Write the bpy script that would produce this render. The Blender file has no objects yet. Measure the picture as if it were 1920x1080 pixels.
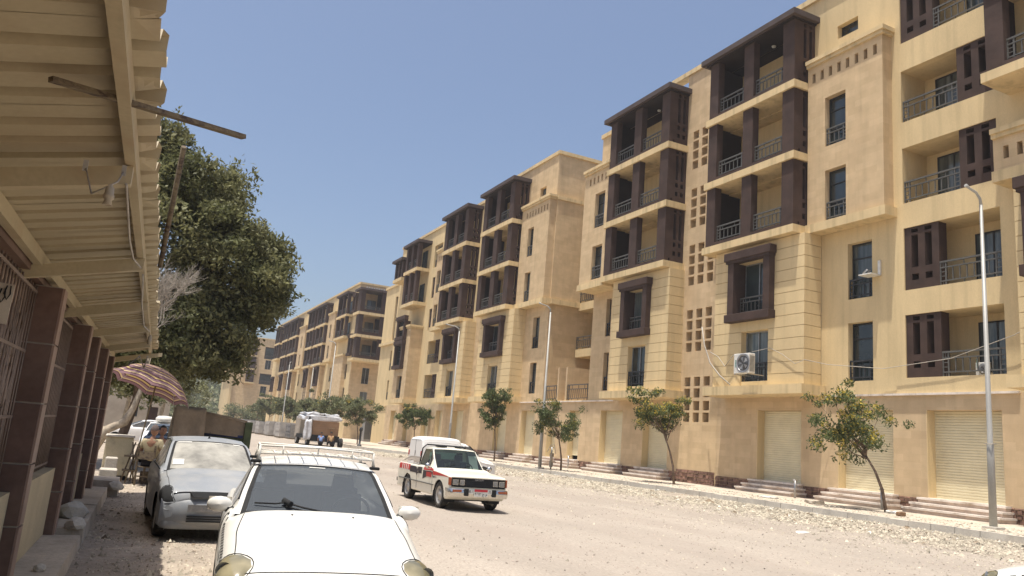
import bpy, bmesh, math, random
import numpy as np
from mathutils import Vector, Matrix, Euler
random.seed(7); np.random.seed(7)
PI = math.pi
R = math.radians
C = bpy.context.scene.collection
scn = bpy.context.scene

# ---------------------------------------------------------------- camera
cd = bpy.data.cameras.new('camera'); cam = bpy.data.objects.new('camera', cd); C.objects.link(cam)
cd.sensor_fit = 'HORIZONTAL'; cd.sensor_width = 36.0; cd.lens = 1458.28/1920*36
cd.clip_start = 0.05; cd.clip_end = 4000
yaw, pit, rol = 0.44612574, 0.195784239, 0.0815516438
fwd = Vector((math.sin(yaw)*math.cos(pit), math.cos(yaw)*math.cos(pit), math.sin(pit)))
rgt = Vector((math.cos(yaw), -math.sin(yaw), 0)); upv = rgt.cross(fwd)
r2 = rgt*math.cos(rol)+upv*math.sin(rol); u2 = -rgt*math.sin(rol)+upv*math.cos(rol)
mw = Matrix((r2, u2, -fwd)).transposed().to_4x4(); mw.translation = Vector((0, 0, 1.65))
cam.matrix_world = mw; scn.camera = cam

# ---------------------------------------------------------------- sky and sun
SUN = Vector((-0.175, -0.085, 1.0)).normalized()
elev = math.asin(SUN.z); azim = math.atan2(SUN.x, SUN.y)
w = bpy.data.worlds.new('World'); scn.world = w; w.use_nodes = True
wn = w.node_tree.nodes; wl = w.node_tree.links
bgn = wn['Background']
sky = wn.new('ShaderNodeTexSky'); sky.sky_type = 'NISHITA'; sky.sun_disc = False
sky.sun_elevation = elev; sky.sun_rotation = azim
sky.air_density = 0.95; sky.dust_density = 3.8; sky.ozone_density = 1.6; sky.altitude = 20
wl.new(sky.outputs[0], bgn.inputs[0]); bgn.inputs[1].default_value = 0.1
sl = bpy.data.lights.new('sun', 'SUN'); sl.energy = 3.7; sl.angle = R(0.55); sl.color = (1.0, 0.955, 0.88)
so = bpy.data.objects.new('sun', sl); C.objects.link(so); so.location = (0, 0, 60)
so.rotation_euler = SUN.to_track_quat('Z', 'Y').to_euler()
scn.view_settings.view_transform = 'Standard'; scn.view_settings.look = 'None'
scn.view_settings.gamma = 1; scn.view_settings.use_curve_mapping = False
scn.view_settings.exposure = 0.74
try:
    scn.cycles.max_bounces = 8; scn.cycles.diffuse_bounces = 3; scn.cycles.transparent_max_bounces = 12
except Exception: pass

# ---------------------------------------------------------------- materials
MATS = {}
def mat(name, col, rough=0.85, var=0.12, scale=3.0, col2=None, bump=0.0, bscale=40.0, metal=0.0, spec=0.3,
        island=0.0, coat=0.0, dirt=None, dscale=0.6, dlo=0.5, dhi=0.7, stretch=(1, 1, 1), fine=0.06, localco=False, trans=0.0, damt=1.0, streak=0.0):
    m = bpy.data.materials.new(name); m.use_nodes = True; nt = m.node_tree; N = nt.nodes; L = nt.links
    b = N['Principled BSDF']; b.inputs['Roughness'].default_value = rough; b.inputs['Metallic'].default_value = metal
    b.inputs['Specular IOR Level'].default_value = spec
    if coat: b.inputs['Coat Weight'].default_value = coat; b.inputs['Coat Roughness'].default_value = 0.08
    if localco:
        tc = N.new('ShaderNodeTexCoord'); src = tc.outputs['Object']
    else:
        g = N.new('ShaderNodeNewGeometry'); src = g.outputs['Position']
    mp = N.new('ShaderNodeMapping'); mp.inputs['Scale'].default_value = stretch; L.new(src, mp.inputs[0])
    n1 = N.new('ShaderNodeTexNoise'); n1.inputs['Scale'].default_value = scale; n1.inputs['Detail'].default_value = 6
    L.new(mp.outputs[0], n1.inputs['Vector'])
    c2 = col2 if col2 else tuple(c*(1-2*var) for c in col)
    c1 = col if col2 else tuple(min(1, c*(1+var)) for c in col)
    mr = N.new('ShaderNodeMapRange'); mr.inputs[1].default_value = 0.32; mr.inputs[2].default_value = 0.68
    L.new(n1.outputs[0], mr.inputs[0])
    mx = N.new('ShaderNodeMix'); mx.data_type = 'RGBA'; L.new(mr.outputs[0], mx.inputs[0])
    mx.inputs[6].default_value = (*c2, 1); mx.inputs[7].default_value = (*c1, 1)
    out = mx.outputs[2]
    if fine:
        n2 = N.new('ShaderNodeTexNoise'); n2.inputs['Scale'].default_value = bscale; n2.inputs['Detail'].default_value = 3
        L.new(mp.outputs[0], n2.inputs['Vector'])
        mr2 = N.new('ShaderNodeMapRange'); mr2.inputs[1].default_value = 0.3; mr2.inputs[2].default_value = 0.7
        mr2.inputs[3].default_value = 1-fine; mr2.inputs[4].default_value = 1+fine; L.new(n2.outputs[0], mr2.inputs[0])
        hv = N.new('ShaderNodeVectorMath'); hv.operation = 'SCALE'; L.new(out, hv.inputs[0]); L.new(mr2.outputs[0], hv.inputs['Scale'])
        out = hv.outputs[0]
    if island:
        g2 = N.new('ShaderNodeNewGeometry'); mi = N.new('ShaderNodeMapRange')
        mi.inputs[3].default_value = 1-island; mi.inputs[4].default_value = 1+island
        L.new(g2.outputs['Random Per Island'], mi.inputs[0])
        hi = N.new('ShaderNodeVectorMath'); hi.operation = 'SCALE'; L.new(out, hi.inputs[0]); L.new(mi.outputs[0], hi.inputs['Scale'])
        out = hi.outputs[0]
    if dirt:
        n3 = N.new('ShaderNodeTexNoise'); n3.inputs['Scale'].default_value = dscale; n3.inputs['Detail'].default_value = 8
        n3.inputs['Roughness'].default_value = 0.65; L.new(mp.outputs[0], n3.inputs['Vector'])
        m3 = N.new('ShaderNodeMapRange'); m3.inputs[1].default_value = dlo; m3.inputs[2].default_value = dhi; m3.inputs[4].default_value = damt
        L.new(n3.outputs[0], m3.inputs[0])
        x3 = N.new('ShaderNodeMix'); x3.data_type = 'RGBA'; L.new(m3.outputs[0], x3.inputs[0]); L.new(out, x3.inputs[6])
        x3.inputs[7].default_value = (*dirt, 1); out = x3.outputs[2]
    if streak:
        mps = N.new('ShaderNodeMapping'); mps.inputs['Scale'].default_value = (3.2, 3.2, 0.16); L.new(src, mps.inputs[0])
        ns = N.new('ShaderNodeTexNoise'); ns.inputs['Scale'].default_value = 1.0; ns.inputs['Detail'].default_value = 5; L.new(mps.outputs[0], ns.inputs['Vector'])
        ms_ = N.new('ShaderNodeMapRange'); ms_.inputs[1].default_value = 0.5; ms_.inputs[2].default_value = 0.72; ms_.inputs[3].default_value = 1.0; ms_.inputs[4].default_value = 1-2*streak; L.new(ns.outputs[0], ms_.inputs[0])
        hs_ = N.new('ShaderNodeVectorMath'); hs_.operation = 'SCALE'; L.new(out, hs_.inputs[0]); L.new(ms_.outputs[0], hs_.inputs['Scale']); out = hs_.outputs[0]
    L.new(out, b.inputs['Base Color'])
    if bump:
        n4 = N.new('ShaderNodeTexNoise'); n4.inputs['Scale'].default_value = bscale; n4.inputs['Detail'].default_value = 5
        L.new(mp.outputs[0], n4.inputs['Vector'])
        bp = N.new('ShaderNodeBump'); bp.inputs['Strength'].default_value = bump; bp.inputs['Distance'].default_value = 0.02
        L.new(n4.outputs[0], bp.inputs['Height']); L.new(bp.outputs[0], b.inputs['Normal'])
    if trans:
        tr = N.new('ShaderNodeBsdfTranslucent'); L.new(out, tr.inputs[0]); ms = N.new('ShaderNodeMixShader'); ms.inputs[0].default_value = trans
        L.new(b.outputs[0], ms.inputs[1]); L.new(tr.outputs[0], ms.inputs[2]); L.new(ms.outputs[0], N['Material Output'].inputs[0])
    MATS[name] = m; return m

def blockstone(name, c1, c2):
    """tan facade stone: thin courses of slightly different tone (flat print)"""
    m = mat(name, c1, 0.88, 0.05, 1.6, streak=0.05, bump=0.12, bscale=30, fine=0.05, dirt=c2, dscale=0.5, dlo=0.48, dhi=0.75, damt=0.6)
    nt = m.node_tree; N = nt.nodes; L = nt.links; b = N['Principled BSDF']
    src = b.inputs['Base Color'].links[0].from_socket
    g = N.new('ShaderNodeNewGeometry'); sp = N.new('ShaderNodeSeparateXYZ'); L.new(g.outputs['Position'], sp.inputs[0])
    ad = N.new('ShaderNodeMath'); ad.operation = 'ADD'; L.new(sp.outputs[0], ad.inputs[0]); L.new(sp.outputs[1], ad.inputs[1])
    cb = N.new('ShaderNodeCombineXYZ'); L.new(ad.outputs[0], cb.inputs[0]); L.new(sp.outputs[2], cb.inputs[1])
    br = N.new('ShaderNodeTexBrick'); br.inputs['Scale'].default_value = 1.0; br.inputs['Brick Width'].default_value = 0.75
    br.inputs['Row Height'].default_value = 0.31; br.inputs['Mortar Size'].default_value = 0.004
    br.inputs['Color1'].default_value = (1, 1, 1, 1); br.inputs['Color2'].default_value = (0.86, 0.84, 0.82, 1); br.inputs['Mortar'].default_value = (0.85, 0.82, 0.8, 1)
    L.new(cb.outputs[0], br.inputs['Vector'])
    mu = N.new('ShaderNodeMix'); mu.data_type = 'RGBA'; mu.blend_type = 'MULTIPLY'; mu.inputs[0].default_value = 0.8
    L.new(src, mu.inputs[6]); L.new(br.outputs[0], mu.inputs[7]); L.new(mu.outputs[2], b.inputs['Base Color'])
    return m

M_CREAM = mat('cream_plaster', (0.655, 0.505, 0.278), 0.9, 0.05, 0.9, bump=0.15, bscale=35, fine=0.05, dirt=(0.50, 0.375, 0.205), streak=0.06, dscale=0.35, dlo=0.5, dhi=0.8, damt=0.45, stretch=(1, 1, 0.45))
M_TAN = blockstone('tan_stone', (0.615, 0.46, 0.27), (0.535, 0.39, 0.23))
M_PEACH = blockstone('peach_stone', (0.60, 0.45, 0.272), (0.515, 0.375, 0.225))
M_LEDGE = mat('ledge_plaster', (0.65, 0.50, 0.275), 0.9, 0.05, 1.2, streak=0.14, bump=0.1, fine=0.05, dirt=(0.45, 0.34, 0.2), dscale=0.8, dlo=0.55, dhi=0.8, damt=0.5)
M_BROWN = mat('brown_paint', (0.060, 0.036, 0.027), 0.8, 0.14, 1.4, bump=0.15, bscale=25, fine=0.08, dirt=(0.078, 0.052, 0.044), dscale=0.9, dlo=0.5, dhi=0.8, damt=0.7)
M_BROWNT = mat('brown_roof_trim', (0.08, 0.06, 0.054), 0.75, 0.1, 2.0)
M_DARKB = mat('brown_black', (0.022, 0.014, 0.012), 0.85, 0.1, 1.5)  # darker brown for balcony soffits, top ceilings and far side walls
M_RAIL = mat('railing_metal', (0.13, 0.125, 0.11), 0.5, 0.1, 8, metal=0.3)
M_RAILD = mat('railing_dark_metal', (0.045, 0.047, 0.05), 0.5, 0.1, 8, metal=0.3)
M_FRAME = mat('window_frame_metal', (0.035, 0.035, 0.035), 0.45, 0.1, 8)
M_FRAMEL = mat('window_frame_aluminium', (0.30, 0.31, 0.31), 0.4, 0.1, 8, metal=0.4)
M_GLASS = mat('window_glass', (0.03, 0.04, 0.04), 0.07, 0.3, 0.7, spec=0.75, fine=0)
M_GLASSC = mat('curtained_glass', (0.16, 0.18, 0.17), 0.12, 0.4, 1.2, spec=0.7, fine=0, col2=(0.02, 0.03, 0.03), stretch=(1, 3, 0.3))
M_SHUT = mat('shutter_metal', (0.70, 0.62, 0.42), 0.55, 0.04, 1.0, fine=0.03, dirt=(0.5, 0.42, 0.27), dscale=1.1, dlo=0.52, dhi=0.8, damt=0.5)
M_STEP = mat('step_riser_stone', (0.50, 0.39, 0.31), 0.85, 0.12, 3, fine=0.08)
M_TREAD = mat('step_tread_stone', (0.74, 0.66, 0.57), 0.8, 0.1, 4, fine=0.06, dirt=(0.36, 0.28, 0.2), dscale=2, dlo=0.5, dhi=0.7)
M_PLINTH = mat('dark_plinth_stone', (0.21, 0.12, 0.085), 0.85, 0.2, 5, fine=0.1, island=0.35)
M_CONC = mat('concrete', (0.50, 0.46, 0.39), 0.92, 0.08, 1.5, bump=0.3, bscale=30, fine=0.08, dirt=(0.33, 0.28, 0.22), dscale=1.2, dlo=0.5, dhi=0.75, damt=0.7)
M_PAVE = mat('pavement_dust', (0.50, 0.43, 0.34), 0.95, 0.1, 1.3, bump=0.5, bscale=18, fine=0.1, dirt=(0.33, 0.26, 0.2), dscale=0.9, dlo=0.5, dhi=0.75)
M_POLE = mat('grey_pole_paint', (0.34, 0.33, 0.30), 0.5, 0.08, 1.0, metal=0.2)
M_BLACK = mat('black_rubber', (0.02, 0.02, 0.02), 0.85, 0.2, 6)
M_TYRE = mat('tyre_rubber', (0.035, 0.033, 0.03), 0.9, 0.3, 9, dirt=(0.2, 0.17, 0.13), dscale=7, dlo=0.5, dhi=0.8, localco=True, damt=0.6)
M_CHROME = mat('chrome', (0.62, 0.60, 0.55), 0.18, 0.05, 3, metal=1.0, spec=0.5)
M_STEEL = mat('dull_steel', (0.42, 0.41, 0.40), 0.4, 0.1, 5, metal=0.8)
M_BARK = mat('tree_bark', (0.17, 0.12, 0.085), 0.95, 0.2, 9, bump=0.4, bscale=30)
M_PBARK = mat('pale_bark', (0.42, 0.35, 0.26), 0.95, 0.2, 5, bump=0.4, bscale=20)
M_WIRE = mat('grey_wire', (0.42, 0.38, 0.32), 0.7, 0.1, 5)
M_WHITEP = mat('white_plastic', (0.66, 0.64, 0.58), 0.5, 0.06, 5)

# ---------------------------------------------------------------- helpers
WL = {}
def wloc(o): return WL.get(o.name, Vector((0, 0, 0))) if o else Vector((0, 0, 0))
def tag(o, label=None, cat=None, group=None, kind=None):
    if label: o['label'] = label
    if cat: o['category'] = cat
    if group: o['group'] = group
    if kind: o['kind'] = kind
    return o
def empty(name, loc, label, cat, group=None, rz=0.0, scale=1.0):
    o = bpy.data.objects.new(name, None); C.objects.link(o); o.location = loc; o.rotation_euler = (0, 0, rz)
    o.scale = (scale,)*3; o.empty_display_size = 0.3
    WL[o.name] = Vector(loc) if (rz == 0 and scale == 1) else Vector((0, 0, 0))
    return tag(o, label, cat, group)
def put(name, me, parent, loc=(0, 0, 0), rot=None):
    o = bpy.data.objects.new(name, me); C.objects.link(o)
    loc = Vector(loc); o.parent = parent; o.location = loc - wloc(parent)
    if rot: o.rotation_euler = rot
    WL[o.name] = loc
    return o
class MB:
    def __init__(s): s.v = []; s.f = []; s.smooth = []
    def add(s, vs, fs, smooth=False):
        k = len(s.v); s.v += [tuple(v) for v in vs]; s.f += [tuple(i+k for i in f) for f in fs]; s.smooth += [smooth]*len(fs); return s
    def box(s, x0, x1, y0, y1, z0, z1):
        return s.add([(x0, y0, z0), (x1, y0, z0), (x1, y1, z0), (x0, y1, z0), (x0, y0, z1), (x1, y0, z1), (x1, y1, z1), (x0, y1, z1)],
                     [(0, 3, 2, 1), (4, 5, 6, 7), (0, 1, 5, 4), (1, 2, 6, 5), (2, 3, 7, 6), (3, 0, 4, 7)])
    def hexa(s, p):
        return s.add(p, [(0, 3, 2, 1), (4, 5, 6, 7), (0, 1, 5, 4), (1, 2, 6, 5), (2, 3, 7, 6), (3, 0, 4, 7)])
    def tube(s, pts, r, n=8, cap=True):
        pts = [Vector(p) for p in pts]; rs = r if isinstance(r, (list, tuple)) else [r]*len(pts)
        vs = []; d0 = None
        for i, p in enumerate(pts):
            d = (pts[min(i+1, len(pts)-1)]-pts[max(i-1, 0)]).normalized()
            if d0 is None:
                a = Vector((0, 0, 1)) if abs(d.z) < 0.9 else Vector((1, 0, 0)); u = d.cross(a).normalized()
            else:
                u = (u - d*u.dot(d)); u = u.normalized() if u.length > 1e-6 else d.orthogonal().normalized()
            d0 = d; v = d.cross(u)
            for k in range(n):
                t = 2*PI*k/n; vs.append(p+(u*math.cos(t)+v*math.sin(t))*rs[i])
        fs = []
        for i in range(len(pts)-1):
            for k in range(n):
                a = i*n+k; b = i*n+(k+1) % n; fs.append((a, b, b+n, a+n))
        s.add(vs, fs, True)
        if cap:
            k = len(s.v)-len(vs); s.f.append(tuple(k+i for i in range(n))[::-1]); s.smooth.append(False)
            s.f.append(tuple(k+(len(pts)-1)*n+i for i in range(n))); s.smooth.append(False)
        return s
    def lathe(s, prof, n=20, axis='z', c=(0, 0, 0)):
        vs = []
        for (r, h) in prof:
            for k in range(n):
                t = 2*PI*k/n; a, b = r*math.cos(t), r*math.sin(t)
                vs.append((c[0]+a, c[1]+b, c[2]+h) if axis == 'z' else ((c[0]+h, c[1]+a, c[2]+b) if axis == 'x' else (c[0]+a, c[1]+h, c[2]+b)))
        fs = []
        for i in range(len(prof)-1):
            for k in range(n):
                a = i*n+k; b = i*n+(k+1) % n; fs.append((a, b, b+n, a+n))
        return s.add(vs, fs, True)
    def grid(s, P, smooth=True, flip=False):
        P = np.asarray(P); a, b = P.shape[:2]; fs = []
        for i in range(a-1):
            for j in range(b-1):
                q = (i*b+j, (i+1)*b+j, (i+1)*b+j+1, i*b+j+1); fs.append(q[::-1] if flip else q)
        return s.add(P.reshape(-1, 3).tolist(), fs, smooth)
    def mesh(s, name, m):
        me = bpy.data.meshes.new(name); me.from_pydata(s.v, [], s.f)
        if m:
            for q in (m if isinstance(m, (list, tuple)) else [m]): me.materials.append(q)
        if any(s.smooth): me.polygons.foreach_set('use_smooth', s.smooth)
        me.update(); return me
    def build(s, name, m, parent=None, loc=(0, 0, 0), rot=None):
        return put(name, s.mesh(name, m), parent, loc, rot)
    def wbuild(s, name, m, parent):
        """vertices given in world space, parent unrotated"""
        o = wloc(parent); s.v = [(a-o.x, b-o.y, c-o.z) for a, b, c in s.v]
        ob = put(name, s.mesh(name, m), parent, o); return ob
BOXC = {}
def pbox(name, m, parent, x0, x1, y0, y1, z0, z1, bev=0.0):
    d = (round(abs(x1-x0), 3), round(abs(y1-y0), 3), round(abs(z1-z0), 3)); key = (name, m.name, d, bev)
    if key not in BOXC:
        if bev:
            bm = bmesh.new(); bmesh.ops.create_cube(bm, size=1)
            for v in bm.verts: v.co = Vector((v.co.x*d[0], v.co.y*d[1], v.co.z*d[2]))
            bmesh.ops.bevel(bm, geom=list(bm.edges), offset=bev, segments=1, affect='EDGES')
            me = bpy.data.meshes.new(name); bm.to_mesh(me); bm.free(); me.materials.append(m); BOXC[key] = me
        else:
            BOXC[key] = MB().box(-d[0]/2, d[0]/2, -d[1]/2, d[1]/2, -d[2]/2, d[2]/2).mesh(name, m)
    return put(name, BOXC[key], parent, ((x0+x1)/2, (y0+y1)/2, (z0+z1)/2))
def npmesh(name, V, n, m, smooth=False):
    """V: (k*n,3) array, consecutive n-gons"""
    k = len(V)//n; me = bpy.data.meshes.new(name); me.vertices.add(k*n); me.vertices.foreach_set('co', np.asarray(V, np.float32).ravel())
    me.loops.add(k*n); me.loops.foreach_set('vertex_index', np.arange(k*n, dtype=np.int32)); me.polygons.add(k)
    me.polygons.foreach_set('loop_start', np.arange(0, k*n, n, dtype=np.int32)); me.polygons.foreach_set('loop_total', np.full(k, n, np.int32))
    me.materials.append(m); me.update(); me.validate(); return me
def text(name, body, m, parent, loc, rot, size, ext=0.002):
    cu = bpy.data.curves.new(name, 'FONT'); cu.body = body; cu.size = size; cu.extrude = ext; cu.align_x = 'CENTER'; cu.align_y = 'CENTER'
    o = bpy.data.objects.new(name, cu); C.objects.link(o); bpy.context.view_layer.update()
    me = bpy.data.meshes.new_from_object(o); bpy.data.objects.remove(o); me.materials.clear(); me.materials.append(m)
    return put(name, me, parent, loc, rot)
def wallgrid(parent, name, m, w0, t, u0, u1, z0, z1, holes=(), axis='x', skipback=False):
    """wall slab with real openings. axis x: front face at X=w0 looking -X, u is Y; axis y: front at Y=w0 looking -Y, u is X"""
    us = sorted({u0, u1, *[min(max(h[i], u0), u1) for h in holes for i in (0, 1)]})
    zs = sorted({z0, z1, *[min(max(h[i], z0), z1) for h in holes for i in (2, 3)]})
    nu, nz = len(us)-1, len(zs)-1
    def full(i, j):
        if i < 0 or j < 0 or i >= nu or j >= nz: return False
        a = (us[i]+us[i+1])/2; b = (zs[j]+zs[j+1])/2
        return not any(h[0] < a < h[1] and h[2] < b < h[3] for h in holes)
    vid = {}; V = []; F = []
    def v(i, j, k):
        q = (i, j, k)
        if q not in vid:
            vid[q] = len(V); w_ = w0+(t if k else 0)
            V.append((w_, us[i], zs[j]) if axis == 'x' else (us[i], w_, zs[j]))
        return vid[q]
    for i in range(nu):
        for j in range(nz):
            if not full(i, j): continue
            F.append((v(i, j, 0), v(i, j+1, 0), v(i+1, j+1, 0), v(i+1, j, 0)))
            if not skipback: F.append((v(i, j, 1), v(i+1, j, 1), v(i+1, j+1, 1), v(i, j+1, 1)))
            if not full(i-1, j): F.append((v(i, j, 0), v(i, j, 1), v(i, j+1, 1), v(i, j+1, 0)))
            if not full(i+1, j): F.append((v(i+1, j, 0), v(i+1, j+1, 0), v(i+1, j+1, 1), v(i+1, j, 1)))
            if not full(i, j-1): F.append((v(i, j, 0), v(i+1, j, 0), v(i+1, j, 1), v(i, j, 1)))
            if not full(i, j+1): F.append((v(i, j+1, 0), v(i, j+1, 1), v(i+1, j+1, 1), v(i+1, j+1, 0)))
    if axis == 'y': F = [f[::-1] for f in F]
    mb = MB(); mb.add(V, F); return mb.wbuild(name, m, parent)

RC = {}
def railing(parent, w0, u0, u1, z, h=1.0, m=None, axis='x', name='railing'):
    m = m or M_RAIL; L = round(u1-u0, 2); key = (L, round(h, 2), m.name, axis)
    if key not in RC:
        b = MB(); t = 0.03
        def bx(a0, a1, c0, c1, tt=t):
            b.box(-tt, tt, a0, a1, c0, c1) if axis == 'x' else b.box(a0, a1, -tt, tt, c0, c1)
        bx(0, L, h-0.07, h, 0.035); bx(0, L, h*0.70, h*0.70+0.05); bx(0, L, 0.15*h, 0.15*h+0.05)
        e = min(0.25, L*0.16)
        for u in (0.02, e, L-e, L-0.02): bx(u-0.03, u+0.03, 0.0, h-0.07, 0.022)
        for u in (0.02, L-e):
            for zz in (0.36*h, 0.54*h): bx(u, u+e, zz, zz+0.03, 0.015)
        n = max(1, int(round((L-2*e)/0.28)))
        for i in range(n+1):
            u = e+(L-2*e)*i/n
            if i not in (0, n): bx(u-0.02, u+0.02, 0.16*h, 0.72*h, 0.018)
            if i % 3 == 1: bx(u+0.1, u+0.13, 0.72*h, h-0.05, 0.013); bx(u+0.1, u+0.13, 0, 0.16*h, 0.013)
        RC[key] = b.mesh(name, m)
    return put(name, RC[key], parent, (w0, u0, z) if axis == 'x' else (u0, w0, z))
WC = {}
def window(parent, w0, u0, u1, z0, z1, rail=True, depth=0.28, style=0, axis='x', railm=None, glass=None):
    """frame set in a reveal of the wall whose face is at w0"""
    L = round(u1-u0, 2); H = round(z1-z0, 2); key = (L, H, style, axis)
    if key not in WC:
        f = MB(); g = MB(); t = 0.05
        def bx(b, a0, a1, c0, c1, d0=0.0, d1=0.06):
            b.box(d0, d1, a0, a1, c0, c1) if axis == 'x' else b.box(a0, a1, d0, d1, c0, c1)
        bx(f, 0, L, 0, t); bx(f, 0, L, H-t, H); bx(f, 0, t, t, H-t); bx(f, L-t, L, t, H-t)
        if style == 0: bx(f, t, L-t, H*0.72, H*0.72+0.05); bx(f, t, L-t, H*0.35, H*0.35+0.03)
        elif style == 1: bx(f, L*0.52-0.03, L*0.52+0.03, t, H-t, -0.015, 0.06)
        elif style == 2: bx(f, t, L-t, H*0.8, H*0.8+0.05); bx(f, L*0.5-0.03, L*0.5+0.03, t, H*0.8)
        bx(g, 0.01, L-0.01, 0.01, H-0.01, 0.045, 0.055)
        WC[key] = (f, g)
        WC[key] = (f.mesh('window', M_FRAMEL if style == 1 else M_FRAME), g.mesh('pane', M_GLASS))
    fm, gm = WC[key]; p = (w0+depth, u0, z0) if axis == 'x' else (u0, w0+depth, z0)
    wo = put('window', fm, parent, p); pn = put('pane', gm, wo, p)
    if glass: 
        pn.data = gm.copy(); pn.data.materials[0] = glass
    if not glass and random.random() < 0.4:
        k2 = ('c',)+key
        if k2 not in WC: WC[k2] = gm.copy(); WC[k2].materials[0] = M_GLASSC
        pn.data = WC[k2]
    if rail: railing(wo, w0+depth*0.35, u0+0.02, u1-0.02, z0, 0.92, railm, axis)
    return wo
def door(parent, w0, u0, u1, z0, z1, axis='x'):
    L = round(u1-u0, 2); H = round(z1-z0, 2); key = ('d', L, H, axis)
    if key not in WC:
        f = MB(); t = 0.06
        def bx(b, a0, a1, c0, c1, d0=0.0, d1=0.06):
            b.box(-d1, -d0, a0, a1, c0, c1) if axis == 'x' else b.box(a0, a1, -d1, -d0, c0, c1)
        bx(f, 0, L, H-t, H); bx(f, 0, t, 0, H-t); bx(f, L-t, L, 0, H-t); bx(f, L*0.5-0.03, L*0.5+0.03, 0, H-t)
        g = MB(); bx(g, 0.02, L-0.02, 0.01, H-0.02, 0.01, 0.03)
        WC[key] = (f.mesh('balcony_door', M_FRAME), g.mesh('pane', M_GLASSC if L > 1.2 else M_GLASS))
    p = (w0, u0, z0) if axis == 'x' else (u0, w0, z0)
    d = put('balcony_door', WC[key][0], parent, p); put('pane', WC[key][1], d, p); return d
# ================================================================ SETTING
def sheet(name, m, pts, z, kind='structure'):
    mb = MB(); mb.add([(x, y, z) for x, y in pts], [tuple(range(len(pts)))]); o = mb.build(name, m); tag(o, kind=kind); return o
M_GROUND = mat('sandy_ground', (0.34, 0.285, 0.225), 0.97, 0.12, 1.2, bump=0.9, bscale=14, fine=0.09, dirt=(0.40, 0.33, 0.26), dscale=0.5, dlo=0.5, dhi=0.8, damt=0.6)
M_ROAD = mat('dusty_road', (0.335, 0.288, 0.235), 0.96, 0.06, 0.5, bump=0.4, bscale=42, fine=0.15, dirt=(0.28, 0.233, 0.19), dscale=0.35, dlo=0.45, dhi=0.7, damt=0.8, stretch=(1, 0.3, 1))
# undulating ground
def ground_mesh():
    xs = np.concatenate([np.linspace(-1500, -30, 8), np.linspace(-8, 34, 60), np.linspace(60, 1500, 8)])
    ys = np.concatenate([np.linspace(-400, -8, 5), np.linspace(0, 60, 90), np.linspace(64, 260, 40), np.linspace(330, 3000, 10)])
    X, Y = np.meshgrid(xs, ys, indexing='ij'); Z = np.zeros_like(X)
    inside = (X > -0.5) & (X < 22) & (Y < 240) & (Y > 0)
    Z += np.where(inside, 0.018*np.sin(X*1.7+Y*0.6)+0.014*np.sin(Y*1.9-X*0.8), 0)
    rub = np.exp(-((X-20.9)/1.0)**2)*(Y > 5)*(Y < 95)
    Z += rub*(0.09+0.06*np.sin(Y*0.9)*np.sin(Y*0.37+1))
    Z += np.where((X < 1.0) & (X > -1) & (Y > 3) & (Y < 24), 0.02*np.sin(Y*3.1)*np.sin(X*4), 0)
    Z = np.where(X > 22.5, -0.05, Z)
    return MB().grid(np.stack([X, Y, Z], -1), True, True)
g = ground_mesh().build('ground', M_GROUND); tag(g, kind='structure')
# road: worn carriageway following the ground slightly above it
def road_mesh():
    ys = np.linspace(-6, 240, 330); us = np.linspace(0, 1, 26); P = []
    for y in ys:
        x0 = 2.6+0.35*math.sin(y*0.23); x1 = 18.6+0.5*math.sin(y*0.31+1)+0.2*math.sin(y*0.9) - (2.2 if y > 58 else 2.2*max(0, (y-40)/18))
        row = []
        for u in us:
            x = x0+(x1-x0)*u; z = 0.018*math.sin(x*1.7+y*0.6)+0.014*math.sin(y*1.9-x*0.8)
            e = min(1, min(u, 1-u)*10); row.append((x, y, z+0.004+0.016*e))
        P.append(row)
    return MB().grid(np.array(P), True)
rd = road_mesh().build('road', M_ROAD); tag(rd, kind='structure')

# pavement on the right and its kerb stones
pv = MB(); kx = lambda y: 22.1-1.1*max(0, min(1, (y-44)/16))-2.0*max(0, min(1, (y-56)/10))
ysk = [-6, 10, 30, 44, 50, 56, 60, 66, 100, 190, 215]
for a, b in zip(ysk[:-1], ysk[1:]):
    pv.hexa([(kx(a)+0.15, a, -0.1), (34, a, -0.1), (34, b, -0.1), (kx(b)+0.15, b, -0.1), (kx(a)+0.15, a, 0.265), (34, a, 0.265), (34, b, 0.265), (kx(b)+0.15, b, 0.265)])
pvo = pv.build('pavement', M_PAVE); tag(pvo, kind='structure')
kst = []
for i in range(110):
    y0 = 4+i*0.75 + (0 if i < 80 else 0); y1 = y0+0.735; xa, xb = kx(y0), kx(y1); dz = random.uniform(-0.012, 0.012); dx = random.uniform(-0.015, 0.015)
    b = MB(); p = [(0, 0, -0.14), (0.16, 0, -0.14), (0.16+xb-xa, 0.735, -0.14), (xb-xa, 0.735, -0.14), (0.02, 0, 0.14), (0.16, 0, 0.14), (0.16+xb-xa, 0.735, 0.14), (0.02+xb-xa, 0.735, 0.14)]
    key = ('kerb', round(xb-xa, 2))
    if key not in BOXC: BOXC[key] = b.hexa(p).mesh('kerb_stone', M_CONC)
    put('kerb_stone', BOXC[key], pvo, (xa+dx, y0, 0.145+dz))

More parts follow.
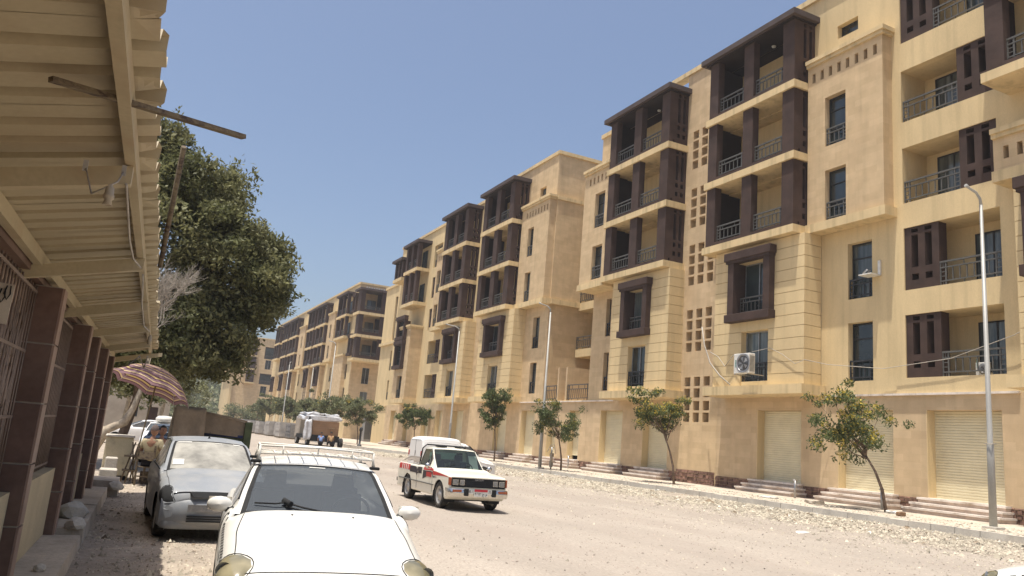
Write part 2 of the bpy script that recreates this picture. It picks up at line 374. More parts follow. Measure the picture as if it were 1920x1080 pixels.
# rubble along the kerb
def chips(name, m, n, fx, size, zf, seed, flat=0.45):
    rs = np.random.RandomState(seed); pts = fx(rs, n); s = size*rs.lognormal(0, 0.45, n)
    B = np.array([(1, 0, -.4), (-.5, .87, -.4), (-.5, -.87, -.4), (.05, .0, .9)])[None].repeat(n, 0)
    B[:, :, 1] *= rs.uniform(.5, 1, (n, 1)); B[:, :, 2] *= (flat*rs.uniform(.5, 1.6, n))[:, None]; B += rs.normal(0, .15, B.shape); B *= s[:, None, None]
    a = rs.rand(n)*6.28; ca, sa = np.cos(a)[:, None], np.sin(a)[:, None]
    V = np.stack([B[..., 0]*ca-B[..., 1]*sa, B[..., 0]*sa+B[..., 1]*ca, B[..., 2]], -1)+pts[:, None]
    k = np.arange(n)[:, None]*4; F = np.concatenate([k+np.array([[0, 1, 3]]), k+np.array([[1, 2, 3]]), k+np.array([[2, 0, 3]])], 1).reshape(-1)
    me = bpy.data.meshes.new(name); me.vertices.add(4*n); me.vertices.foreach_set('co', V.astype(np.float32).ravel()); me.loops.add(9*n); me.loops.foreach_set('vertex_index', F.astype(np.int32))
    me.polygons.add(3*n); me.polygons.foreach_set('loop_start', np.arange(0, 9*n, 3, dtype=np.int32)); me.polygons.foreach_set('loop_total', np.full(3*n, 3, np.int32)); me.materials.append(m); me.update()
    o = put(name, me, None); tag(o, kind='stuff'); return o
M_CHIP = mat('rubble_chips', (0.37, 0.325, 0.25), 0.95, 0.15, 2, island=0.42, fine=0)
M_CHIPG = mat('road_gravel', (0.30, 0.245, 0.20), 0.95, 0.15, 2, island=0.6, fine=0)
M_CHIPW = mat('pale_scraps', (0.55, 0.53, 0.48), 0.9, 0.1, 2, island=0.2, fine=0)
M_CHIPD = mat('brown_debris', (0.20, 0.15, 0.10), 0.95, 0.15, 2, island=0.4, fine=0)
def rub_xy(rs, n):
    y = 6+62*rs.rand(n)**1.35; x = np.array([kx(v) for v in y])-0.05-np.abs(rs.normal(0, 1.9, n)); z = 0.04+0.12*np.exp(-((x-20.9)/1.0)**2)*rs.rand(n)
    return np.stack([x, y, z], 1)
o = chips('rubble_strip', M_CHIP, 52000, rub_xy, 0.033, None, 3); tag(o, 'pale broken stone rubble strewn along the kerb on the right', 'rubble')
def scat(x0, x1, y0, y1, z):
    def f(rs, n):
        x = rs.uniform(x0, x1, n); y = y0+(y1-y0)*rs.rand(n)**1.5
        return np.stack([x, y, z+(0.018*np.sin(x*1.7+y*0.6)+0.014*np.sin(y*1.9-x*0.8))*(x < 20)], 1)
    return f
def far_xy(rs, n):
    y = 5+60*rs.rand(n)**1.4; x = np.array([kx(v) for v in y])-0.5-np.abs(rs.normal(0, 5.0, n)); x = np.maximum(x, 3.0); z = 0.028+0.018*np.sin(x*1.7+y*0.6)+0.014*np.sin(y*1.9-x*0.8); return np.stack([x, y, z], 1)
o = chips('loose_gravel', M_CHIPG, 24000, scat(2.4, 19.5, 5, 60, 0.026), 0.011, None, 4); tag(o, 'loose gravel scattered over the dusty road', 'gravel')
o = chips('scattered_stones', M_CHIP, 16000, far_xy, 0.02, None, 14, 0.5); tag(o, 'small pale stones thinning out from the kerb across the road', 'stones')
o = chips('pale_litter', M_CHIPW, 260, rub_xy, 0.055, None, 5, 0.25); tag(o, 'white and pale scraps of litter among the kerbside rubble', 'litter')
o = chips('dark_debris', M_CHIPD, 900, rub_xy, 0.06, None, 6, 0.3); tag(o, 'dark twigs and debris among the kerbside rubble', 'debris')
o = chips('roadside_dirt', M_CHIPD, 900, scat(-0.25, 1.2, 7, 24, 0.012), 0.014, None, 8, 0.4); tag(o, 'brown clods and leaves on the dirt beside the shop walkway', 'dirt')
o = chips('shade_gravel', M_CHIP, 9000, scat(-0.3, 2.4, 6.5, 26, 0.008), 0.013, None, 18, 0.6); tag(o, 'pale gravel and crumbs on the dirt strip beside the walkway', 'gravel')
o = chips('pavement_dirt', M_CHIP, 3500, scat(22.4, 25.6, 10, 60, 0.275), 0.035, None, 9, 0.4); tag(o, 'broken bits and dust littering the raised pavement', 'debris')
# ================================================================ APARTMENT BUILDINGS
F3, F4, F5, RF = 12.88, 16.58, 20.3, 23.72
def slab(parent, x0, x1, y0, y1, ztop, t=0.38, m=None, name='balcony_slab'):
    return pbox(name, m or M_LEDGE, parent, x0, x1, y0, y1, ztop-t, ztop)
SCR = {}
def screen(parent, name, axis, w0, u0, u1, z0, z1, t=0.34, cols=2, m=None):
    """brown panel with tall slits above and two rows of square holes below"""
    W = u1-u0; holes = []; cw = W/(cols*2+1)
    for c in range(cols):
        a = u0+cw*(2*c+1); b = a+cw
        holes.append((a, b, z0+(z1-z0)*0.42, z1-0.35)); holes.append((a, b, z0+0.95, z0+1.22)); holes.append((a, b, z0+0.4, z0+0.67))
        holes.append((a, b, z1-0.25, z1-0.08))
    return wallgrid(parent, name, m or M_BROWN, w0, t, u0, u1, z0, z1, holes, axis)
def balcony(parent, xf, xm, y0, y1, zf, zc, cols, top=False, near_screen=True, far_wall=True, dooru=None, lamp=False, rec=0.0):
    """one level of a brown columned balcony. xf column face, xm wall; zf floor top, zc underside above"""
    xs = xm; xm = xm+rec
    bo = slab(parent, xf-0.12, xs if rec else xm, y0-0.12, y1+0.15, zf)
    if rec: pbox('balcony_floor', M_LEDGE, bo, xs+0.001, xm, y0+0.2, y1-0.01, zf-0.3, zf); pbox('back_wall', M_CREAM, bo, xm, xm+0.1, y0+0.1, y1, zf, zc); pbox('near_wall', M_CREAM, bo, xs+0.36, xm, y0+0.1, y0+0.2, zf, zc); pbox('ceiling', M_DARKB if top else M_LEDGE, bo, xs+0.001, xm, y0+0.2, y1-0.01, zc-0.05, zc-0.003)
    pbox('plinth_beam', M_BROWN, bo, xf, xf+0.3, y0, y1, zf, zf+0.22)
    for (a, b) in cols: pbox('column', M_BROWN, bo, xf+0.002, xf+0.42, a, b, zf+0.22, zc)
    for (a, b) in zip(cols[:-1], cols[1:]): railing(bo, xf+0.2, a[1], b[0], zf+0.22, 0.93)
    if near_screen: screen(bo, 'side_screen', 'y', y0+0.003, xf+0.42, xs, zf, zc)
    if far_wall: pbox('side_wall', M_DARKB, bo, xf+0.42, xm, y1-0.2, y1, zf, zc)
    du = dooru or (y0+0.9, y0+2.5)
    door(bo, xm-0.004, du[0], du[1], zf, zf+2.35)
    if lamp: MB().lathe([(0.0, -0.12), (0.1, -0.1), (0.12, -0.03), (0.07, 0)], 10).build('ceiling_lamp', M_WHITEP, bo, ((xf+xm)/2, (y0+y1)/2-0.6, zc))
    return bo
def brown_roof(parent, xf, xm, y0, y1, z=RF):
    r = pbox('balcony_roof', M_BROWNT, parent, xf-0.35, xm+0.4, y0-0.3, y1+0.45, z, z+0.3)
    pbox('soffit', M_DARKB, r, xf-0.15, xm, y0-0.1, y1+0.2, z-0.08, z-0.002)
    return r
def stack(parent, xf, xm, y0, y1, w=0.76, levels=((F3, F4), (F4, F5), (F5, RF)), **k):
    ym = (y0+y1)/2; cols = [(y0, y0+w), (ym-w*0.4, ym+w*0.55), (y1-w*0.9, y1)]
    for i, (a, b) in enumerate(levels):
        last = i == len(levels)-1
        balcony(parent, xf, xm, y0, y1, a, (b-0.082) if last else b-0.38, cols, last, lamp=last, **k)
    brown_roof(parent, xf, xm, y0, y1, levels[-1][1])
def siding_block(parent, xf, xm, y0, y1, fw, sw, z0=5.3, z1=12.48):
    """fw: (u0,u1,z0,z1) opening of the framed window, sw: opening of the plain window below"""
    op = [fw, sw]
    wallgrid(parent, 'wall', M_CREAM, xf+0.05, 0.5, y0+0.05, y1-0.05, z0, z1, op, 'x')
    MB().box(xf+0.56, xm, y0+0.05, y0+0.3, z0, z1).box(xf+0.56, xm, y1-0.3, y1-0.05, z0, z1).box(xf+0.95, xm, y0+0.31, y1-0.31, z0, z1).wbuild('wall', M_CREAM, parent)
    n = 13; h = (z1-z0)/n
    for i in range(n):
        a, b = z0+i*h+0.012, z0+(i+1)*h-0.012; segs = [(y0, y1)]
        for (u0, u1, w0, w1) in op:
            if b > w0+0.05 and a < w1-0.05:
                ns = []
                for s0, s1 in segs:
                    if u0 > s0: ns.append((s0, min(u0, s1)))
                    if u1 < s1: ns.append((max(u1, s0), s1))
                segs = ns
        for s0, s1 in segs:
            if s1-s0 > 0.05: pbox('siding_board', M_CREAM, parent, xf, xf+0.05, s0, s1, a, b)
        pbox('siding_board', M_CREAM, parent, xf+0.05, xm, y0, y0+0.05, a, b)
    window(parent, xf, *fw, depth=0.48, style=1, railm=M_RAIL); window(parent, xf, *sw, depth=0.34, style=1, railm=M_RAILD)
    # ledge below
    slab(parent, xf-0.42, xm, y0-0.28, y1+0.3, z0, 0.44, name='ledge')
def brown_frame(parent, xw, y0, y1, z0, z1, proj=0.36, pw=0.42):
    """heavy box frame round a window; y0..y1 outer post faces"""
    f = pbox('window_surround', M_BROWN, parent, xw-proj-0.12, xw-0.002, y0-0.12, y1+0.2, z1-0.42, z1, bev=0.015)
    pbox('head_moulding', M_BROWN, f, xw-proj-0.05, xw-0.002, y0-0.05, y1+0.12, z1-0.55, z1-0.42)
    pbox('surround_post', M_BROWN, f, xw-proj, xw-0.002, y0, y0+pw, z0+0.4, z1-0.55); pbox('surround_post', M_BROWN, f, xw-proj, xw-0.002, y1-pw, y1, z0+0.4, z1-0.55)
    pbox('surround_sill', M_BROWN, f, xw-proj-0.1, xw-0.002, y0-0.08, y1+0.12, z0, z0+0.4, bev=0.015)
    # inner lining
    pbox('lining', M_BROWN, f, xw-0.002, xw+0.46, y0+pw-0.05, y0+pw, z0+0.4, z1-0.55); pbox('lining', M_BROWN, f, xw-0.002, xw+0.46, y1-pw, y1-pw+0.05, z0+0.4, z1-0.55)
    return f
def t_block(parent, xf, xm, y0, y1, ytop, wins, z0=12.9, ztop=21.0, dent=True, m=None):
    m = m or M_TAN
    holes = [(a, b, c, d) for a, b, c, d in wins]; dn = []
    if dent:
        n = int((ytop-y0-0.3)/0.5)
        for i in range(n):
            a = y0+0.28+i*0.5; dn.append((a, a+0.2, ztop-0.85, ztop-0.35))
    wallgrid(parent, 'wall', m, xf, 0.35, y0, y1, z0, ztop, holes+dn, 'x')
    MB().box(xf+0.352, xm, y0, y0+0.3, z0, ztop).box(xf+0.352, xm, y1-0.3, y1, z0, ztop).box(xf+0.7, xm, y0+0.301, y1-0.301, z0, ztop).box(xf+0.45, xf+0.69, y0+0.3, y1-0.3, ztop-1.1, ztop-0.1).wbuild('wall', m, parent)
    for a in wins: window(parent, xf, *a, depth=0.3, style=0)
    pbox('cornice', M_LEDGE, parent, xf-0.12, xm, y0-0.12, y1, ztop, ztop+0.16); pbox('cornice', M_LEDGE, parent, xf-0.2, xm, y0-0.2, y1, ztop+0.162, ztop+0.36)
    slab(parent, xf-0.16, xm, y0-0.16, y1, z0, 0.42, name='ledge')
def lattice_holes(y, zt, rows, cols=3, dy=0.62, dz=0.64, w=0.42):
    return [(y+c*dy, y+c*dy+w, zt-r_*dz-w, zt-r_*dz) for r_ in range(rows) for c in range(cols)]
def loggia(parent, xm, y0, y1, levels, scr=None, depth=1.6):
    """recessed balcony boxes; levels list of (z0,z1,side) side: 0 none, 1 screen at near end, 2 screen at far end"""
    for (z0, z1, side) in levels:
        b = MB(); t = 0.1
        b.box(xm+0.36, xm+depth, y0-t, y0, z0-t, z1+t).box(xm+0.36, xm+depth, y1, y1+t, z0-t, z1+t).box(xm+0.36, xm+depth, y0, y1, z0-t, z0).box(xm+0.36, xm+depth, y0, y1, z1, z1+t).box(xm+depth, xm+depth+t, y0-t, y1+t, z0-t, z1+t)
        lo = b.wbuild('loggia_recess', M_CREAM, parent); W = min(1.55, (y1-y0)*0.4)
        a, c = y0+0.02, y1-0.02
        if side == 1: screen(lo, 'screen', 'x', xm+0.06, y0, y0+W, z0, z1, 0.5); a = y0+W
        if side == 2: screen(lo, 'screen', 'x', xm+0.06, y1-W, y1, z0, z1, 0.5); c = y1-W
        railing(lo, xm+0.1, a, c, z0, 1.0)
        dz = min(2.3, z1-z0-0.15); du = y0+(y1-y0)*(0.12 if side == 2 else 0.5)
        door(lo, xm+depth-0.004, du, du+1.5, z0, z0+dz)
SHC = {}
def shutter(parent, x, y0, y1, z0, z1, up=0.0):
    L = round(y1-y0, 2); H = round(z1-z0-up, 2); key = (L, H)
    if key not in SHC:
        n = int(H/0.105); h = H/n; P = []
        for i in range(n):
            for (dx, dz) in ((0.0, 0.0), (-0.02, 0.012), (-0.024, h*0.75), (0.0, h*0.95)): P.append((dx, i*h+dz))
        P.append((0, H)); b = MB(); k = len(P)
        b.add([(dx, 0, z) for dx, z in P]+[(dx, L, z) for dx, z in P], [(i, i+k, i+k+1, i+1)[::-1] for i in range(k-1)])
        b.box(-0.03, 0.0, 0, L, -0.03, 0.05)
        SHC[key] = b.mesh('roller_shutter', M_SHUT)
    return put('roller_shutter', SHC[key], parent, (x, y0, z0+up))
def steps(parent, x, y0, y1, z0, z1, ext=0.0, tread=0.33, n=3):
    h = (z1-z0)/n
    for i in range(n):
        d = tread*(n-i); e = ext*(n-i)/n
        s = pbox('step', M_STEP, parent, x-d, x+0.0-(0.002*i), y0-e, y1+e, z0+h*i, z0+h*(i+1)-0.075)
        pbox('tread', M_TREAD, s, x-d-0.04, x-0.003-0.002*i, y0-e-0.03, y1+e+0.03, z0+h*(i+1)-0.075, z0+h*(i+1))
def plinth(parent, x, y0, y1, z0, z1, seed=1, axis='x'):
    rs = random.Random(seed); b = MB(); z = z0
    while z < z1-0.03:
        hh = min(rs.uniform(0.13, 0.22), z1-z); y = y0
        while y < y1-0.02:
            L = min(rs.uniform(0.18, 0.45), y1-y); d = rs.uniform(0.02, 0.07); g_ = 0.012
            q = [(x-d, y+g_, z+g_), (x+0.05, y+g_, z+g_), (x+0.05, y+L-g_, z+g_), (x-d, y+L-g_, z+g_), (x-d+rs.uniform(0, .02), y+g_, z+hh-g_), (x+0.05, y+g_, z+hh-g_), (x+0.05, y+L-g_, z+hh-g_), (x-d+rs.uniform(0, .02), y+L-g_, z+hh-g_)]
            if axis == 'y': q = [(yy, xx, zz) for xx, yy, zz in q]
            b.hexa(q); y += L
        z += hh
    o = b.wbuild('stone_plinth', M_PLINTH, parent); o['kind'] = 'stuff'; return o
def shops(parent, xm, y0, y1, shs, z0=0.27, zs=0.86, zt=4.23, ztop=4.86, m=None, ups=()):
    """ground floor wall with roller shutters, steps and stone plinths"""
    m = m or M_PEACH; holes = [(a, b, z0, zt) for a, b in shs]
    wallgrid(parent, 'ground_floor_wall', m, xm, 0.55, y0, y1, z0-0.05, ztop, holes, 'x')
    for i, (a, b) in enumerate(shs):
        up = 0.3 if i in ups else 0.0
        shutter(parent, xm+0.48, a, b, zs, zt, up)
        pbox('shop_floor', M_TREAD, parent, xm-0.002, xm+0.9, a+0.002, b-0.002, z0-0.03, zs)
        pbox('reveal', M_CREAM, parent, xm+0.001, xm+0.47, b-0.035, b-0.001, zs, zt-0.002)
        if up: pbox('shop_interior', M_BLACK, parent, xm+0.9, xm+0.95, a, b, zs, zt)
        steps(parent, xm-0.003, a-0.1, b+0.1, z0, zs-0.01, ext=0.28, n=3)
    e = [y0]+[v for s in sorted(shs) for v in (s[0]-0.1, s[1]+0.1)]+[y1]
    for i in range(0, len(e), 2):
        if e[i+1]-e[i] > 0.25: plinth(parent, xm-0.004, e[i], e[i+1], z0, zs-0.04, seed=i+int(y0))

XM = 28.5
rech = lambda a, b: [(a, b, F3, F4-0.38), (a, b, F4, F5-0.38), (a, b, F5, RF-0.1)]
# ---------------------------------------------------------------- building A (near right)
A = empty('apartment_building', (XM, 31, 0.27), 'nearest cream apartment block with brown columned balconies and an air conditioner under its framed window', 'apartment building', 'apartment blocks along the street')
lat = lattice_holes(33.55, 0, 0)
for zt, rows in ((21.08, 4), (17.4, 4), (13.9, 4), (10.0, 4), (6.1, 2), (4.75, 2)):
    lat += [(a, b, c, d) for a, b, c, d in lattice_holes(33.6, zt, rows, 3, 0.82, 0.64, 0.52)]
A_w = [(23.15, 24.45, 9.18, 11.78), (23.15, 24.45, 5.5, 8.1)]
LG = [(5.54, 8.15, 2), (9.2, 11.9, 2), (13.0, 15.5, 1), (16.7, 19.12, 1), (20.46, 23.0, 2)]
upw = (23.8, 25.0, 22.3, 23.0)
nar = [(43.8, 44.4, 9.2, 11.8), (43.8, 44.4, 5.55, 8.1)]
big = [(17.45, 21.55, a, b) for a, b, s in LG]
wallgrid(A, 'wall', M_CREAM, XM, 0.35, 12.0, 22.0, 4.86, 25.0, big, 'x')
wallgrid(A, 'wall', M_CREAM, XM+0.03, 0.35, 22.003, 33.1, 4.86, 25.0, A_w+[upw]+rech(26.6, 32.64), 'x')
wallgrid(A, 'wall', M_PEACH, XM, 0.35, 33.103, 36.4, 4.86, 25.0, [h for h in lat if h[3] > 4.9], 'x')
wallgrid(A, 'wall', M_TAN, XM, 0.35, 36.403, 46.1, 4.86, 24.0, nar+rech(36.5, 42.84), 'x')
MB().box(XM+0.9, XM+1.0, 33.2, 36.3, 1, 24.5).wbuild('lattice_backing', M_PEACH, A)
pbox('end_wall', M_TAN, A, XM+0.36, 44, 45.8, 46.1, 0.2, 24.0); pbox('end_wall', M_TAN, A, XM+0.36, 44, 12, 12.3, 0.2, 25)
MB().box(XM+0.36, 44, 12.3, 45.8, 23.7, 23.9).wbuild('roof', M_CONC, A)
for a, b, z in ((12, 33.0, 25.0), (33.0, 38.0, 25.0), (38.0, 46.2, 24.0)):
    pbox('parapet_coping', M_LEDGE, A, XM-0.12, XM+0.5, a, b, z+0.002, z+0.3)
for q in A_w: window(A, XM+0.03, *q, depth=0.3, style=0, railm=M_RAILD)
window(A, XM+0.03, *upw, rail=False, style=3, depth=0.3)
for q in nar: window(A, XM, *q, depth=0.3, style=0, railm=M_RAILD)
loggia(A, XM, 17.45, 21.55, LG)
stack(A, 27.1, XM, 26.38, 32.65, rec=0.8)
stack(A, 27.1, XM, 36.33, 42.85, w=0.8, rec=0.8)
siding_block(A, 27.42, XM, 25.95, 32.1, (28.19, 30.38, 8.95, 11.65), (28.2, 30.05, 5.55, 8.05))
brown_frame(A, 27.42, 27.82, 30.75, 8.55, 12.2)
siding_block(A, 27.42, XM, 36.1, 42.05, (38.22, 40.23, 9.0, 11.55), (38.2, 40.0, 5.58, 8.03))
brown_frame(A, 27.42, 37.85, 40.6, 8.6, 12.1)
t_block(A, 27.9, XM, 22.0, 26.25, 26.3, [(24.0, 25.2, 16.6, 19.1), (24.0, 25.2, 12.92, 15.4)])
t_block(A, 27.2, XM, 42.99, 46.1, 46.1, [(43.35, 44.6, 12.95, 15.3), (43.35, 44.6, 16.6, 19.1)], z0=12.75, ztop=20.75)
# partly visible bay at the right edge
stack(A, 26.9, XM, 10.2, 16.75, levels=((F4, F5), (F5, RF+0.4)))
t_block(A, 27.6, XM, 13.2, 17.05, 17.05, [], z0=12.9, ztop=14.2, dent=True)
siding_block(A, 27.45, XM, 12.2, 16.3, (13.9, 15.3, 9.2, 11.6), (13.9, 15.3, 5.55, 8.05)); brown_frame(A, 27.45, 13.4, 15.85, 8.7, 12.3)
shops(A, XM, 12.0, 32.9, [(17.7, 20.7), (22.2, 25.0), (27.1, 29.95)])
wallgrid(A, 'ground_floor_wall', M_TAN, XM-0.003, 0.55, 32.903, 36.2, 0.22, 4.858, [h for h in lat if h[3] < 4.8], 'x')
plinth(A, XM-0.006, 33.0, 36.2, 0.27, 0.98, 91)
shops(A, XM, 36.203, 46.1, [(37.1, 39.6), (41.8, 44.4)])
pbox('sill_course', M_TREAD, A, XM-0.13, XM, 17.0, 25.6, 4.82, 4.9)
pbox('sill_course', M_TREAD, A, XM-0.13, XM, 42.8, 46.15, 4.82, 4.9)

# ---------------------------------------------------------------- building C (second)
Cb = empty('apartment_building', (XM, 70, 0.27), 'second apartment block along the street, with a blank tan end wall beside yellow terraces', 'apartment building', 'apartment blocks along the street')
# connecting wing between A and C
wallgrid(Cb, 'wall', M_PEACH, 32.7, 0.35, 46.15, 52.6, 0.25, 23.6, [], 'x')
for z in (9.2, 12.9, 16.6, 20.3):
    sl_ = pbox('balcony_slab', M_CREAM, Cb, 31.1, 32.69, 47.5, 52.6, z-0.62, z); railing(sl_, 31.16, 47.5, 52.6, z, 1.0)
    door(sl_, 32.69, 50.2, 51.8, z, z+2.3)
# first floor terraces with low partitions
pbox('terrace_slab', M_PEACH, Cb, XM+0.551, 32.69, 46.12, 52.65, 4.3, 4.84)
for y in (49.2, 50.4): pbox('partition_wall', M_PEACH, Cb, XM+0.05, 32.0, y, y+0.16, 4.86, 7.4)
railing(Cb, XM+0.15, 50.56, 52.6, 4.9, 1.2); railing(Cb, XM+0.15, 46.2, 49.2, 4.9, 1.2)
pbox('terrace_curb', M_CREAM, Cb, XM+0.001, XM+0.3, 46.12, 52.6, 4.861, 4.95)
cw = [(54.0, 55.1, 9.13, 11.67), (54.0, 55.1, 5.55, 8.0)]
cl = []
for zt in (12.6, 8.9):
    cl += lattice_holes(65.35, zt, 4, 1, 0.8, 0.86, 0.5)
lg2 = [(75.9, 79.5, 5.53, 8.0), (75.9, 79.4, 9.2, 11.65)]
upc = (54.55, 55.6, 21.95, 22.7)
midop = (77.8, 80.3, 19.98, 22.5)
wallgrid(Cb, 'wall', M_TAN, XM, 0.35, 52.65, 66.9, 4.86, 24.9, cw+cl+[upc]+rech(57.8, 63.89), 'x')
MB().box(XM+0.9, XM+1.0, 64.8, 66.5, 5, 13).wbuild('lattice_backing', M_PEACH, Cb)
wallgrid(Cb, 'wall', M_CREAM, XM, 0.35, 66.903, 92.0, 4.86, 24.3, lg2+rech(67.8, 73.69)+[midop, (79.1, 80.1, 12.9, 15.3), (79.1, 80.1, 16.5, 18.85)], 'x')
pbox('end_wall', M_TAN, Cb, XM+0.36, 44, 52.65, 52.95, 0.2, 24.9); pbox('end_wall', M_TAN, Cb, XM+0.36, 44, 91.7, 92.0, 0.2, 24.3)
MB().box(XM+0.36, 44, 52.96, 91.69, 23.6, 23.8).wbuild('roof', M_CONC, Cb)
for a, b, z in ((52.5, 66.9, 24.9), (66.9, 92.1, 24.3)): pbox('parapet_coping', M_LEDGE, Cb, XM-0.12, XM+0.4, a, b, z+0.002, z+0.28)
pbox('parapet_coping', M_LEDGE, Cb, XM+0.401, 44, 52.5, 53.0, 24.902, 25.18)
for q in cw: window(Cb, XM, *q, depth=0.3, style=0, railm=M_RAILD)
window(Cb, XM, *upc, rail=False, style=3); window(Cb, XM, *midop, depth=0.6, style=2)
for z in (12.9, 16.5): screen(Cb, 'screen', 'x', XM+0.1, 79.1, 80.1, z, z+2.37, 0.2, 1); pbox('screen_backing', M_BROWN, Cb, XM+0.36, XM+0.6, 79.0, 80.2, z-0.1, z+2.5)
loggia(Cb, XM, 75.9, 79.4, [(5.53, 8.0, 1), (9.2, 11.65, 1)])
stack(Cb, 27.1, XM, 57.6, 63.9, w=0.85, rec=0.8)
stack(Cb, 27.1, XM, 67.6, 73.7, w=0.85, rec=0.8)
siding_block(Cb, 27.42, XM, 56.5, 63.3, (58.57, 61.33, 9.05, 11.45), (58.9, 60.8, 5.5, 7.9)); brown_frame(Cb, 27.42, 58.2, 61.7, 8.65, 12.0)
siding_block(Cb, 27.42, XM, 66.7, 72.5, (68.57, 71.03, 9.0, 11.45), (68.7, 70.4, 5.5, 7.95)); brown_frame(Cb, 27.42, 68.2, 71.4, 8.6, 12.0)
t_block(Cb, 27.9, XM, 52.6, 57.4, 57.4, [(55.1, 56.1, 16.75, 19.2), (55.1, 56.1, 12.95, 15.4)])
MB().box(XM+0.001, 33.1, 52.45, 52.64, 12.9, 21.0).wbuild('wall', M_TAN, Cb); pbox('ledge', M_LEDGE, Cb, XM+0.001, 33.0, 52.3, 52.64, 12.5, 12.88)
pbox('cornice', M_LEDGE, Cb, XM+0.001, 33.0, 52.35, 52.64, 21.001, 21.3)
# far bays of C
t_block(Cb, 27.9, XM, 74.0, 77.6, 77.6, [(76.1, 77.2, 16.6, 19.0), (76.1, 77.2, 12.95, 15.3)], ztop=21.0)
stack(Cb, 27.1, XM, 81.6, 86.0, w=0.7, levels=((16.2, F5-0.2), (F5-0.2, 23.0)), near_screen=False)
t_block(Cb, 27.1, XM, 81.6, 86.2, 86.2, [(83.0, 84.6, 5.5, 7.95)], z0=5.35, ztop=13.2)
for z0, z1 in ((8.7, 11.9), (11.95, 14.7)): brown_frame(Cb, 27.1, 82.9, 85.7, z0, z1); window(Cb, 26.75, 83.4, 85.2, z0+0.4, z1-0.55, rail=False, depth=0.3)
stack(Cb, 27.3, XM, 87.6, 90.6, w=0.5, levels=((F5-0.4, 22.0),), near_screen=False)
shops(Cb, XM, 46.12, 66.0, [(47.0, 48.5), (43.0+0.0+7.3, 51.6), (53.7, 56.0), (58.6, 61.0)], ups=(0, 1))
shops(Cb, XM, 66.003, 92.0, [(67.9, 70.5), (73.3, 75.1), (77.0, 79.1), (83.4, 85.0), (87.9, 90.0)])
pbox('sill_course', M_TREAD, Cb, XM-0.13, XM, 46.15, 56.2, 4.82, 4.9)
# low wing at the far end of C
wallgrid(Cb, 'wall', M_CREAM, 28.9, 0.35, 92.01, 98.5, 0.25, 20.0, [(93.0, 94.0, 5.6, 8.0), (93.0, 94.0, 9.2, 11.7), (93.0, 94.2, 13.0, 18.6)], 'x')
for z in (13.0, 15.9): pbox('screen_backing', M_BROWN, Cb, 29.1, 29.2, 92.9, 94.3, z, z+2.7)
for z in (5.6, 9.2): window(Cb, 28.9, 93.0, 94.0, z, z+2.4)
pbox('parapet_coping', M_LEDGE, Cb, 28.75, 29.4, 92.01, 98.6, 20.0, 20.3); pbox('cornice', M_LEDGE, Cb, 28.6, 28.9, 92.01, 98.5, 12.5, 12.85); pbox('cornice', M_LEDGE, Cb, 28.75, 28.9, 92.01, 98.5, 4.8, 5.0)
MB().box(29.26, 44, 98.2, 98.5, 0.2, 20).box(29.26, 44, 92.1, 98.2, 19.7, 19.9).wbuild('wall', M_TAN, Cb)

# ---------------------------------------------------------------- building D (third, with end balconies)
XD = 30.5; YD = 118.7
D = empty('apartment_building', (XD, 150, 0.27), 'third apartment block, long and further off, with three brown end balconies facing the camera', 'apartment building', 'apartment blocks along the street')
ew = [(32.3, 33.45, 8.7, 11.2), (32.35, 33.5, 5.5, 7.5)]
wallgrid(D, 'end_wall', M_TAN, YD, 0.35, XD, 46, 0.2, 24.2, ew+[(36.6, 37.6, 0.3, 3.4)], 'y')
for q in ew: window(D, YD, *q, rail=False, depth=0.12, style=1, axis='y')
pbox('door', M_BROWN, D, 36.6, 37.6, YD+0.25, YD+0.3, 0.3, 3.4)
dl = [(a, a+1.3, z, z+2.4) for a in (121.3, 131.5, 145.0, 152.0, 158.0, 170.5, 178.5) for z in (5.6, 9.3)]+[(131.8, 133.0, z, z+2.4) for z in (13, 16.7)]
wallgrid(D, 'wall', M_CREAM, XD, 0.35, YD+0.351, 192, 0.2, 24.2, dl, 'x')
for q in dl: window(D, XD, *q, rail=True)
MB().box(XD+0.36, 46, YD+0.36, 192, 23.4, 23.6).box(XD+0.36, 46, 191.7, 192, 0.2, 23.39).wbuild('roof', M_CONC, D)
pbox('parapet_coping', M_LEDGE, D, XD-0.15, XD+0.4, YD-0.15, 192.1, 24.202, 24.5); pbox('parapet_coping', M_LEDGE, D, XD+0.401, 46, YD-0.15, YD+0.4, 24.203, 24.5)
pbox('string_course', M_LEDGE, D, XD-0.08, XD, YD, 192, 4.7, 4.95); pbox('string_course', M_LEDGE, D, XD-0.08, 46, YD-0.08, YD, 4.7, 4.95)
for i, zf in enumerate((12.3, 15.9, 19.4)):
    bo = slab(D, 29.75, 34.9, 115.4, YD, zf, 0.4)
    zc = (15.5, 19.0, 22.8)[i]
    pbox('column', M_BROWN, bo, 30.0, 30.7, 115.7, 116.2, zf, zc); pbox('corner_screen', M_BROWN, bo, 33.3, 34.7, 115.7, 115.9, zf, zc); pbox('side_wall', M_BROWN, bo, 34.5, 34.7, 115.9, YD, zf, zc)
    pbox('side_wall', M_BROWN, bo, 30.0, 30.2, 116.2, YD-1.4, zf, zc); pbox('parapet_wall', M_BROWN, bo, 30.7, 33.3, 115.75, 115.85, zf, zf+0.5)
    railing(bo, 115.8, 30.7, 33.3, zf+0.5, 0.5, axis='y'); door(bo, YD-0.004, 31.8, 33.2, zf, zf+2.4, axis='y')
    pbox('back_panel', M_BROWN, bo, 33.4, 34.49, YD-0.05, YD-0.004, zf, zc)
pbox('balcony_roof', M_BROWNT, D, 29.7, 35.0, 115.3, YD, 22.8, 23.1)
MB().box(31.3, 34.9, YD-0.06, YD-0.004, 23.55, 23.95).wbuild('vent_band', M_TAN, D)
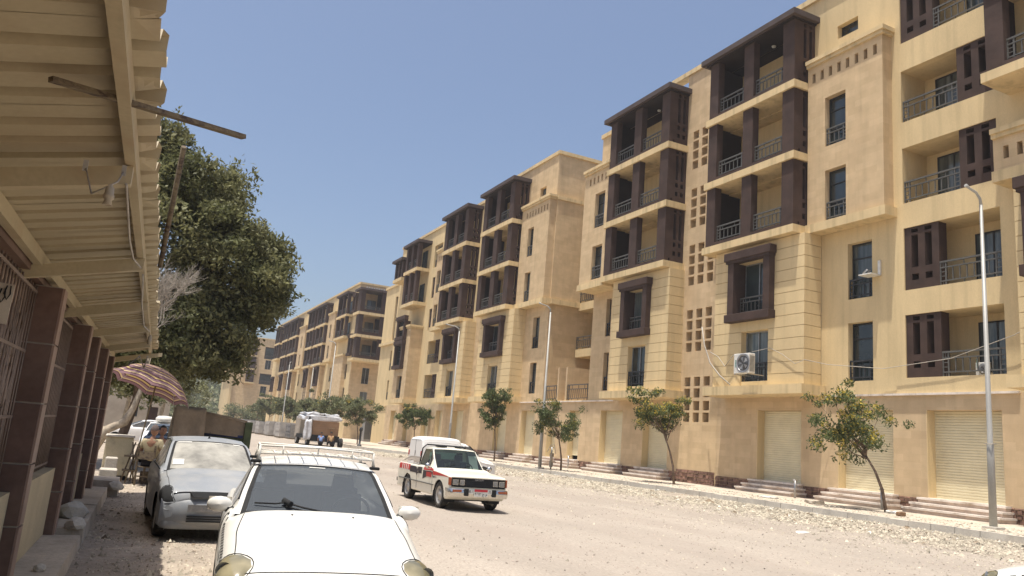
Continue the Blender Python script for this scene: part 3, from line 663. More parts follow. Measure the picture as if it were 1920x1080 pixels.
for i in range(9): pbox('vent_block', M_WHITEP, D, 31.4+i*0.4, 31.6+i*0.4, YD-0.1, YD-0.062, 23.6, 23.9)
def d_stack(y0, y1, lv): stack(D, 29.5, XD, y0, y1, w=(y1-y0)*0.12, levels=lv)
Lf = ((12.6, 16.1), (16.1, 19.6), (19.6, 22.9)); L2 = ((16.1, 19.6), (19.6, 22.9))
stack(D, 29.5, XD, 121.5, 128.0, w=0.7, levels=L2, near_screen=False)
MB().box(29.9, XD-0.001, 122.0, 127.5, 4.95, 13.0).wbuild('bay', M_TAN, D); pbox('cornice', M_LEDGE, D, 29.7, XD-0.001, 121.8, 127.7, 13.001, 13.3)
brown_frame(D, XD, 119.3, 121.2, 12.9, 16.3); brown_frame(D, XD, 119.3, 121.2, 19.7, 22.8); window(D, XD-0.45, 119.7, 120.8, 13.4, 15.7, rail=False)
for (a, b) in ((136, 143.4), (145.2, 151.3), (161, 168.8), (171, 177)): d_stack(a, b, Lf)
d_stack(181, 187, L2)
for (a, b) in ((129.5, 134.3), (153.4, 159.0)): t_block(D, 29.6, XD, a, b, b, [(a+2, a+3.1, 16.6, 18.9), (a+2, a+3.1, 13.1, 15.3)], z0=12.9, ztop=20.6, dent=False)
for (a, b) in ((137, 142.5), (146, 150.5), (162, 167.5), (171.5, 176), (182, 187)):
    MB().box(29.8, XD-0.001, a, b, 4.95, 12.2).wbuild('bay', M_TAN, D); brown_frame(D, 29.8, a+0.9, a+3.4, 8.6, 12.0, pw=0.35); window(D, 29.45, a+1.3, a+3.0, 9.0, 11.4, rail=False); window(D, 29.49, a+1.3, a+3.0, 5.5, 7.8)
shD = [(a, a+2.2) for a in (124, 131, 138, 144, 151, 158, 165, 172, 179)]
for a, b in shD: shutter(D, XD-0.05, a, b, 0.5, 4.0)

# ---------------------------------------------------------------- building E (across the end of the street)
YE = 220
Eb = empty('apartment_building', (30, YE, 0.2), 'furthest apartment block, standing across the end of the street and facing the camera', 'apartment building', 'apartment blocks along the street')
hE = []
for z in (20.0-1.2, 15.5-0.2, 11.9-0.4, 8.0, 4.9): pass
winE = [(32.9, 34.4, 15.8, 18.3), (32.5, 34.1, 8.4, 11.2), (32.3, 33.9, 4.8, 7.4)]
wallgrid(Eb, 'wall', M_TAN, YE, 0.4, 25.2, 62, 0.2, 23.9, winE+[(32.4, 35.6, 18.6, 21.9), (31.9, 35.2, 11.7, 14.6)], 'y')
for q in winE: window(Eb, YE, *q, rail=False, depth=0.15, style=1, axis='y')
for q in ((32.4, 35.6, 18.6, 21.9), (31.9, 35.2, 11.7, 14.6)):
    pbox('recess_panel', M_BROWN, Eb, q[0], q[1], YE+0.5, YE+0.6, q[2], q[3]); window(Eb, YE+0.2, q[0]+0.3, q[1]-0.2, q[2]+0.1, q[3]-0.3, rail=True, depth=0.2, style=2, axis='y')
MB().box(24.6, 25.199, YE-0.5, 240, 0.2, 18.2).box(25.2, 25.6, YE+0.41, 240, 0.2, 23.9).box(25.61, 62, YE+0.41, 240, 23.0, 23.4).wbuild('side_wall', M_CREAM, Eb)
MB().box(23.8, 24.599, YE-1.2, 236, 14.4, 18.0).wbuild('side_bay', M_CREAM, Eb)
for z0, z1 in ((11.95, 15.2), (15.6, 18.8), (19.2, 22.6)):
    pbox('bay_panel', M_BROWN, Eb, 28.3, 30.3, YE-1.0, YE-0.001, z0, z1); pbox('balcony_slab', M_LEDGE, Eb, 27.9, 30.6, YE-1.4, YE-0.001, z0-0.35, z0-0.001)
pbox('parapet_coping', M_LEDGE, Eb, 25.0, 62, YE-0.15, YE+0.5, 23.902, 24.2); pbox('string_course', M_LEDGE, Eb, 25.2, 62, YE-0.08, YE-0.001, 3.9, 4.15)
# ================================================================ VEHICLES
def cr(P, f):
    """Catmull-Rom upsampling along axis 0"""
    P = np.asarray(P, float); n = len(P); out = []
    for i in range(n-1):
        p0 = P[max(i-1, 0)]; p1 = P[i]; p2 = P[i+1]; p3 = P[min(i+2, n-1)]
        for k in range(f):
            t = k/f; out.append(0.5*((2*p1)+(-p0+p2)*t+(2*p0-5*p1+4*p2-p3)*t*t+(-p0+3*p1-3*p2+p3)*t**3))
    out.append(P[-1]); return np.array(out)
def paint(name, col, rough=0.3, coat=0.6, dirt=None, dlo=0.5, dhi=0.75, dscale=1.6, damt=0.6, bump=0):
    return mat(name, col, rough, 0.02, 2, fine=0.02, coat=coat, spec=0.4, dirt=dirt, dlo=dlo, dhi=dhi, dscale=dscale, damt=damt, localco=True, bscale=60, bump=bump)
def glassmat(name, tint, mixf, dust=None, sky_dust_film=0.0, dlo=0.4, dhi=0.7, rough=0.03):
    m = bpy.data.materials.new(name); m.use_nodes = True; N = m.node_tree.nodes; L = m.node_tree.links
    b = N['Principled BSDF']; b.inputs['Base Color'].default_value = (0.02, 0.025, 0.03, 1); b.inputs['Roughness'].default_value = rough; b.inputs['Specular IOR Level'].default_value = 0.6
    t = N.new('ShaderNodeBsdfTransparent'); t.inputs[0].default_value = (*tint, 1)
    x = N.new('ShaderNodeMixShader'); x.inputs[0].default_value = mixf; L.new(t.outputs[0], x.inputs[1]); L.new(b.outputs[0], x.inputs[2]); out = x.outputs[0]
    if sky_dust_film:
        fd = N.new('ShaderNodeBsdfDiffuse'); fd.inputs[0].default_value = (0.30, 0.33, 0.36, 1); fm = N.new('ShaderNodeMixShader'); fm.inputs[0].default_value = sky_dust_film; L.new(out, fm.inputs[1]); L.new(fd.outputs[0], fm.inputs[2]); out = fm.outputs[0]  # grey-blue diffuse layer: sky reflection painted onto the glass, together with dust
    if dust:
        d = N.new('ShaderNodeBsdfDiffuse'); d.inputs[0].default_value = (*dust, 1)
        tc = N.new('ShaderNodeTexCoord'); n = N.new('ShaderNodeTexNoise'); n.inputs['Scale'].default_value = 2.6; n.inputs['Detail'].default_value = 7; n.inputs['Roughness'].default_value = 0.6
        L.new(tc.outputs['Object'], n.inputs['Vector']); r_ = N.new('ShaderNodeMapRange'); r_.inputs[1].default_value = dlo; r_.inputs[2].default_value = dhi; r_.inputs[3].default_value = 0.05; r_.inputs[4].default_value = 0.88
        L.new(n.outputs[0], r_.inputs[0]); y = N.new('ShaderNodeMixShader'); L.new(r_.outputs[0], y.inputs[0]); L.new(out, y.inputs[1]); L.new(d.outputs[0], y.inputs[2]); out = y.outputs[0]
    L.new(out, N['Material Output'].inputs[0]); return m
P_WHITE = paint('white_car_paint', (0.66, 0.645, 0.59), 0.34, 0.5, dirt=(0.55, 0.50, 0.42), damt=0.6, dlo=0.42)
P_GREY = paint('dusty_grey_paint', (0.22, 0.235, 0.25), 0.55, 0.15, dirt=(0.33, 0.32, 0.30), dlo=0.42, dhi=0.7, damt=0.8)
P_CREAMW = paint('cream_pickup_paint', (0.72, 0.68, 0.56), 0.35, 0.4, dirt=(0.5, 0.42, 0.32), dlo=0.55, dhi=0.8, damt=0.5)
P_VAN = paint('white_van_paint', (0.74, 0.72, 0.68), 0.4, 0.3)
P_DARK = paint('dark_car_paint', (0.05, 0.055, 0.06), 0.4, 0.3)
M_INT = mat('car_interior', (0.035, 0.035, 0.037), 0.9, 0.2, 6, localco=True)
M_SEAT = mat('seat_fabric', (0.055, 0.055, 0.06), 0.95, 0.2, 10, localco=True)
M_GAP = mat('panel_gap', (0.02, 0.02, 0.02), 0.9, 0.1, 6)
G_WS = glassmat('windscreen_glass', (0.5, 0.54, 0.56), 0.25, sky_dust_film=0.2)
G_SIDE = glassmat('tinted_side_glass', (0.02, 0.02, 0.02), 0.93, dust=(0.3, 0.27, 0.23), dlo=0.3, dhi=1.0)
G_DUSTY = glassmat('dusty_windscreen', (0.4, 0.42, 0.42), 0.4, dust=(0.44, 0.42, 0.37), dlo=0.1, dhi=0.66)
G_GREEN = glassmat('green_windscreen', (0.30, 0.46, 0.41), 0.3, sky_dust_film=0.03)
M_HEAD = mat('yellowed_headlight', (0.10, 0.09, 0.05), 0.15, 0.4, 5, spec=0.4, coat=0.35, col2=(0.30, 0.26, 0.16), localco=True)
M_RIM = mat('steel_rim', (0.42, 0.40, 0.37), 0.45, 0.1, 6, metal=0.5, localco=True)
M_RED = mat('red_lens', (0.35, 0.02, 0.015), 0.25, 0.1, 6, coat=0.6)
M_ORANGE = mat('amber_lens', (0.32, 0.07, 0.02), 0.25, 0.1, 6, coat=0.6)
M_CLEAR = mat('lamp_lens', (0.16, 0.165, 0.16), 0.12, 0.2, 20, coat=1.0, spec=0.8)
def wheel(parent, x, y, r, wd, side, rim=None):
    """side -1/+1: which way the outer face points"""
    key = ('w', r, wd, side, (rim or M_RIM).name)
    if key not in BOXC:
        s = side
        t = MB().lathe([(r*0.62, -s*wd/2), (r*0.9, -s*wd/2), (r, -s*wd*0.35), (r, s*wd*0.35), (r*0.93, s*wd/2), (r*0.66, s*wd*0.47), (r*0.6, s*wd*0.3)], 32, 'x')
        n = 32
        for k in range(n):
            a = 2*PI*k/n; c, q = math.cos(a), math.sin(a)
            t.add([(-wd*0.3, c*r*1.0, q*r*1.0), (wd*0.3, c*r*1.0, q*r*1.0), (wd*0.3, c*r*1.012+q*0.012, q*r*1.012-c*0.012), (-wd*0.3, c*r*1.012+q*0.012, q*r*1.012-c*0.012)], [(0, 1, 2, 3)])
        rm = MB().lathe([(r*0.66, s*wd*0.46), (r*0.62, s*wd*0.44), (r*0.58, s*wd*0.28), (r*0.42, s*wd*0.22), (r*0.36, s*wd*0.32), (r*0.2, s*wd*0.36), (r*0.17, s*wd*0.44), (0.001, s*wd*0.46)], 28, 'x')
        for k in range(8):
            a = 2*PI*k/8; rm.lathe([(0.0, s*0.012), (r*0.05, s*0.01), (r*0.05, 0)], 6, 'x', (s*wd*0.26, math.cos(a)*r*0.5, math.sin(a)*r*0.5))
        BOXC[key] = (t.mesh('tyre', M_TYRE), rm.mesh('rim', rim or M_RIM))
    tm, rm_ = BOXC[key]; w_ = put('wheel', tm, parent, (x, y, r)); put('rim', rm_, w_, (x, y, r)).location = (0, 0, 0); return w_
class Body:
    """lofted lower body. stations: (y, [(x,z) half section from centre top to bottom centre])"""
    def __init__(s, sts, fu=3, fv=3, wheels=(), wr=0.33, xarch=0.6):
        n = len(sts[0][1]); ctrl = np.array([[(x, y, z) for x, z in sec] for y, sec in sts])
        G = cr(ctrl, fu); G = cr(np.swapaxes(G, 0, 1), fv); s.G = np.swapaxes(G, 0, 1); s.G[..., 0] = np.maximum(s.G[..., 0], 0); s.G[:, 0, 0] = 0; s.G[:, -1, 0] = 0
        s.wheels = wheels; s.wr = wr; s.xarch = xarch
    def full(s):
        a = s.G; b = a[:, ::-1].copy(); b[..., 0] *= -1; return np.concatenate([b[:, :-1], a], 1)
    def build(s, parent, m, name='body'):
        P = s.full().copy(); na, nb = P.shape[:2]
        kill = np.zeros((na, nb), bool)
        for wy in s.wheels:
            dy = P[..., 1]-wy; dz = P[..., 2]-s.wr*0.98; d = np.hypot(dy, dz); side = np.abs(P[..., 0]) > s.xarch
            ins = (d < s.wr*1.17) & side & (P[..., 2] < s.wr*2.3); kill |= ins
            f = np.where(ins, s.wr*1.17/np.maximum(d, 1e-3), 1)
            P[..., 1] = np.where(ins, wy+dy*f, P[..., 1]); P[..., 2] = np.where(ins, np.maximum(s.wr*0.98+dz*f, 0.12), P[..., 2])
        mb = MB(); V = P.reshape(-1, 3).tolist(); F = []
        for i in range(na-1):
            for j in range(nb-1):
                if kill[i, j] and kill[i+1, j] and kill[i, j+1] and kill[i+1, j+1]: continue
                F.append((i*nb+j, i*nb+j+1, (i+1)*nb+j+1, (i+1)*nb+j))
        F.append(tuple(range(nb))[::-1]); F.append(tuple((na-1)*nb+j for j in range(nb)))
        mb.add(V, F, True); mb.smooth[-1] = mb.smooth[-2] = False
        o = mb.build(name, m, parent)
        wl_ = MB()
        for wy in s.wheels:
            for sd in (-1, 1):
                x1 = sd*(s.xarch+0.0); x2 = sd*(s.xarch-0.25+0.35); pts = []
                for k in range(15):
                    a = -0.35+(PI+0.7)*k/14; pts.append((math.cos(a)*s.wr*1.19+wy, max(0.1, math.sin(a)*s.wr*1.19+s.wr*0.98)))
                xs_ = sd*(s.xarch-0.12); xe = sd*(s.maxx(wy)-0.025); n0 = len(pts)
                wl_.add([(xs_, y, z) for y, z in pts]+[(xe, y, z) for y, z in pts], [(k, k+1, k+1+n0, k+n0) for k in range(n0-1)]+[tuple(range(n0))])
        if s.wheels: wl_.build('wheel_arch', M_GAP, parent)
        return o
    def maxx(s, y):
        i = np.argmin(np.abs(s.G[:, 0, 1]-y)); return s.G[i, :, 0].max()
    def pt(s, y, frac, side=1, off=0.0):
        """point on the section nearest y at section fraction 0..1 with normal offset"""
        ys = s.G[:, 0, 1]; i = int(np.searchsorted(ys, y)); i = min(max(i, 1), len(ys)-2); t = (y-ys[i-1])/(ys[i]-ys[i-1]+1e-9); t = min(max(t, 0), 1)
        S = s.G[i-1]*(1-t)+s.G[i]*t; k = frac*(len(S)-1); j = min(int(k), len(S)-2); q = k-j; p = S[j]*(1-q)+S[j+1]*q
        tu = S[min(j+1, len(S)-1)]-S[j]; tv = s.G[min(i+1, len(ys)-1)][j]-s.G[max(i-2, 0)][j]; n = np.cross(tu, tv); n /= (np.linalg.norm(n)+1e-9)
        if n[0] < 0 and frac > 0.3: n = -n
        if frac <= 0.3 and n[2] < 0: n = -n
        p = p+n*off; return Vector((p[0]*side, p[1], p[2]))
class House:
    """greenhouse: profile list (y,z,halfwidth,drop,sweep) front to back; names of segments"""
    def __init__(s, prof, belt, fu=6): s.p = np.array(prof, float); s.belt = belt
    def at(s, v, u, off=0.0):
        k = min(int(v), len(s.p)-2); t = v-k; y, z, hw, dr, sw = s.p[k]*(1-t)+s.p[k+1]*t
        P = np.array([hw*u, y+sw*u*u, z-dr*u*u])
        if off:
            e = 0.01; a = s.at(v-e if v > e else v, u); b = s.at(min(v+e, len(s.p)-1), u); c = s.at(v, u-e); d = s.at(v, u+e)
            n = np.cross(d-c, b-a); n /= np.linalg.norm(n)+1e-9; P = P+n*off
        return P
    def patch(s, v0, v1, u0, u1, off=0.0, nv=6, nu=12, rad=0.0):
        G = np.array([[s.at(v0+(v1-v0)*i/nv, u0+(u1-u0)*j/nu, off) for j in range(nu+1)] for i in range(nv+1)]); return G
    def side(s, v, q, sd=1, off=0.0):
        P = s.at(v, 1.0); y = P[1]; b = s.belt(y); B = np.array([b[0], y, b[1]]); X = P*(1-q)+B*q; X[0] += off; X[0] *= sd; return X
    def sidepatch(s, v0, v1, q0, q1, sd=1, off=0.0, nv=8, nq=3, q1f=None):
        return np.array([[s.side(v0+(v1-v0)*i/nv, q0+(q1-q0)*j/nq, sd, off) for j in range(nq+1)] for i in range(nv+1)])

def sedan_sections(hood=0.96, w=0.84, nose=0.62, tail=0.98, L0=-2.12, L1=2.15, cowl=-0.92, tubend=1.55, zb=0.2):
    def hs(y, zt, w_, crown=0.03, bot=zb):      # hood style section
        return (y, [(0, zt+crown), (w_*0.45, zt+crown*0.8), (w_*0.78, zt), (w_*0.92, zt-0.05), (w_*0.985, zt-0.13), (w_, zt-0.24), (w_, 0.46), (w_*0.985, 0.30), (w_*0.95, bot), (w_*0.7, bot-0.02), (0, bot-0.02)])
    def tub(y, zsh, w_, zin=0.55, bot=zb):
        return (y, [(0, zin), (w_*0.45, zin), (w_*0.80, zin+0.02), (w_*0.88, zsh-0.02), (w_*0.955, zsh-0.015), (w_, zsh-0.16), (w_, 0.46), (w_*0.985, 0.30), (w_*0.95, bot), (w_*0.7, bot-0.02), (0, bot-0.02)])
    S = [(L0, [(0, nose-0.02), (0.28, nose-0.03), (0.5, nose-0.06), (0.56, nose-0.09), (0.6, nose-0.14), (0.62, nose-0.2), (0.62, 0.42), (0.61, 0.34), (0.58, 0.27), (0.4, 0.25), (0, 0.25)]),
         hs(L0+0.05, nose+0.03, w*0.90, 0.02), hs(L0+0.16, nose+0.09, w*0.96, 0.025), hs(L0+0.34, nose+0.155, w*0.985), hs(L0+0.6, nose+0.215, w*0.985, 0.035), hs(-1.2, hood-0.06, w, 0.04), hs(cowl-0.02, hood, w*1.0, 0.035),
         tub(cowl+0.06, hood-0.01, w*1.0), tub(-0.3, hood-0.0, w*1.01), tub(0.5, hood-0.0, w*1.01), tub(tubend-0.1, hood+0.01, w*1.0),
         hs(tubend, tail+0.02, w*0.995, 0.02), hs(1.85, tail, w*0.97, 0.02), hs(L1-0.07, tail-0.06, w*0.9, 0.02), hs(L1, tail-0.2, w*0.8, 0.01)]
    return S
def tube_on(mb, pts, r=0.004, n=5): mb.tube(pts, r, n)
def make_sedan(root, P, detail=2, hood=0.96, nose=0.62, w=0.84, roofz=1.40, glass=None, gaps=True, tail=0.98, rear_y=1.62, L1=2.15, L0=-2.12, roof_back=1.0, sideglass=None, head='oval'):
    B = Body(sedan_sections(hood, w, nose, tail=tail, L1=L1, L0=L0, tubend=min(1.55, L1-0.6)), wheels=(-1.30, 1.28), wr=0.30, xarch=w-0.2)
    B.build(root, P)
    for y in (-1.30, 1.28):
        for sd in (-1, 1): wheel(root, sd*(w-0.12), y, 0.30, 0.19, sd)
    bz = hood-0.015
    H = House([(-0.93, hood+0.0, 0.735, 0.03, 0.16), (-0.55, hood+0.17, 0.69, 0.025, 0.12), (-0.15, roofz-0.09, 0.63, 0.03, 0.09), (0.0, roofz-0.035, 0.60, 0.035, 0.07), (0.16, roofz-0.005, 0.585, 0.04, 0.04), (0.55, roofz+0.035, 0.585, 0.045, 0), (roof_back, roofz+0.01, 0.575, 0.045, -0.04), (roof_back+0.15, roofz-0.07, 0.575, 0.04, -0.06), (rear_y, tail+0.03, 0.62, 0.03, -0.12)],
              lambda y: (0.775 if y < 1.2 else 0.75, bz+0.0))
    G_ = glass or G_WS
    # roof skin
    MB().grid(H.patch(3.0, 6.9, -1, 1, 0, 14, 14), True, True).build('roof', P, root)
    MB().grid(H.patch(3.0, 6.9, -0.97, 0.97, -0.03, 8, 8), True, False).build('headliner', M_INT, root)
    # windscreen with dark border and pillars
    ws = MB().grid(H.patch(0.12, 2.92, -0.9, 0.9, -0.004, 14, 16), True, True).build('windscreen', G_, root)
    bd = MB()
    for (a, b, c, d) in ((0.0, 0.16, -0.97, 0.97), (2.86, 3.02, -0.97, 0.97)): bd.grid(H.patch(a, b, c, d, 0.001, 2, 14), True, True)
    for sd in (-1, 1):
        c, d = sorted((sd*0.885, sd*0.945)); bd.grid(H.patch(0.1, 2.92, c, d, 0.001, 12, 2), True, True)
    bd.build('windscreen_seal', M_BLACK, ws)
    for sd in (-1, 1):
        c, d = sorted((sd*0.94, sd*1.0)); MB().grid(H.patch(0.0, 3.02, c, d, 0.006, 12, 3), True, True).build('windscreen_pillar', P, root)
    rg = MB().grid(H.patch(7.0, 7.95, -0.92, 0.92, 0, 6, 8), True, True).build('rear_window', G_, root)
    rp = MB()
    for sd in (-1, 1):
        c, d = sorted((sd*0.9, sd*1.0)); rp.grid(H.patch(6.9, 8.0, c, d, 0.004, 6, 2), True, True)
    rp.build('rear_pillar', P, root)
    for sd in (-1, 1):
        sp = MB().grid(H.sidepatch(0.0, 8.0, 0, 1.0, sd, 0.0, 30, 4), True, sd > 0).build('side_panel', P, root)
        b = MB().grid(H.sidepatch(0.9, 4.62, 0.10, 0.93, sd, 0.006, 16, 3), True, sd > 0); b.build('front_side_window', sideglass or G_SIDE, sp)
        MB().grid(H.sidepatch(4.78, 6.75, 0.10, 0.93, sd, 0.006, 10, 3), True, sd > 0).build('rear_side_window', sideglass or G_SIDE, sp)
        tr = MB(); tr.tube([Vector(H.side(0.7+0.1*i, 0.07, sd, 0.008)) for i in range(62)], 0.008, 5); tr.tube([Vector(H.side(0.3+0.1*i, 0.96, sd, 0.012)) for i in range(66)], 0.008, 5); tr.build('window_trim', M_BLACK, sp)
    # interior
    MB().grid(np.array([[(x, y, z-0.02*abs(x)) for x in np.linspace(-0.7, 0.7, 9)] for y, z in ((-0.86, hood-0.03), (-0.6, hood-0.02), (-0.42, hood-0.05), (-0.34, hood-0.2), (-0.33, 0.5))]), True).build('dashboard', M_INT, root)
    for x in (-0.36, 0.36):
        st = MB(); st.hexa([(x-0.23, 0.32, 0.5), (x+0.23, 0.32, 0.5), (x+0.23, 0.46, 0.5), (x-0.23, 0.46, 0.5), (x-0.2, 0.52, 1.06), (x+0.2, 0.52, 1.06), (x+0.2, 0.64, 1.06), (x-0.2, 0.64, 1.06)])
        s_ = st.build('seat', M_SEAT, root); hr = MB(); hr.hexa([(x-0.12, 0.56, 1.1), (x+0.12, 0.56, 1.1), (x+0.12, 0.66, 1.1), (x-0.12, 0.66, 1.1), (x-0.1, 0.57, 1.26), (x+0.1, 0.57, 1.26), (x+0.1, 0.65, 1.26), (x-0.1, 0.65, 1.26)]); hr.build('headrest', M_SEAT, s_)
    pbox_l('rear_seat', M_SEAT, root, -0.6, 0.6, 1.1, 1.28, 0.5, 1.08)
    # steering wheel on the car's left (camera right)
    sw_ = MB(); c = Vector((0.36, -0.20, hood-0.02)); nrm = Vector((0, 0.85, 0.5)).normalized(); u = Vector((1, 0, 0)); v = nrm.cross(u)
    sw_.tube([c+(u*math.cos(a)+v*math.sin(a))*0.185 for a in [2*PI*k/24 for k in range(25)]], 0.014, 6, False); sw_.tube([c-u*0.18, c+u*0.18], 0.018, 6); sw_.tube([c, c+Vector((0, -0.22, -0.1))], 0.03, 6)
    sw_.build('steering_wheel', M_INT, root)
    return B, H
def pbox_l(name, m, parent, x0, x1, y0, y1, z0, z1, bev=0.0):
    """box given in the parent's local frame (parent is a rotated or scaled thing)"""
    o = pbox(name, m, parent, x0, x1, y0, y1, z0, z1, bev); return o

def vehicle(name, label, cat, x, y, rz, s=0.907, group=None):
    return empty(name, (x, y, 0.02), label, cat, group, rz, s)

# ---- white sedan in the foreground
wc = vehicle('parked_car', 'white sedan with a chromed roof rack and checkered fender stickers, large in the foreground', 'car', 1.745, 7.62, R(-7.5), 0.93)
Bw, Hw = make_sedan(wc, P_WHITE, L0=-2.22, nose=0.60)
def headlight(B, root, sd, y0=-2.0, y1=-1.62, m=M_HEAD, f0=0.30, f1=0.52):
    n = 14; k = 8; P = []
    for i in range(k+1):
        row = []
        for j in range(n+1):
            a = 2*PI*j/n; rr = i/k; yy = (y0+y1)/2+math.cos(a)*rr*(y1-y0)/2; ff = (f0+f1)/2+math.sin(a)*rr*(f1-f0)/2
            bulge = 0.008+(0.026 if m is M_HEAD else -0.002)*(1-rr*rr); row.append(B.pt(yy, ff, sd, bulge if rr < 0.99 else 0.0))
        P.append(row)
    o = MB().grid(np.array([[tuple(q) for q in r_] for r_ in P]), True, sd < 0).build('headlight', m, root)
    rim = MB().tube([B.pt((y0+y1)/2+math.cos(a)*(y1-y0)/2*1.03, (f0+f1)/2+math.sin(a)*(f1-f0)/2*1.03, sd, 0.003) for a in [2*PI*j/24 for j in range(25)]], 0.004, 5, False).build('seal', M_GAP, o)
    for (dy, df, r_) in (((0.0, 0.0, 0.06),) if m is M_HEAD and sd < 5 else ()):
        p = B.pt((y0+y1)/2+dy, (f0+f1)/2+df, sd, 0.012); MB().lathe([(0.001, 0.022), (r_*0.6, 0.02), (r_, 0.0)], 14, 'y', (0, 0, 0)).build('reflector', M_CLEAR, o, p)
    return o
for sd in (-1, 1): headlight(Bw, wc, sd, -2.21, -1.80, f0=0.17, f1=0.45)
# hood shut lines
gp = MB()
for sd in (-1, 1):
    gp.tube([Bw.pt(-2.08+(1.08)*i/16, 0.235-0.035*max(0, (i-9)/7)**2 - (0.03 if i < 2 else 0), sd, 0.001) for i in range(17)], 0.0045, 4)
    gp.tube([Bw.pt(-0.86, 0.36+0.4*i/12, sd, 0.002) for i in range(13)], 0.004, 4); gp.tube([Bw.pt(0.25, 0.40+0.36*i/12, sd, 0.002) for i in range(13)], 0.004, 4)
    gp.tube([Bw.pt(-1.66+0.84*i/14, 0.40-0.05*(i/14), sd, 0.001) for i in range(4)], 0.003, 4)
gp.tube([Bw.pt(-2.12, 0.235*abs(u), -1 if u < 0 else 1, 0.002) for u in np.linspace(-1, 1, 25)], 0.004, 4)
gp.build('panel_gap', M_GAP, wc)
# washer jets
for x in (-0.26, 0.27): MB().lathe([(0.012, 0), (0.009, 0.012), (0.0, 0.014)], 8).build('washer_jet', M_GAP, wc, (x, -1.08, 0.975))
# checker stickers along the car's right fender (camera left): two rows of ticks
ck = MB()
for i in range(15):
    for r_ in range(2):
        y0 = -1.80+i*0.062; y0 += 0.031*(r_); a = 0.335+r_*0.02; q = [Bw.pt(y0, a, -1, 0.003), Bw.pt(y0+0.03, a, -1, 0.003), Bw.pt(y0+0.03, a+0.02, -1, 0.003), Bw.pt(y0, a+0.02, -1, 0.003)]; ck.add(q, [(0, 1, 2, 3)])
ck.build('checker_sticker', M_GAP, wc)
# grille and badge
gr = MB(); gr.tube([Bw.pt(-2.175, 0.2*abs(u), -1 if u < 0 else 1, 0.012) for u in np.linspace(-1, 1, 21)], 0.018, 8)
go = gr.build('grille_surround', M_CHROME, wc)
g2 = MB()
for i in range(28):
    x = -0.27+0.02*i; g2.box(x, x+0.008, -2.23, -2.20, 0.50, 0.60)
g2.box(-0.28, 0.28, -2.218, -2.212, 0.49, 0.61); g2.build('grille', M_BLACK, go)
MB().lathe([(0.0, -0.02), (0.035, -0.018), (0.045, 0)], 16, 'y').build('badge', M_CHROME, go, (0, -2.22, 0.58))
# bumper line and plate
pbox_l('number_plate', M_WHITEP, wc, -0.26, 0.26, -2.26, -2.24, 0.33, 0.44)
# mirrors
for sd in (-1, 1):
    mm = MB(); prof = []
    for i in range(9):
        t = i/8; a = t*PI; prof.append((0.085*math.sin(a)**0.7+0.001, -0.085+0.17*t))
    vs = MB().lathe(prof, 16, 'y'); vs.v = [(v[0]*1.3, v[1]*0.6, v[2]*0.8) for v in vs.v]
    mo = vs.build('mirror', P_WHITE, wc, (sd*0.875, -0.62, 1.0))
    MB().tube([(sd*-0.16, 0.04, -0.07), (sd*-0.06, 0.0, -0.03)], [0.03, 0.035], 8).build('mirror_stalk', M_BLACK, mo, (0, 0, 0)).location = (0, 0, 0)
    g_ = MB().add([(-0.1, 0.062, -0.06), (0.1, 0.062, -0.06), (0.1, 0.062, 0.06), (-0.1, 0.062, 0.06)], [(0, 1, 2, 3)]).build('mirror_glass', M_CHROME, mo); g_.location = (0, 0, 0)
# wiper
wp = MB(); wp.tube([Hw.at(0.42, -0.80, 0.02), Hw.at(0.36, -0.55, 0.03), Hw.at(0.40, -0.42, 0.035)], 0.008, 6); wp.tube([Hw.at(0.50, -0.45, 0.03), Hw.at(0.3, -0.36, 0.04)], 0.028, 8)
wp.tube([Hw.at(0.42, -0.46, 0.035), Hw.at(0.22, -0.2, 0.03), Hw.at(0.08, 0.1, 0.02)], 0.009, 6); wp.tube([Hw.at(0.3, -0.42, 0.02), Hw.at(0.06, -0.1, 0.02)], 0.007, 6)
wp.build('windscreen_wiper', M_BLACK, wc)
st_ = MB(); st_.grid(Hw.patch(2.55, 2.65, -0.13, 0.13, 0.003, 1, 6), True, True); st_.build('tint_sticker', M_WHITEP, wc)
# roof rack
rr = MB(); yF, yB, hwF = 0.06, 1.02, 0.575
rail_pts = lambda z, hw, y0, y1: [(-hw, y0, z), (-hw, y1, z), (hw, y1, z), (hw, y0, z), (-hw, y0, z)]
rr.tube([(-hwF, yF, 1.525), (0, yF-0.03, 1.54), (hwF, yF, 1.525)], 0.011, 8); rr.tube([(-hwF, yF, 1.45), (0, yF-0.02, 1.465), (hwF, yF, 1.45)], 0.009, 8)
rr.tube([(-hwF, yB, 1.525), (hwF, yB, 1.525)], 0.011, 8); rr.tube([(-hwF, yB, 1.455), (hwF, yB, 1.455)], 0.009, 8)
for sd in (-1, 1): rr.tube([(sd*hwF, yF, 1.525), (sd*hwF, yB, 1.525)], 0.011, 8); rr.tube([(sd*hwF, yF, 1.45), (sd*hwF, yB, 1.455)], 0.009, 8)
for x in (-0.42, -0.28, -0.14, 0.0, 0.14, 0.28, 0.42): rr.tube([(x, yF, 1.455), (x, 0.5, 1.47), (x, yB, 1.455)], 0.007, 6)
for y in (0.35, 0.68): rr.tube([(-hwF, y, 1.45), (hwF, y, 1.45)], 0.009, 6)
for x in (-0.35, 0.0, 0.35): rr.tube([(x, yF-0.01, 1.45), (x, yF-0.02, 1.53)], 0.007, 6)
for y in (0.38, 0.7):
    for sd in (-1, 1): rr.tube([(sd*hwF, y, 1.45), (sd*hwF, y, 1.525)], 0.008, 6)
rko = rr.build('roof_rack', mat('bright_aluminium', (0.78, 0.74, 0.65), 0.45, 0.05, 4, metal=0.0), wc)
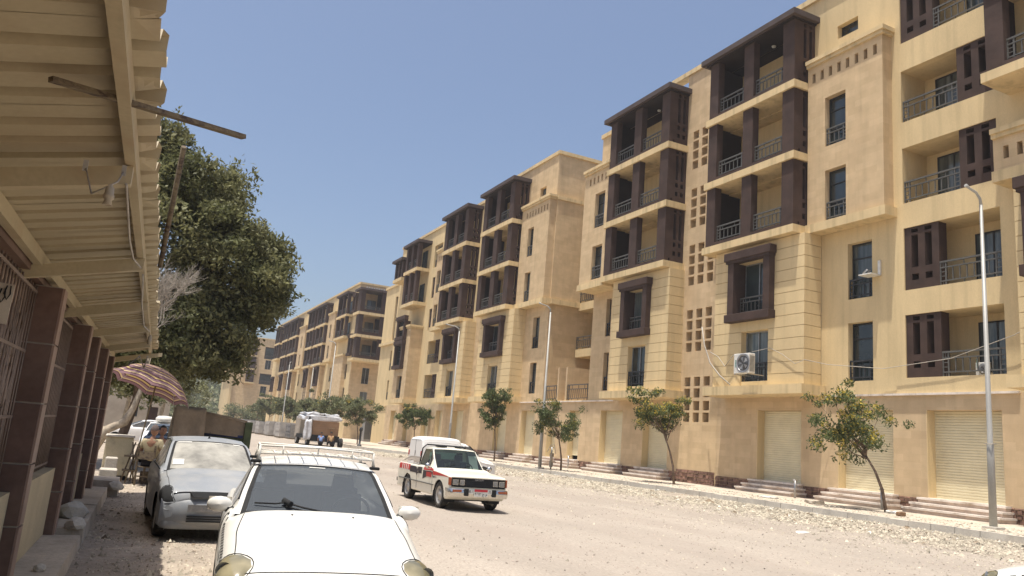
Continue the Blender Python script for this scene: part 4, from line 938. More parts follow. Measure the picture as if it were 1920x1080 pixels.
for sd in (-1, 1):
    for y in (yF, yB):
        MB().tube([(sd*hwF, y, 1.525), (sd*hwF, y, 1.45), (sd*0.585, y, 1.385)], [0.013, 0.013, 0.018], 8).build('rack_leg', MATS['bright_aluminium'], rko).location = (0, 0, 0)
        pbox_l('rack_foot', M_BLACK, rko, sd*0.60-0.05, sd*0.60+0.05, y-0.04, y+0.04, 1.355, 1.385, 0.008)

# ---- dusty grey hatchback behind it
gc = vehicle('parked_car', 'dusty grey hatchback with empty headlight sockets, parked half in the shade behind the white car', 'car', 1.33, 13.25, R(1.0), 0.91)
Bg, Hg = make_sedan(gc, P_GREY, hood=0.95, nose=0.66, w=0.82, roofz=1.43, glass=G_DUSTY, tail=1.0, rear_y=1.75, L1=1.95, L0=-1.98, roof_back=1.45)
for sd in (-1, 1):
    hl = headlight(Bg, gc, sd, -1.97, -1.66, m=M_GAP, f0=0.22, f1=0.46)
    for ch in list(hl.children):
        if ch.name.startswith('reflector'): bpy.data.objects.remove(ch)
M_BUMP = mat('dusty_bumper_plastic', (0.16, 0.155, 0.15), 0.8, 0.1, 3, localco=True, dirt=(0.32, 0.30, 0.27), dscale=2.5, dlo=0.4, dhi=0.7)
gg = MB()
for z0, z1, hw in ((0.645, 0.71, 0.36),): gg.hexa([(-hw, -2.055, z0), (hw, -2.055, z0), (hw, -1.9, z0), (-hw, -1.9, z0), (-hw-0.05, -2.0, z1), (hw+0.05, -2.0, z1), (hw+0.05, -1.86, z1), (-hw-0.05, -1.86, z1)])
gg.build('grille', M_GAP, gc)
# bumper with lower intake slats and a dark plate recess
bp_ = np.array([[(x, -2.06+0.20*abs(x)**2.6*1.4, z+0.0) for x in np.linspace(-0.78, 0.78, 17)] for z in (0.24, 0.30, 0.42, 0.55, 0.60)]); bp_[0, :, 1] += 0.06; bp_[4, :, 1] += 0.05
bo_ = MB().grid(bp_, True).build('bumper', P_GREY, gc)
for z in (0.31, 0.345, 0.38): pbox_l('intake_slat', M_GAP, gc, -0.42, 0.42, -2.075, -2.05, z-0.012, z+0.006)
pbox_l('plate_recess', M_BUMP, gc, -0.42, 0.42, -2.073, -2.055, 0.44, 0.54)
gx = MB(); gx.tube([Bg.pt(-1.9+0.95*i/14, 0.24, 1, 0.002) for i in range(15)], 0.004, 4); gx.tube([Bg.pt(-1.9+0.95*i/14, 0.24, -1, 0.002) for i in range(15)], 0.004, 4)
gx.tube([Bg.pt(-1.93, 0.24*abs(u), -1 if u < 0 else 1, 0.004) for u in np.linspace(-1, 1, 21)], 0.008, 4); gx.build('panel_gap', M_GAP, gc)
for (a, b, c, d) in ((2.5, 2.75, -0.85, -0.5), (2.45, 2.7, 0.6, 0.8), (0.5, 0.95, -0.85, -0.62), (2.4, 2.5, 0.1, 0.28)):
    MB().grid(Hg.patch(a, b, c, d, 0.004, 2, 4), True, True).build('windscreen_sticker', M_WHITEP, gc)
MB().lathe([(0.03, 0), (0.02, 0.02), (0.004, 0.05), (0.003, 0.12)], 8).build('aerial', M_GAP, gc, (0.0, 0.3, 1.43))
for sd in (-1, 1):
    v_ = MB().lathe([(0.001, -0.07), (0.07, -0.05), (0.08, 0.03), (0.001, 0.07)], 10, 'y'); v_.v = [(a*1.4, b, c*0.9) for a, b, c in v_.v]
    if sd > 0: v_.build('mirror', M_BUMP, gc, (sd*0.94, -0.6, 1.0))

# ---- taxi corner at the lower right
tx = vehicle('taxi', 'white car with a black checker band, cut off at the lower right corner', 'car', 9.86, 4.05, R(192), 0.93)
Bt, Ht = make_sedan(tx, P_WHITE)
for sd in (-1, 1): headlight(Bt, tx, sd, -2.08, -1.86, f0=0.2, f1=0.42)
tk = MB()
for i in range(26):
    for r_ in range(2):
        y0 = -1.83+i*0.12+0.06*r_; a = 0.345+r_*0.028; q = [Bt.pt(y0, a, 1, 0.003), Bt.pt(y0+0.06, a, 1, 0.003), Bt.pt(y0+0.06, a+0.028, 1, 0.003), Bt.pt(y0, a+0.028, 1, 0.003)]
        tk.add(q, [(0, 1, 2, 3)])
tk.build('checker_band', M_GAP, tx)

# ---- pickup
pk = vehicle('pickup_truck', 'cream pickup with red and black side stripes and a covered bed on the road', 'pickup', 7.68, 18.78, R(-1.0), 0.907)
def psec(y, zt, w_, crown=0.02, bot=0.3, zin=None):
    if zin is None: return (y, [(0, zt+crown), (w_*0.5, zt+crown*0.8), (w_*0.9, zt+0.0), (w_*0.97, zt-0.015), (w_, zt-0.05), (w_*1.005, zt-0.2), (w_, 0.55), (w_*0.99, 0.42), (w_*0.97, bot), (w_*0.8, bot-0.02), (0, bot-0.02)])
    return (y, [(0, zin), (w_*0.5, zin), (w_*0.90, zin), (w_*0.925, zt-0.01), (w_*0.985, zt), (w_*1.005, zt-0.1), (w_, 0.55), (w_*0.99, 0.42), (w_*0.97, bot), (w_*0.8, bot-0.02), (0, bot-0.02)])
W = 0.80
Bp = Body([psec(-2.05, 0.80, W*0.96, 0.0, 0.42), psec(-2.02, 0.86, W*0.985, 0.01, 0.40), psec(-1.9, 0.885, W, 0.02), psec(-1.5, 0.915, W, 0.02), psec(-1.0, 0.945, W, 0.02), psec(-0.82, 0.955, W, 0.02),
           psec(-0.76, 0.955, W, 0, zin=0.5), psec(-0.2, 0.965, W, 0, zin=0.5), psec(0.42, 0.965, W, 0, zin=0.5), psec(0.52, 0.96, W, 0.0), psec(0.60, 0.96, W, 0, zin=0.62), psec(1.4, 0.96, W, 0, zin=0.62), psec(2.18, 0.96, W, 0, zin=0.62), psec(2.24, 0.95, W, 0.0)],
          fu=4, fv=3, wheels=(-1.32, 1.33), wr=0.335, xarch=0.6)
Bp.build(pk, P_CREAMW)
for y in (-1.32, 1.33):
    for sd in (-1, 1): wheel(pk, sd*(W-0.11), y, 0.335, 0.19, sd)
Hp = House([(-0.80, 0.955, 0.70, 0.0, 0.06), (-0.45, 1.22, 0.665, 0.005, 0.05), (-0.26, 1.42, 0.64, 0.015, 0.04), (-0.2, 1.475, 0.625, 0.02, 0.03), (-0.05, 1.515, 0.61, 0.03, 0.02), (0.3, 1.53, 0.61, 0.035, 0), (0.46, 1.50, 0.60, 0.035, 0), (0.50, 1.44, 0.615, 0.02, 0), (0.56, 0.96, 0.68, 0.0, 0)], lambda y: (0.765, 0.955))
MB().grid(Hp.patch(2.9, 7.0, -1, 1, 0, 14, 12), True, True).build('roof', P_CREAMW, pk)
pws = MB().grid(Hp.patch(0.1, 2.8, -0.92, 0.92, 0, 10, 10), True, True).build('windscreen', G_GREEN, pk)
b_ = MB()
for (a, b, c, d) in ((0.0, 0.12, -0.96, 0.96), (2.78, 2.92, -0.96, 0.96), (0.05, 2.9, -0.965, -0.92), (0.05, 2.9, 0.92, 0.965)): b_.grid(Hp.patch(a, b, c, d, 0.004, 8, 8), True, True)
b_.build('windscreen_seal', M_BLACK, pws)
for (a, b, c, d) in ((0.0, 3.0, -1.0, -0.96), (0.0, 3.0, 0.96, 1.0), (6.95, 8, -1, -0.75), (6.95, 8, 0.75, 1), (7.75, 8, -0.75, 0.75), (6.95, 7.15, -0.75, 0.75)): MB().grid(Hp.patch(a, b, c, d, 0.002, 8, 4), True, True).build('cab_pillar', P_CREAMW, pk)
MB().grid(Hp.patch(7.15, 7.75, -0.75, 0.75, 0, 3, 3), True, True).build('rear_window', G_GREEN, pk)
for sd in (-1, 1):
    sp = MB()
    for (v0, v1, q0, q1) in ((0, 8, 0, 0.1), (0, 8, 0.93, 1.0), (0, 1.1, 0.1, 0.93), (5.9, 8, 0.1, 0.93)): sp.grid(Hp.sidepatch(v0, v1, q0, q1, sd, 0, 24, 2), True, sd > 0)
    so_ = sp.build('door_frame', P_CREAMW, pk)
    MB().grid(Hp.sidepatch(1.1, 2.3, 0.1, 0.93, sd, -0.004, 6, 2), True, sd > 0).build('quarter_window', G_SIDE, so_)
    MB().tube([Vector(Hp.side(v, q, sd, 0.006)) for v, q in ((1.0, 0.95), (2.4, 0.1), (3.5, 0.06), (5.9, 0.06), (5.9, 0.95), (1.0, 0.95))], 0.01, 5).build('window_trim', M_BLACK, so_)
# interior
pbox_l('dashboard', M_INT, pk, -0.68, 0.68, -0.72, -0.45, 0.6, 0.95, 0.03)
for x in (-0.33, 0.33):
    s_ = MB().hexa([(x-0.26, 0.16, 0.5), (x+0.26, 0.16, 0.5), (x+0.26, 0.32, 0.5), (x-0.26, 0.32, 0.5), (x-0.22, 0.26, 1.14), (x+0.22, 0.26, 1.14), (x+0.22, 0.38, 1.14), (x-0.22, 0.38, 1.14)]).build('seat', mat('blue_seat', (0.05, 0.06, 0.10), 0.9, 0.1, 5) if x < 0 else MATS['blue_seat'], pk)
    MB().hexa([(x-0.12, 0.28, 1.15), (x+0.12, 0.28, 1.15), (x+0.12, 0.36, 1.15), (x-0.12, 0.36, 1.15), (x-0.1, 0.29, 1.32), (x+0.1, 0.29, 1.32), (x+0.1, 0.36, 1.32), (x-0.1, 0.36, 1.32)]).build('headrest', MATS['blue_seat'], s_).location = (0, 0, 0)
q = MB(); cc = Vector((0.33, -0.36, 0.98)); q.tube([cc+Vector((math.cos(a)*0.18, math.sin(a)*0.08, math.sin(a)*0.16)) for a in [2*PI*k/20 for k in range(21)]], 0.013, 6, False); q.tube([cc-Vector((0.17, 0, 0)), cc+Vector((0.17, 0, 0))], 0.014, 6); q.build('steering_wheel', M_INT, pk)
pbox_l('mirror', M_BLACK, pk, 0.02, 0.2, -0.28, -0.26, 1.34, 1.40)
# front: grille, lamps, bumper, plate
pbox_l('front_panel', M_GAP, pk, -0.74, 0.74, -2.07, -2.02, 0.60, 0.84)
gm = MB()
for i in range(33): x = -0.36+0.0225*i; gm.box(x-0.004, x+0.004, -2.085, -2.068, 0.62, 0.81)
for z in (0.615, 0.66, 0.705, 0.75, 0.795): gm.box(-0.37, 0.37, -2.082, -2.068, z, z+0.006)
gm.build('grille', M_RAILD, pk)
for x0, x1 in ((-0.72, -0.56), (-0.53, -0.39), (0.39, 0.53), (0.56, 0.72)):
    hb = pbox_l('headlight', M_CHROME, pk, x0, x1, -2.083, -2.068, 0.645, 0.785, 0.008)
    l_ = pbox_l('lens', M_CLEAR, hb, x0+0.015, x1-0.015, -2.09, -2.084, 0.66, 0.77, 0.004); l_.location = (0, -0.01, 0)
pbox_l('trim_strip', M_CHROME, pk, -0.75, 0.75, -2.09, -2.068, 0.825, 0.845)
text('grille_letters', 'DATSUN', M_STEEL, pk, (0, -2.088, 0.79), (PI/2, 0, 0), 0.06)
for sd in (-1, 1): pbox_l('indicator', M_ORANGE, pk, *sorted((sd*0.75, sd*0.80)), -2.075, -1.95, 0.63, 0.83, 0.01)
bump = MB(); sec = [(-2.16, 0.36), (-2.20, 0.42), (-2.20, 0.50), (-2.165, 0.56)]
bx_ = [(-0.83, 0.30), (-0.82, 0.10), (-0.78, 0.03), (-0.6, 0.0), (0.6, 0.0), (0.78, 0.03), (0.82, 0.10), (0.83, 0.30)]
bump.grid(np.array([[(x, y+dy, z) for (y, z) in sec] for x, dy in bx_]), True, True); bump.box(-0.76, 0.76, -2.16, -2.05, 0.40, 0.45)
bmo = bump.build('bumper', M_CHROME, pk)
for x in (-0.38, 0.38): pbox_l('overrider', M_BLACK, bmo, x-0.06, x+0.06, -2.235, -2.19, 0.40, 0.58, 0.012).location = (x, -2.21, 0.49)
for x in (-0.63, 0.63): pbox_l('fog_lamp', M_ORANGE, bmo, x-0.12, x+0.12, -2.205, -2.19, 0.485, 0.545).location = (x, -2.2, 0.515)
pl_ = pbox_l('number_plate', M_WHITEP, pk, -0.17, 0.19, -2.232, -2.222, 0.40, 0.57)
t_ = pbox_l('plate_band', mat('plate_red', (0.45, 0.03, 0.04), 0.5, 0.05, 5), pl_, 0, 0.36, 0, 0.004, 0, 0.06); t_.location = (0, -0.008, 0.06)
t_ = text('plate_numbers', '٩٦١٢ ج م', M_GAP, pl_, (0, 0, 0), (PI/2, 0, 0), 0.10); t_.location = (0, -0.0065, -0.028)
for x, s_ in ((-0.25, 'R1'), (0.27, '٢١')): 
    sk = pbox_l('bumper_sticker', M_WHITEP, pk, x-0.07, x+0.06, -2.206, -2.200, 0.46, 0.56); t_ = text('sticker_letters', s_, M_GAP, sk, (0, 0, 0), (PI/2, 0, 0), 0.10); t_.location = (0, -0.005, 0)
# stripes along both sides
S_RED = mat('red_stripe', (0.45, 0.035, 0.03), 0.4, 0.06, 5); S_BLK = mat('black_stripe', (0.03, 0.025, 0.03), 0.4, 0.06, 5)
def band(B, y0, y1, f0, f1, sd, m, name, g0=None, g1=None, n=20, off=0.004, parent=None):
    g0 = f0 if g0 is None else g0; g1 = f1 if g1 is None else g1; P = []
    for i in range(n+1):
        t = i/n; y = y0+(y1-y0)*t; P.append([tuple(B.pt(y, a, sd, off)) for a in (f0+(g0-f0)*t, (f0+f1)/2+((g0+g1)/2-(f0+f1)/2)*t, f1+(g1-f1)*t)])
    return MB().grid(np.array(P), True, sd < 0).build(name, m, parent or pk)
for sd in (-1, 1):
    band(Bp, -1.95, -0.9, 0.40, 0.41, sd, S_RED, 'red_stripe', 0.40, 0.47); band(Bp, -0.9, -0.05, 0.40, 0.47, sd, S_RED, 'red_stripe', 0.40, 0.49)
    band(Bp, -1.1, -0.0, 0.485, 0.492, sd, S_BLK, 'black_stripe', 0.50, 0.57); band(Bp, 0.1, 1.15, 0.45, 0.535, sd, S_BLK, 'black_stripe'); band(Bp, 1.16, 2.15, 0.40, 0.52, sd, S_RED, 'red_stripe')
    band(Bp, -0.72, -0.3, 0.505, 0.545, sd, S_RED, 'red_stripe', off=0.007)
    for i in range(4): band(Bp, -0.2+0.1*i-0.35, -0.17+0.1*i-0.35, 0.42, 0.46, sd, M_WHITEP, 'stripe_mark', n=1, off=0.007); band(Bp, 1.3+0.17*i, 1.36+0.17*i, 0.43, 0.53, sd, M_WHITEP, 'stripe_mark', n=1, off=0.007)
    gx = MB()
    for y in (-0.78, 0.5): gx.tube([Bp.pt(y, 0.38+0.36*i/10, sd, 0.002) for i in range(11)], 0.006, 4)
    gx.tube([Bp.pt(-0.9+3*i/16, 0.60, sd, 0.01) for i in range(17)], 0.018, 5); gx.build('rubbing_strip', M_RAIL, pk)
    pbox_l('door_handle', M_CHROME, pk, *sorted((sd*0.80, sd*0.83)), 0.28, 0.42, 0.80, 0.83)
    m_ = MB().lathe([(0.001, -0.04), (0.07, -0.03), (0.08, 0.02), (0.001, 0.03)], 10, 'y').build('mirror', M_CHROME, pk, (sd*0.90, -0.62, 1.02))
    MB().tube([(0, 0, 0), (-sd*0.12, 0.0, -0.05)], 0.012, 5).build('mirror_stalk', M_BLACK, m_).location = (0, 0, 0)
    pbox_l('mud_flap', M_BLACK, pk, *sorted((sd*0.62, sd*0.80)), 1.70, 1.72, 0.12, 0.42); pbox_l('mud_flap', M_BLACK, pk, *sorted((sd*0.62, sd*0.80)), -0.94, -0.92, 0.12, 0.42)
for x in (-0.3, 0.18): MB().tube([Hp.at(0.12, x/0.7-0.3, 0.02), Hp.at(0.5, x/0.7+0.25, 0.02)], 0.007, 5).build('windscreen_wiper', M_BLACK, pk)
for x in (-0.3, 0.28): MB().lathe([(0.16, 0), (0.17, 0.03), (0.12, 0.05), (0.0, 0.055)], 16).build('roof_speaker', M_BLACK, pk, (x, 0.12, 1.525))
hoop = MB().tube([(-0.7, 0.66, 0.95), (-0.66, 0.62, 1.45), (-0.55, 0.6, 1.56), (0.55, 0.6, 1.56), (0.66, 0.62, 1.45), (0.7, 0.66, 0.95)], 0.02, 8).build('bed_hoop', M_BLACK, pk)
MB().grid(np.array([[(x, y, 1.05+0.13*(1-(x/0.7)**2)+0.05*math.sin(x*9+y*4)*math.cos(y*7)) for x in np.linspace(-0.72, 0.72, 22)] for y in np.linspace(0.64, 2.2, 26)]), True).build('bed_cover', mat('canvas_cover', (0.16, 0.135, 0.11), 0.95, 0.2, 4, bump=0.5, bscale=12, localco=True), pk)
pbox_l('rear_bumper', M_BLACK, pk, -0.8, 0.8, 2.24, 2.36, 0.42, 0.54, 0.02)
pbox_l('chassis', M_GAP, pk, -0.4, 0.4, -1.7, 2.1, 0.24, 0.40)

# ---- white van
vn = vehicle('delivery_van', 'white panel van seen from behind the pickup, facing the shops', 'van', 12.95, 31.4, R(90+2), 0.87)
def vsec(y, zt, w_, bot=0.22, top=0.9): return (y, [(0, zt+0.03), (w_*0.4*top, zt+0.025), (w_*0.8*top, zt), (w_*0.93*top, zt-0.06), (w_*0.97*top, zt-0.16), (w_*(0.98 if zt > 1.3 else 1.0), zt-0.4 if zt > 1.3 else zt-0.2), (w_, 0.75), (w_, 0.45), (w_*0.96, bot), (w_*0.7, bot), (0, bot)])
Bv = Body([vsec(-1.95, 0.66, 0.62, 0.3), vsec(-1.88, 0.8, 0.76), vsec(-1.6, 0.92, 0.81), vsec(-1.1, 1.04, 0.82), vsec(-1.0, 1.1, 0.82), vsec(-0.45, 1.52, 0.82), vsec(-0.25, 1.62, 0.82), vsec(0.0, 1.66, 0.82), vsec(0.12, 1.78, 0.84, top=0.93), vsec(0.4, 1.82, 0.85, top=0.94), vsec(1.2, 1.83, 0.86, top=0.94), vsec(1.8, 1.80, 0.86, top=0.94), vsec(2.02, 1.72, 0.85, top=0.93), vsec(2.06, 1.60, 0.84, top=0.93)], wheels=(-1.25, 1.4), wr=0.3, xarch=0.62)
Bv.build(vn, P_VAN)
for y in (-1.25, 1.4):
    for sd in (-1, 1): wheel(vn, sd*0.74, y, 0.3, 0.18, sd)
wv = MB(); wv.add([(-0.64, -0.99, 1.12), (0.64, -0.99, 1.12), (0.56, -0.50, 1.52), (-0.56, -0.50, 1.52)], [(0, 1, 2, 3)]); wv.v = [(a, b-0.035, c+0.035) for a, b, c in wv.v]; wv.build('windscreen', G_SIDE, vn)
for sd in (-1, 1):
    MB().add([(sd*0.835, -0.88, 1.08), (sd*0.835, -0.1, 1.08), (sd*0.80, -0.14, 1.52), (sd*0.80, -0.42, 1.5)], [(0, 1, 2, 3) if sd > 0 else (3, 2, 1, 0)]).build('door_window', G_SIDE, vn)
    pbox_l('tail_light', M_RED, vn, *sorted((sd*0.72, sd*0.84)), 1.98, 2.085, 0.92, 1.16, 0.01)
    sl_ = MB(); sl_.tube([Bv.pt(0.05+1.9*i/12, 0.44, sd, 0.002) for i in range(13)], 0.006, 4); sl_.build('side_crease', mat('crease', (0.5, 0.49, 0.46), 0.6, 0.02, 4) if 'crease' not in MATS else MATS['crease'], vn)
vg = MB()
vg.box(-0.006, 0.006, 2.06, 2.07, 0.4, 1.66)
vg.box(-0.66, 0.66, 2.06, 2.066, 1.655, 1.665); vg.build('door_gap', M_GAP, vn)
pbox_l('door_handle', M_GAP, vn, -0.05, -0.02, 2.07, 2.09, 0.95, 1.15); pbox_l('number_plate', M_STEEL, vn, -0.5, -0.12, 2.06, 2.075, 0.78, 0.88); pbox_l('number_plate', M_STEEL, vn, 0.12, 0.5, 2.06, 2.075, 0.78, 0.88)
pbox_l('rear_bumper', M_RAIL, vn, -0.82, 0.82, 2.0, 2.12, 0.35, 0.5, 0.02)

# ---- far parked cars under the umbrella
def simple_car(label, x, y, rz, P, cat='car', **k):
    o = vehicle('parked_car', label, cat, x, y, rz, 0.9); make_sedan(o, P, **k); return o
c1 = simple_car('white sedan parked broadside far behind the umbrella pole', 1.0, 45.5, R(-85), P_VAN)
c2 = simple_car('white car with a round white bundle on its roof, parked behind the seated man', 1.75, 38.0, R(-6), P_VAN)
bl = MB().lathe([(0.0, 0.32), (0.3, 0.30), (0.42, 0.2), (0.42, 0.06), (0.3, 0.0), (0, 0)], 16).build('roof_bundle', M_WHITEP, c2, (0, 0.4, 1.42))
c3 = simple_car('dark car with a light lower bumper, parked between the seated man and the draped stall', 1.62, 30.3, R(-6), P_DARK)
pbox_l('bumper', M_STEEL, c3, -0.8, 0.8, -2.18, -2.08, 0.35, 0.55, 0.03)
# ================================================================ LEFT SHOP ARCADE
TH = 0.0367
def LP(a, b, z): return Vector((-0.2+a*math.cos(TH)+b*math.sin(TH), b*math.cos(TH)-a*math.sin(TH), z))
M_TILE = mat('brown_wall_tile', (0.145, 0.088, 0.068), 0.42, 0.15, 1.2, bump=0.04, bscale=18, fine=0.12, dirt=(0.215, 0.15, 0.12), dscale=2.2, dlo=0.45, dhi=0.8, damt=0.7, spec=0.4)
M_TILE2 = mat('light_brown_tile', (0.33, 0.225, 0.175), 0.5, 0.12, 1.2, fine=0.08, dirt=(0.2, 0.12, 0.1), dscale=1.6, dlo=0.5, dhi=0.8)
M_GROUT = mat('pale_grout', (0.50, 0.45, 0.39), 0.95, 0.1, 4)
M_BEIGE = mat('beige_wall_paint', (0.55, 0.46, 0.30), 0.85, 0.06, 1.4, bump=0.15, dirt=(0.38, 0.31, 0.22), dscale=1.3, dlo=0.5, dhi=0.8, damt=0.6)
M_CAN = mat('cream_sheet_metal', (0.41, 0.34, 0.215), 0.55, 0.05, 1.0, fine=0.04, dirt=(0.33, 0.245, 0.15), streak=0.0, dscale=1.6, dlo=0.48, dhi=0.75, damt=0.7, spec=0.35)
M_BEAM = mat('cream_steel_beam', (0.46, 0.38, 0.24), 0.55, 0.05, 2, dirt=(0.36, 0.25, 0.15), dscale=2.5, dlo=0.5, dhi=0.75, damt=0.7)
M_WBOARD = mat('dusty_pink_board', (0.36, 0.265, 0.20), 0.8, 0.1, 1.5)
SA = empty('shop_arcade', tuple(LP(-0.8, 8, 0)), 'low shop front with brown tiled pillars and barred windows under the metal canopy', 'shop front')
SA.location = (0, 0, 0); WL[SA.name] = Vector((0, 0, 0))
# frame rotated by -TH about origin (-0.2,0)
AF = dict(loc=(-0.2, 0, 0), rot=(0, 0, -TH))
def lput(o):      # place a mesh written in (a,b,z) arcade coordinates
    o.location = (-0.2, 0, 0); o.rotation_euler = (0, 0, -TH); return o
SA.location = (-0.2, 0, 0); SA.rotation_euler = (0, 0, -TH)
def abox(name, m, parent, a0, a1, b0, b1, z0, z1, bev=0.0):
    return pbox(name, m, parent, a0, a1, b0, b1, z0, z1, bev)
def achild(o, parent_center):     # child of a child: undo nothing, WL carries centre
    return o
pill = [(4.1, 0.24), (7.75, 0.22), (10.95, 0.22), (12.6, 0.22), (14.75, 0.22), (16.7, 0.22)]
for i, (b0, d) in enumerate(pill):
    a0, a1 = -1.02, -0.705; top = 2.66
    p = abox('pillar', M_GROUT, SA, a0, a1, b0, b0+d, 0.13, top)
    z = 0.14; k = 0
    hs_ = 0.505
    while z < top-0.05:
        z1 = min(z+hs_, top-0.002)
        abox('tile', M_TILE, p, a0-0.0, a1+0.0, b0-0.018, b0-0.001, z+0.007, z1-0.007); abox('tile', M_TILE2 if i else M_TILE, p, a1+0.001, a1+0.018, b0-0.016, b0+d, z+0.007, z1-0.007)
        z = z1
for (b, z) in zip(pill[:-1], pill[1:]):
    y0 = b[0]+b[1]; y1 = z[0]
    abox('low_wall', M_BEIGE, SA, -0.92, -0.80, y0+0.001, y1-0.02, 0.1, 0.92)
    abox('window_board', M_WBOARD, SA, -1.0, -0.96, y0+0.001, y1-0.02, 0.92, 2.66)
abox('back_wall', M_TILE2, SA, -1.75, -1.65, -2, 18, 0.0, 2.9)
abox('low_wall', M_BEIGE, SA, -0.92, -0.80, 1.0, 3.98, 0.1, 0.92)
abox('lintel', M_TILE, SA, -1.0, -0.86, -2, 17.5, 2.665, 2.85)
# window grilles of thin bars
def grille(y0, y1, z0=0.93, z1=2.64, fold=False):
    g = MB(); n = int((y1-y0)/0.13)
    for i in range(n+1):
        y = y0+0.03+(y1-y0-0.06)*i/n; g.tube([(-0.90, y, z0), (-0.90, y, z1)], 0.008, 5)
    for z in (z0+0.05, z0+0.6, z0+1.15, z1-0.05): g.box(-0.912, -0.89, y0, y1, z-0.012, z+0.012)
    return g.build('window_grille', MATS.get('pale_bars') or mat('pale_bars', (0.26, 0.20, 0.165), 0.6, 0.1, 3, metal=0.2), SA)
for (b, z) in zip(pill[:-1], pill[1:]): grille(b[0]+b[1], z[0])
# folded security gate with crossed bars near the second pillar
fg = MB(); 
for i in range(9):
    y = 6.0+i*0.17; fg.tube([(-0.90, y, 0.95), (-0.90, y+0.06*math.sin(i), 2.42+0.05*math.sin(i*2.1))], 0.010, 5)
for i in range(8):
    for z in (1.15, 1.6, 2.0):
        y = 6.0+i*0.17; fg.tube([(-0.895, y, z), (-0.895, y+0.17, z+0.35)], 0.006, 4); fg.tube([(-0.905, y+0.17, z), (-0.905, y, z+0.35)], 0.006, 4)
fg.build('folding_gate', MATS['pale_bars'], SA)
# walkway slabs along the arcade
wk = empty('walkway', (0, 0, 0), None, None); wk['kind'] = 'structure'; wk.location = (-0.2, 0, 0); wk.rotation_euler = (0, 0, -TH); WL[wk.name] = Vector((0, 0, 0))
for (b0, b1, a1, z1) in ((-2.0, 5.2, -0.36, 0.14), (5.22, 11.0, -0.37, 0.15), (11.12, 13.9, -0.38, 0.20), (13.95, 17.2, -0.40, 0.20), (17.4, 18.6, -0.25, 0.30)):
    P = [(-1.7, b0, -0.1), (a1, b0, -0.1), (a1-0.01, b1, -0.1), (-1.7, b1, -0.1), (-1.7, b0, z1), (a1-0.02, b0+0.03, z1), (a1-0.04, b1-0.04, z1), (-1.7, b1, z1)]
    MB().hexa(P).build('walkway_slab', M_PAVE, wk)
for i, (a, b, r_) in enumerate(((-0.62, 12.25, 0.16), (-0.5, 11.2, 0.10), (-0.56, 8.6, 0.05), (-0.3, 17.3, 0.12))):
    bm = bmesh.new(); bmesh.ops.create_icosphere(bm, subdivisions=2, radius=r_)
    for v in bm.verts: v.co = Vector((v.co.x*1.15*(1+random.uniform(-.16, .16)), v.co.y*1.3*(1+random.uniform(-.16, .16)), max(0, v.co.z*0.9+r_*0.45*(1+random.uniform(-.2, .2)))))
    me = bpy.data.meshes.new('stone'); bm.to_mesh(me); bm.free(); me.materials.append(M_CONC); o = put('stone', me, None); o.location = LP(a, b, 0.20 if 11 < b < 17 else 0.15)
    tag(o, ('largest grey stone block lying on the walkway between the tiled pillars', 'small flat stone at the joint of the walkway slabs', 'tiny pebble on the nearest walkway slab', 'stone at the far end of the walkway below the plastered block')[i], 'stone')

# canopy
CN = empty('metal_canopy', (-0.2, 0, 0), 'cream corrugated metal canopy on steel beams over the shop walkway at upper left', 'canopy'); CN.rotation_euler = (0, 0, -TH); WL[CN.name] = Vector((0, 0, 0))
ZC = lambda a: 2.965+0.235*min(0, a+0.0)+0.235*max(0, a)
def canopy_sheet(b0, b1, seed):
    rs = random.Random(seed); P = []; y = b0; pr_ = []
    while y < b1-0.001:
        for (dy, dz) in ((0, 0), (0.155, 0), (0.175, 0.05), (0.235, 0.05)):
            if y+dy <= b1: pr_.append((y+dy, dz))
        y += 0.255
    pr_.append((b1, 0)); tip = rs.uniform(-0.015, 0.02)
    for a in (-1.75, -0.9, -0.45, -0.08, 0.0):
        P.append([(a+(tip+0.012*math.sin(q[0]*37) if a == 0.0 else 0), q[0], ZC(a)+q[1]+0.045+rs.uniform(-0.002, 0.002)+(0.01*math.sin(q[0]*29) if a == 0 else 0)) for q in pr_])
    P = np.array(P); mb = MB().grid(P, False); Q = P.copy(); Q[..., 2] += 0.004; mb.grid(Q, False, True); return mb.build('roof_sheet', M_CAN, CN)
for i in range(24): canopy_sheet(-2.3+i*0.86, -2.3+(i+1)*0.86-0.004, i)
def beam(name, a0, b0, a1, b1, w_, h_, dz=0.0, m=None):
    d = Vector((a1-a0, b1-b0, 0)).normalized(); n = Vector((-d.y, d.x, 0))*w_/2; z0, z1 = ZC(a0)+0.04+dz, ZC(a1)+0.04+dz
    P = [(a0-n.x, b0-n.y, z0-h_), (a0+n.x, b0+n.y, z0-h_), (a1+n.x, b1+n.y, z1-h_), (a1-n.x, b1-n.y, z1-h_), (a0-n.x, b0-n.y, z0), (a0+n.x, b0+n.y, z0), (a1+n.x, b1+n.y, z1), (a1-n.x, b1-n.y, z1)]
    return MB().hexa(P).build(name, m or M_BEAM, CN)
beam('edge_beam', -0.115, -2, -0.115, 18.2, 0.05, 0.09, -0.002)
beam('wall_beam', -0.83, -2, -0.80, 18.2, 0.06, 0.10, -0.002)
for b in (1.2, 4.35, 7.0, 9.75, 12.3, 15.2, 18.15): beam('cross_beam', -1.6, b, (-0.08 if b > 5 else -0.10), b, 0.07, 0.10, -0.094)
beam('end_beam', -1.2, 18.3, 0.12, 18.3, 0.05, 0.08, -0.1)
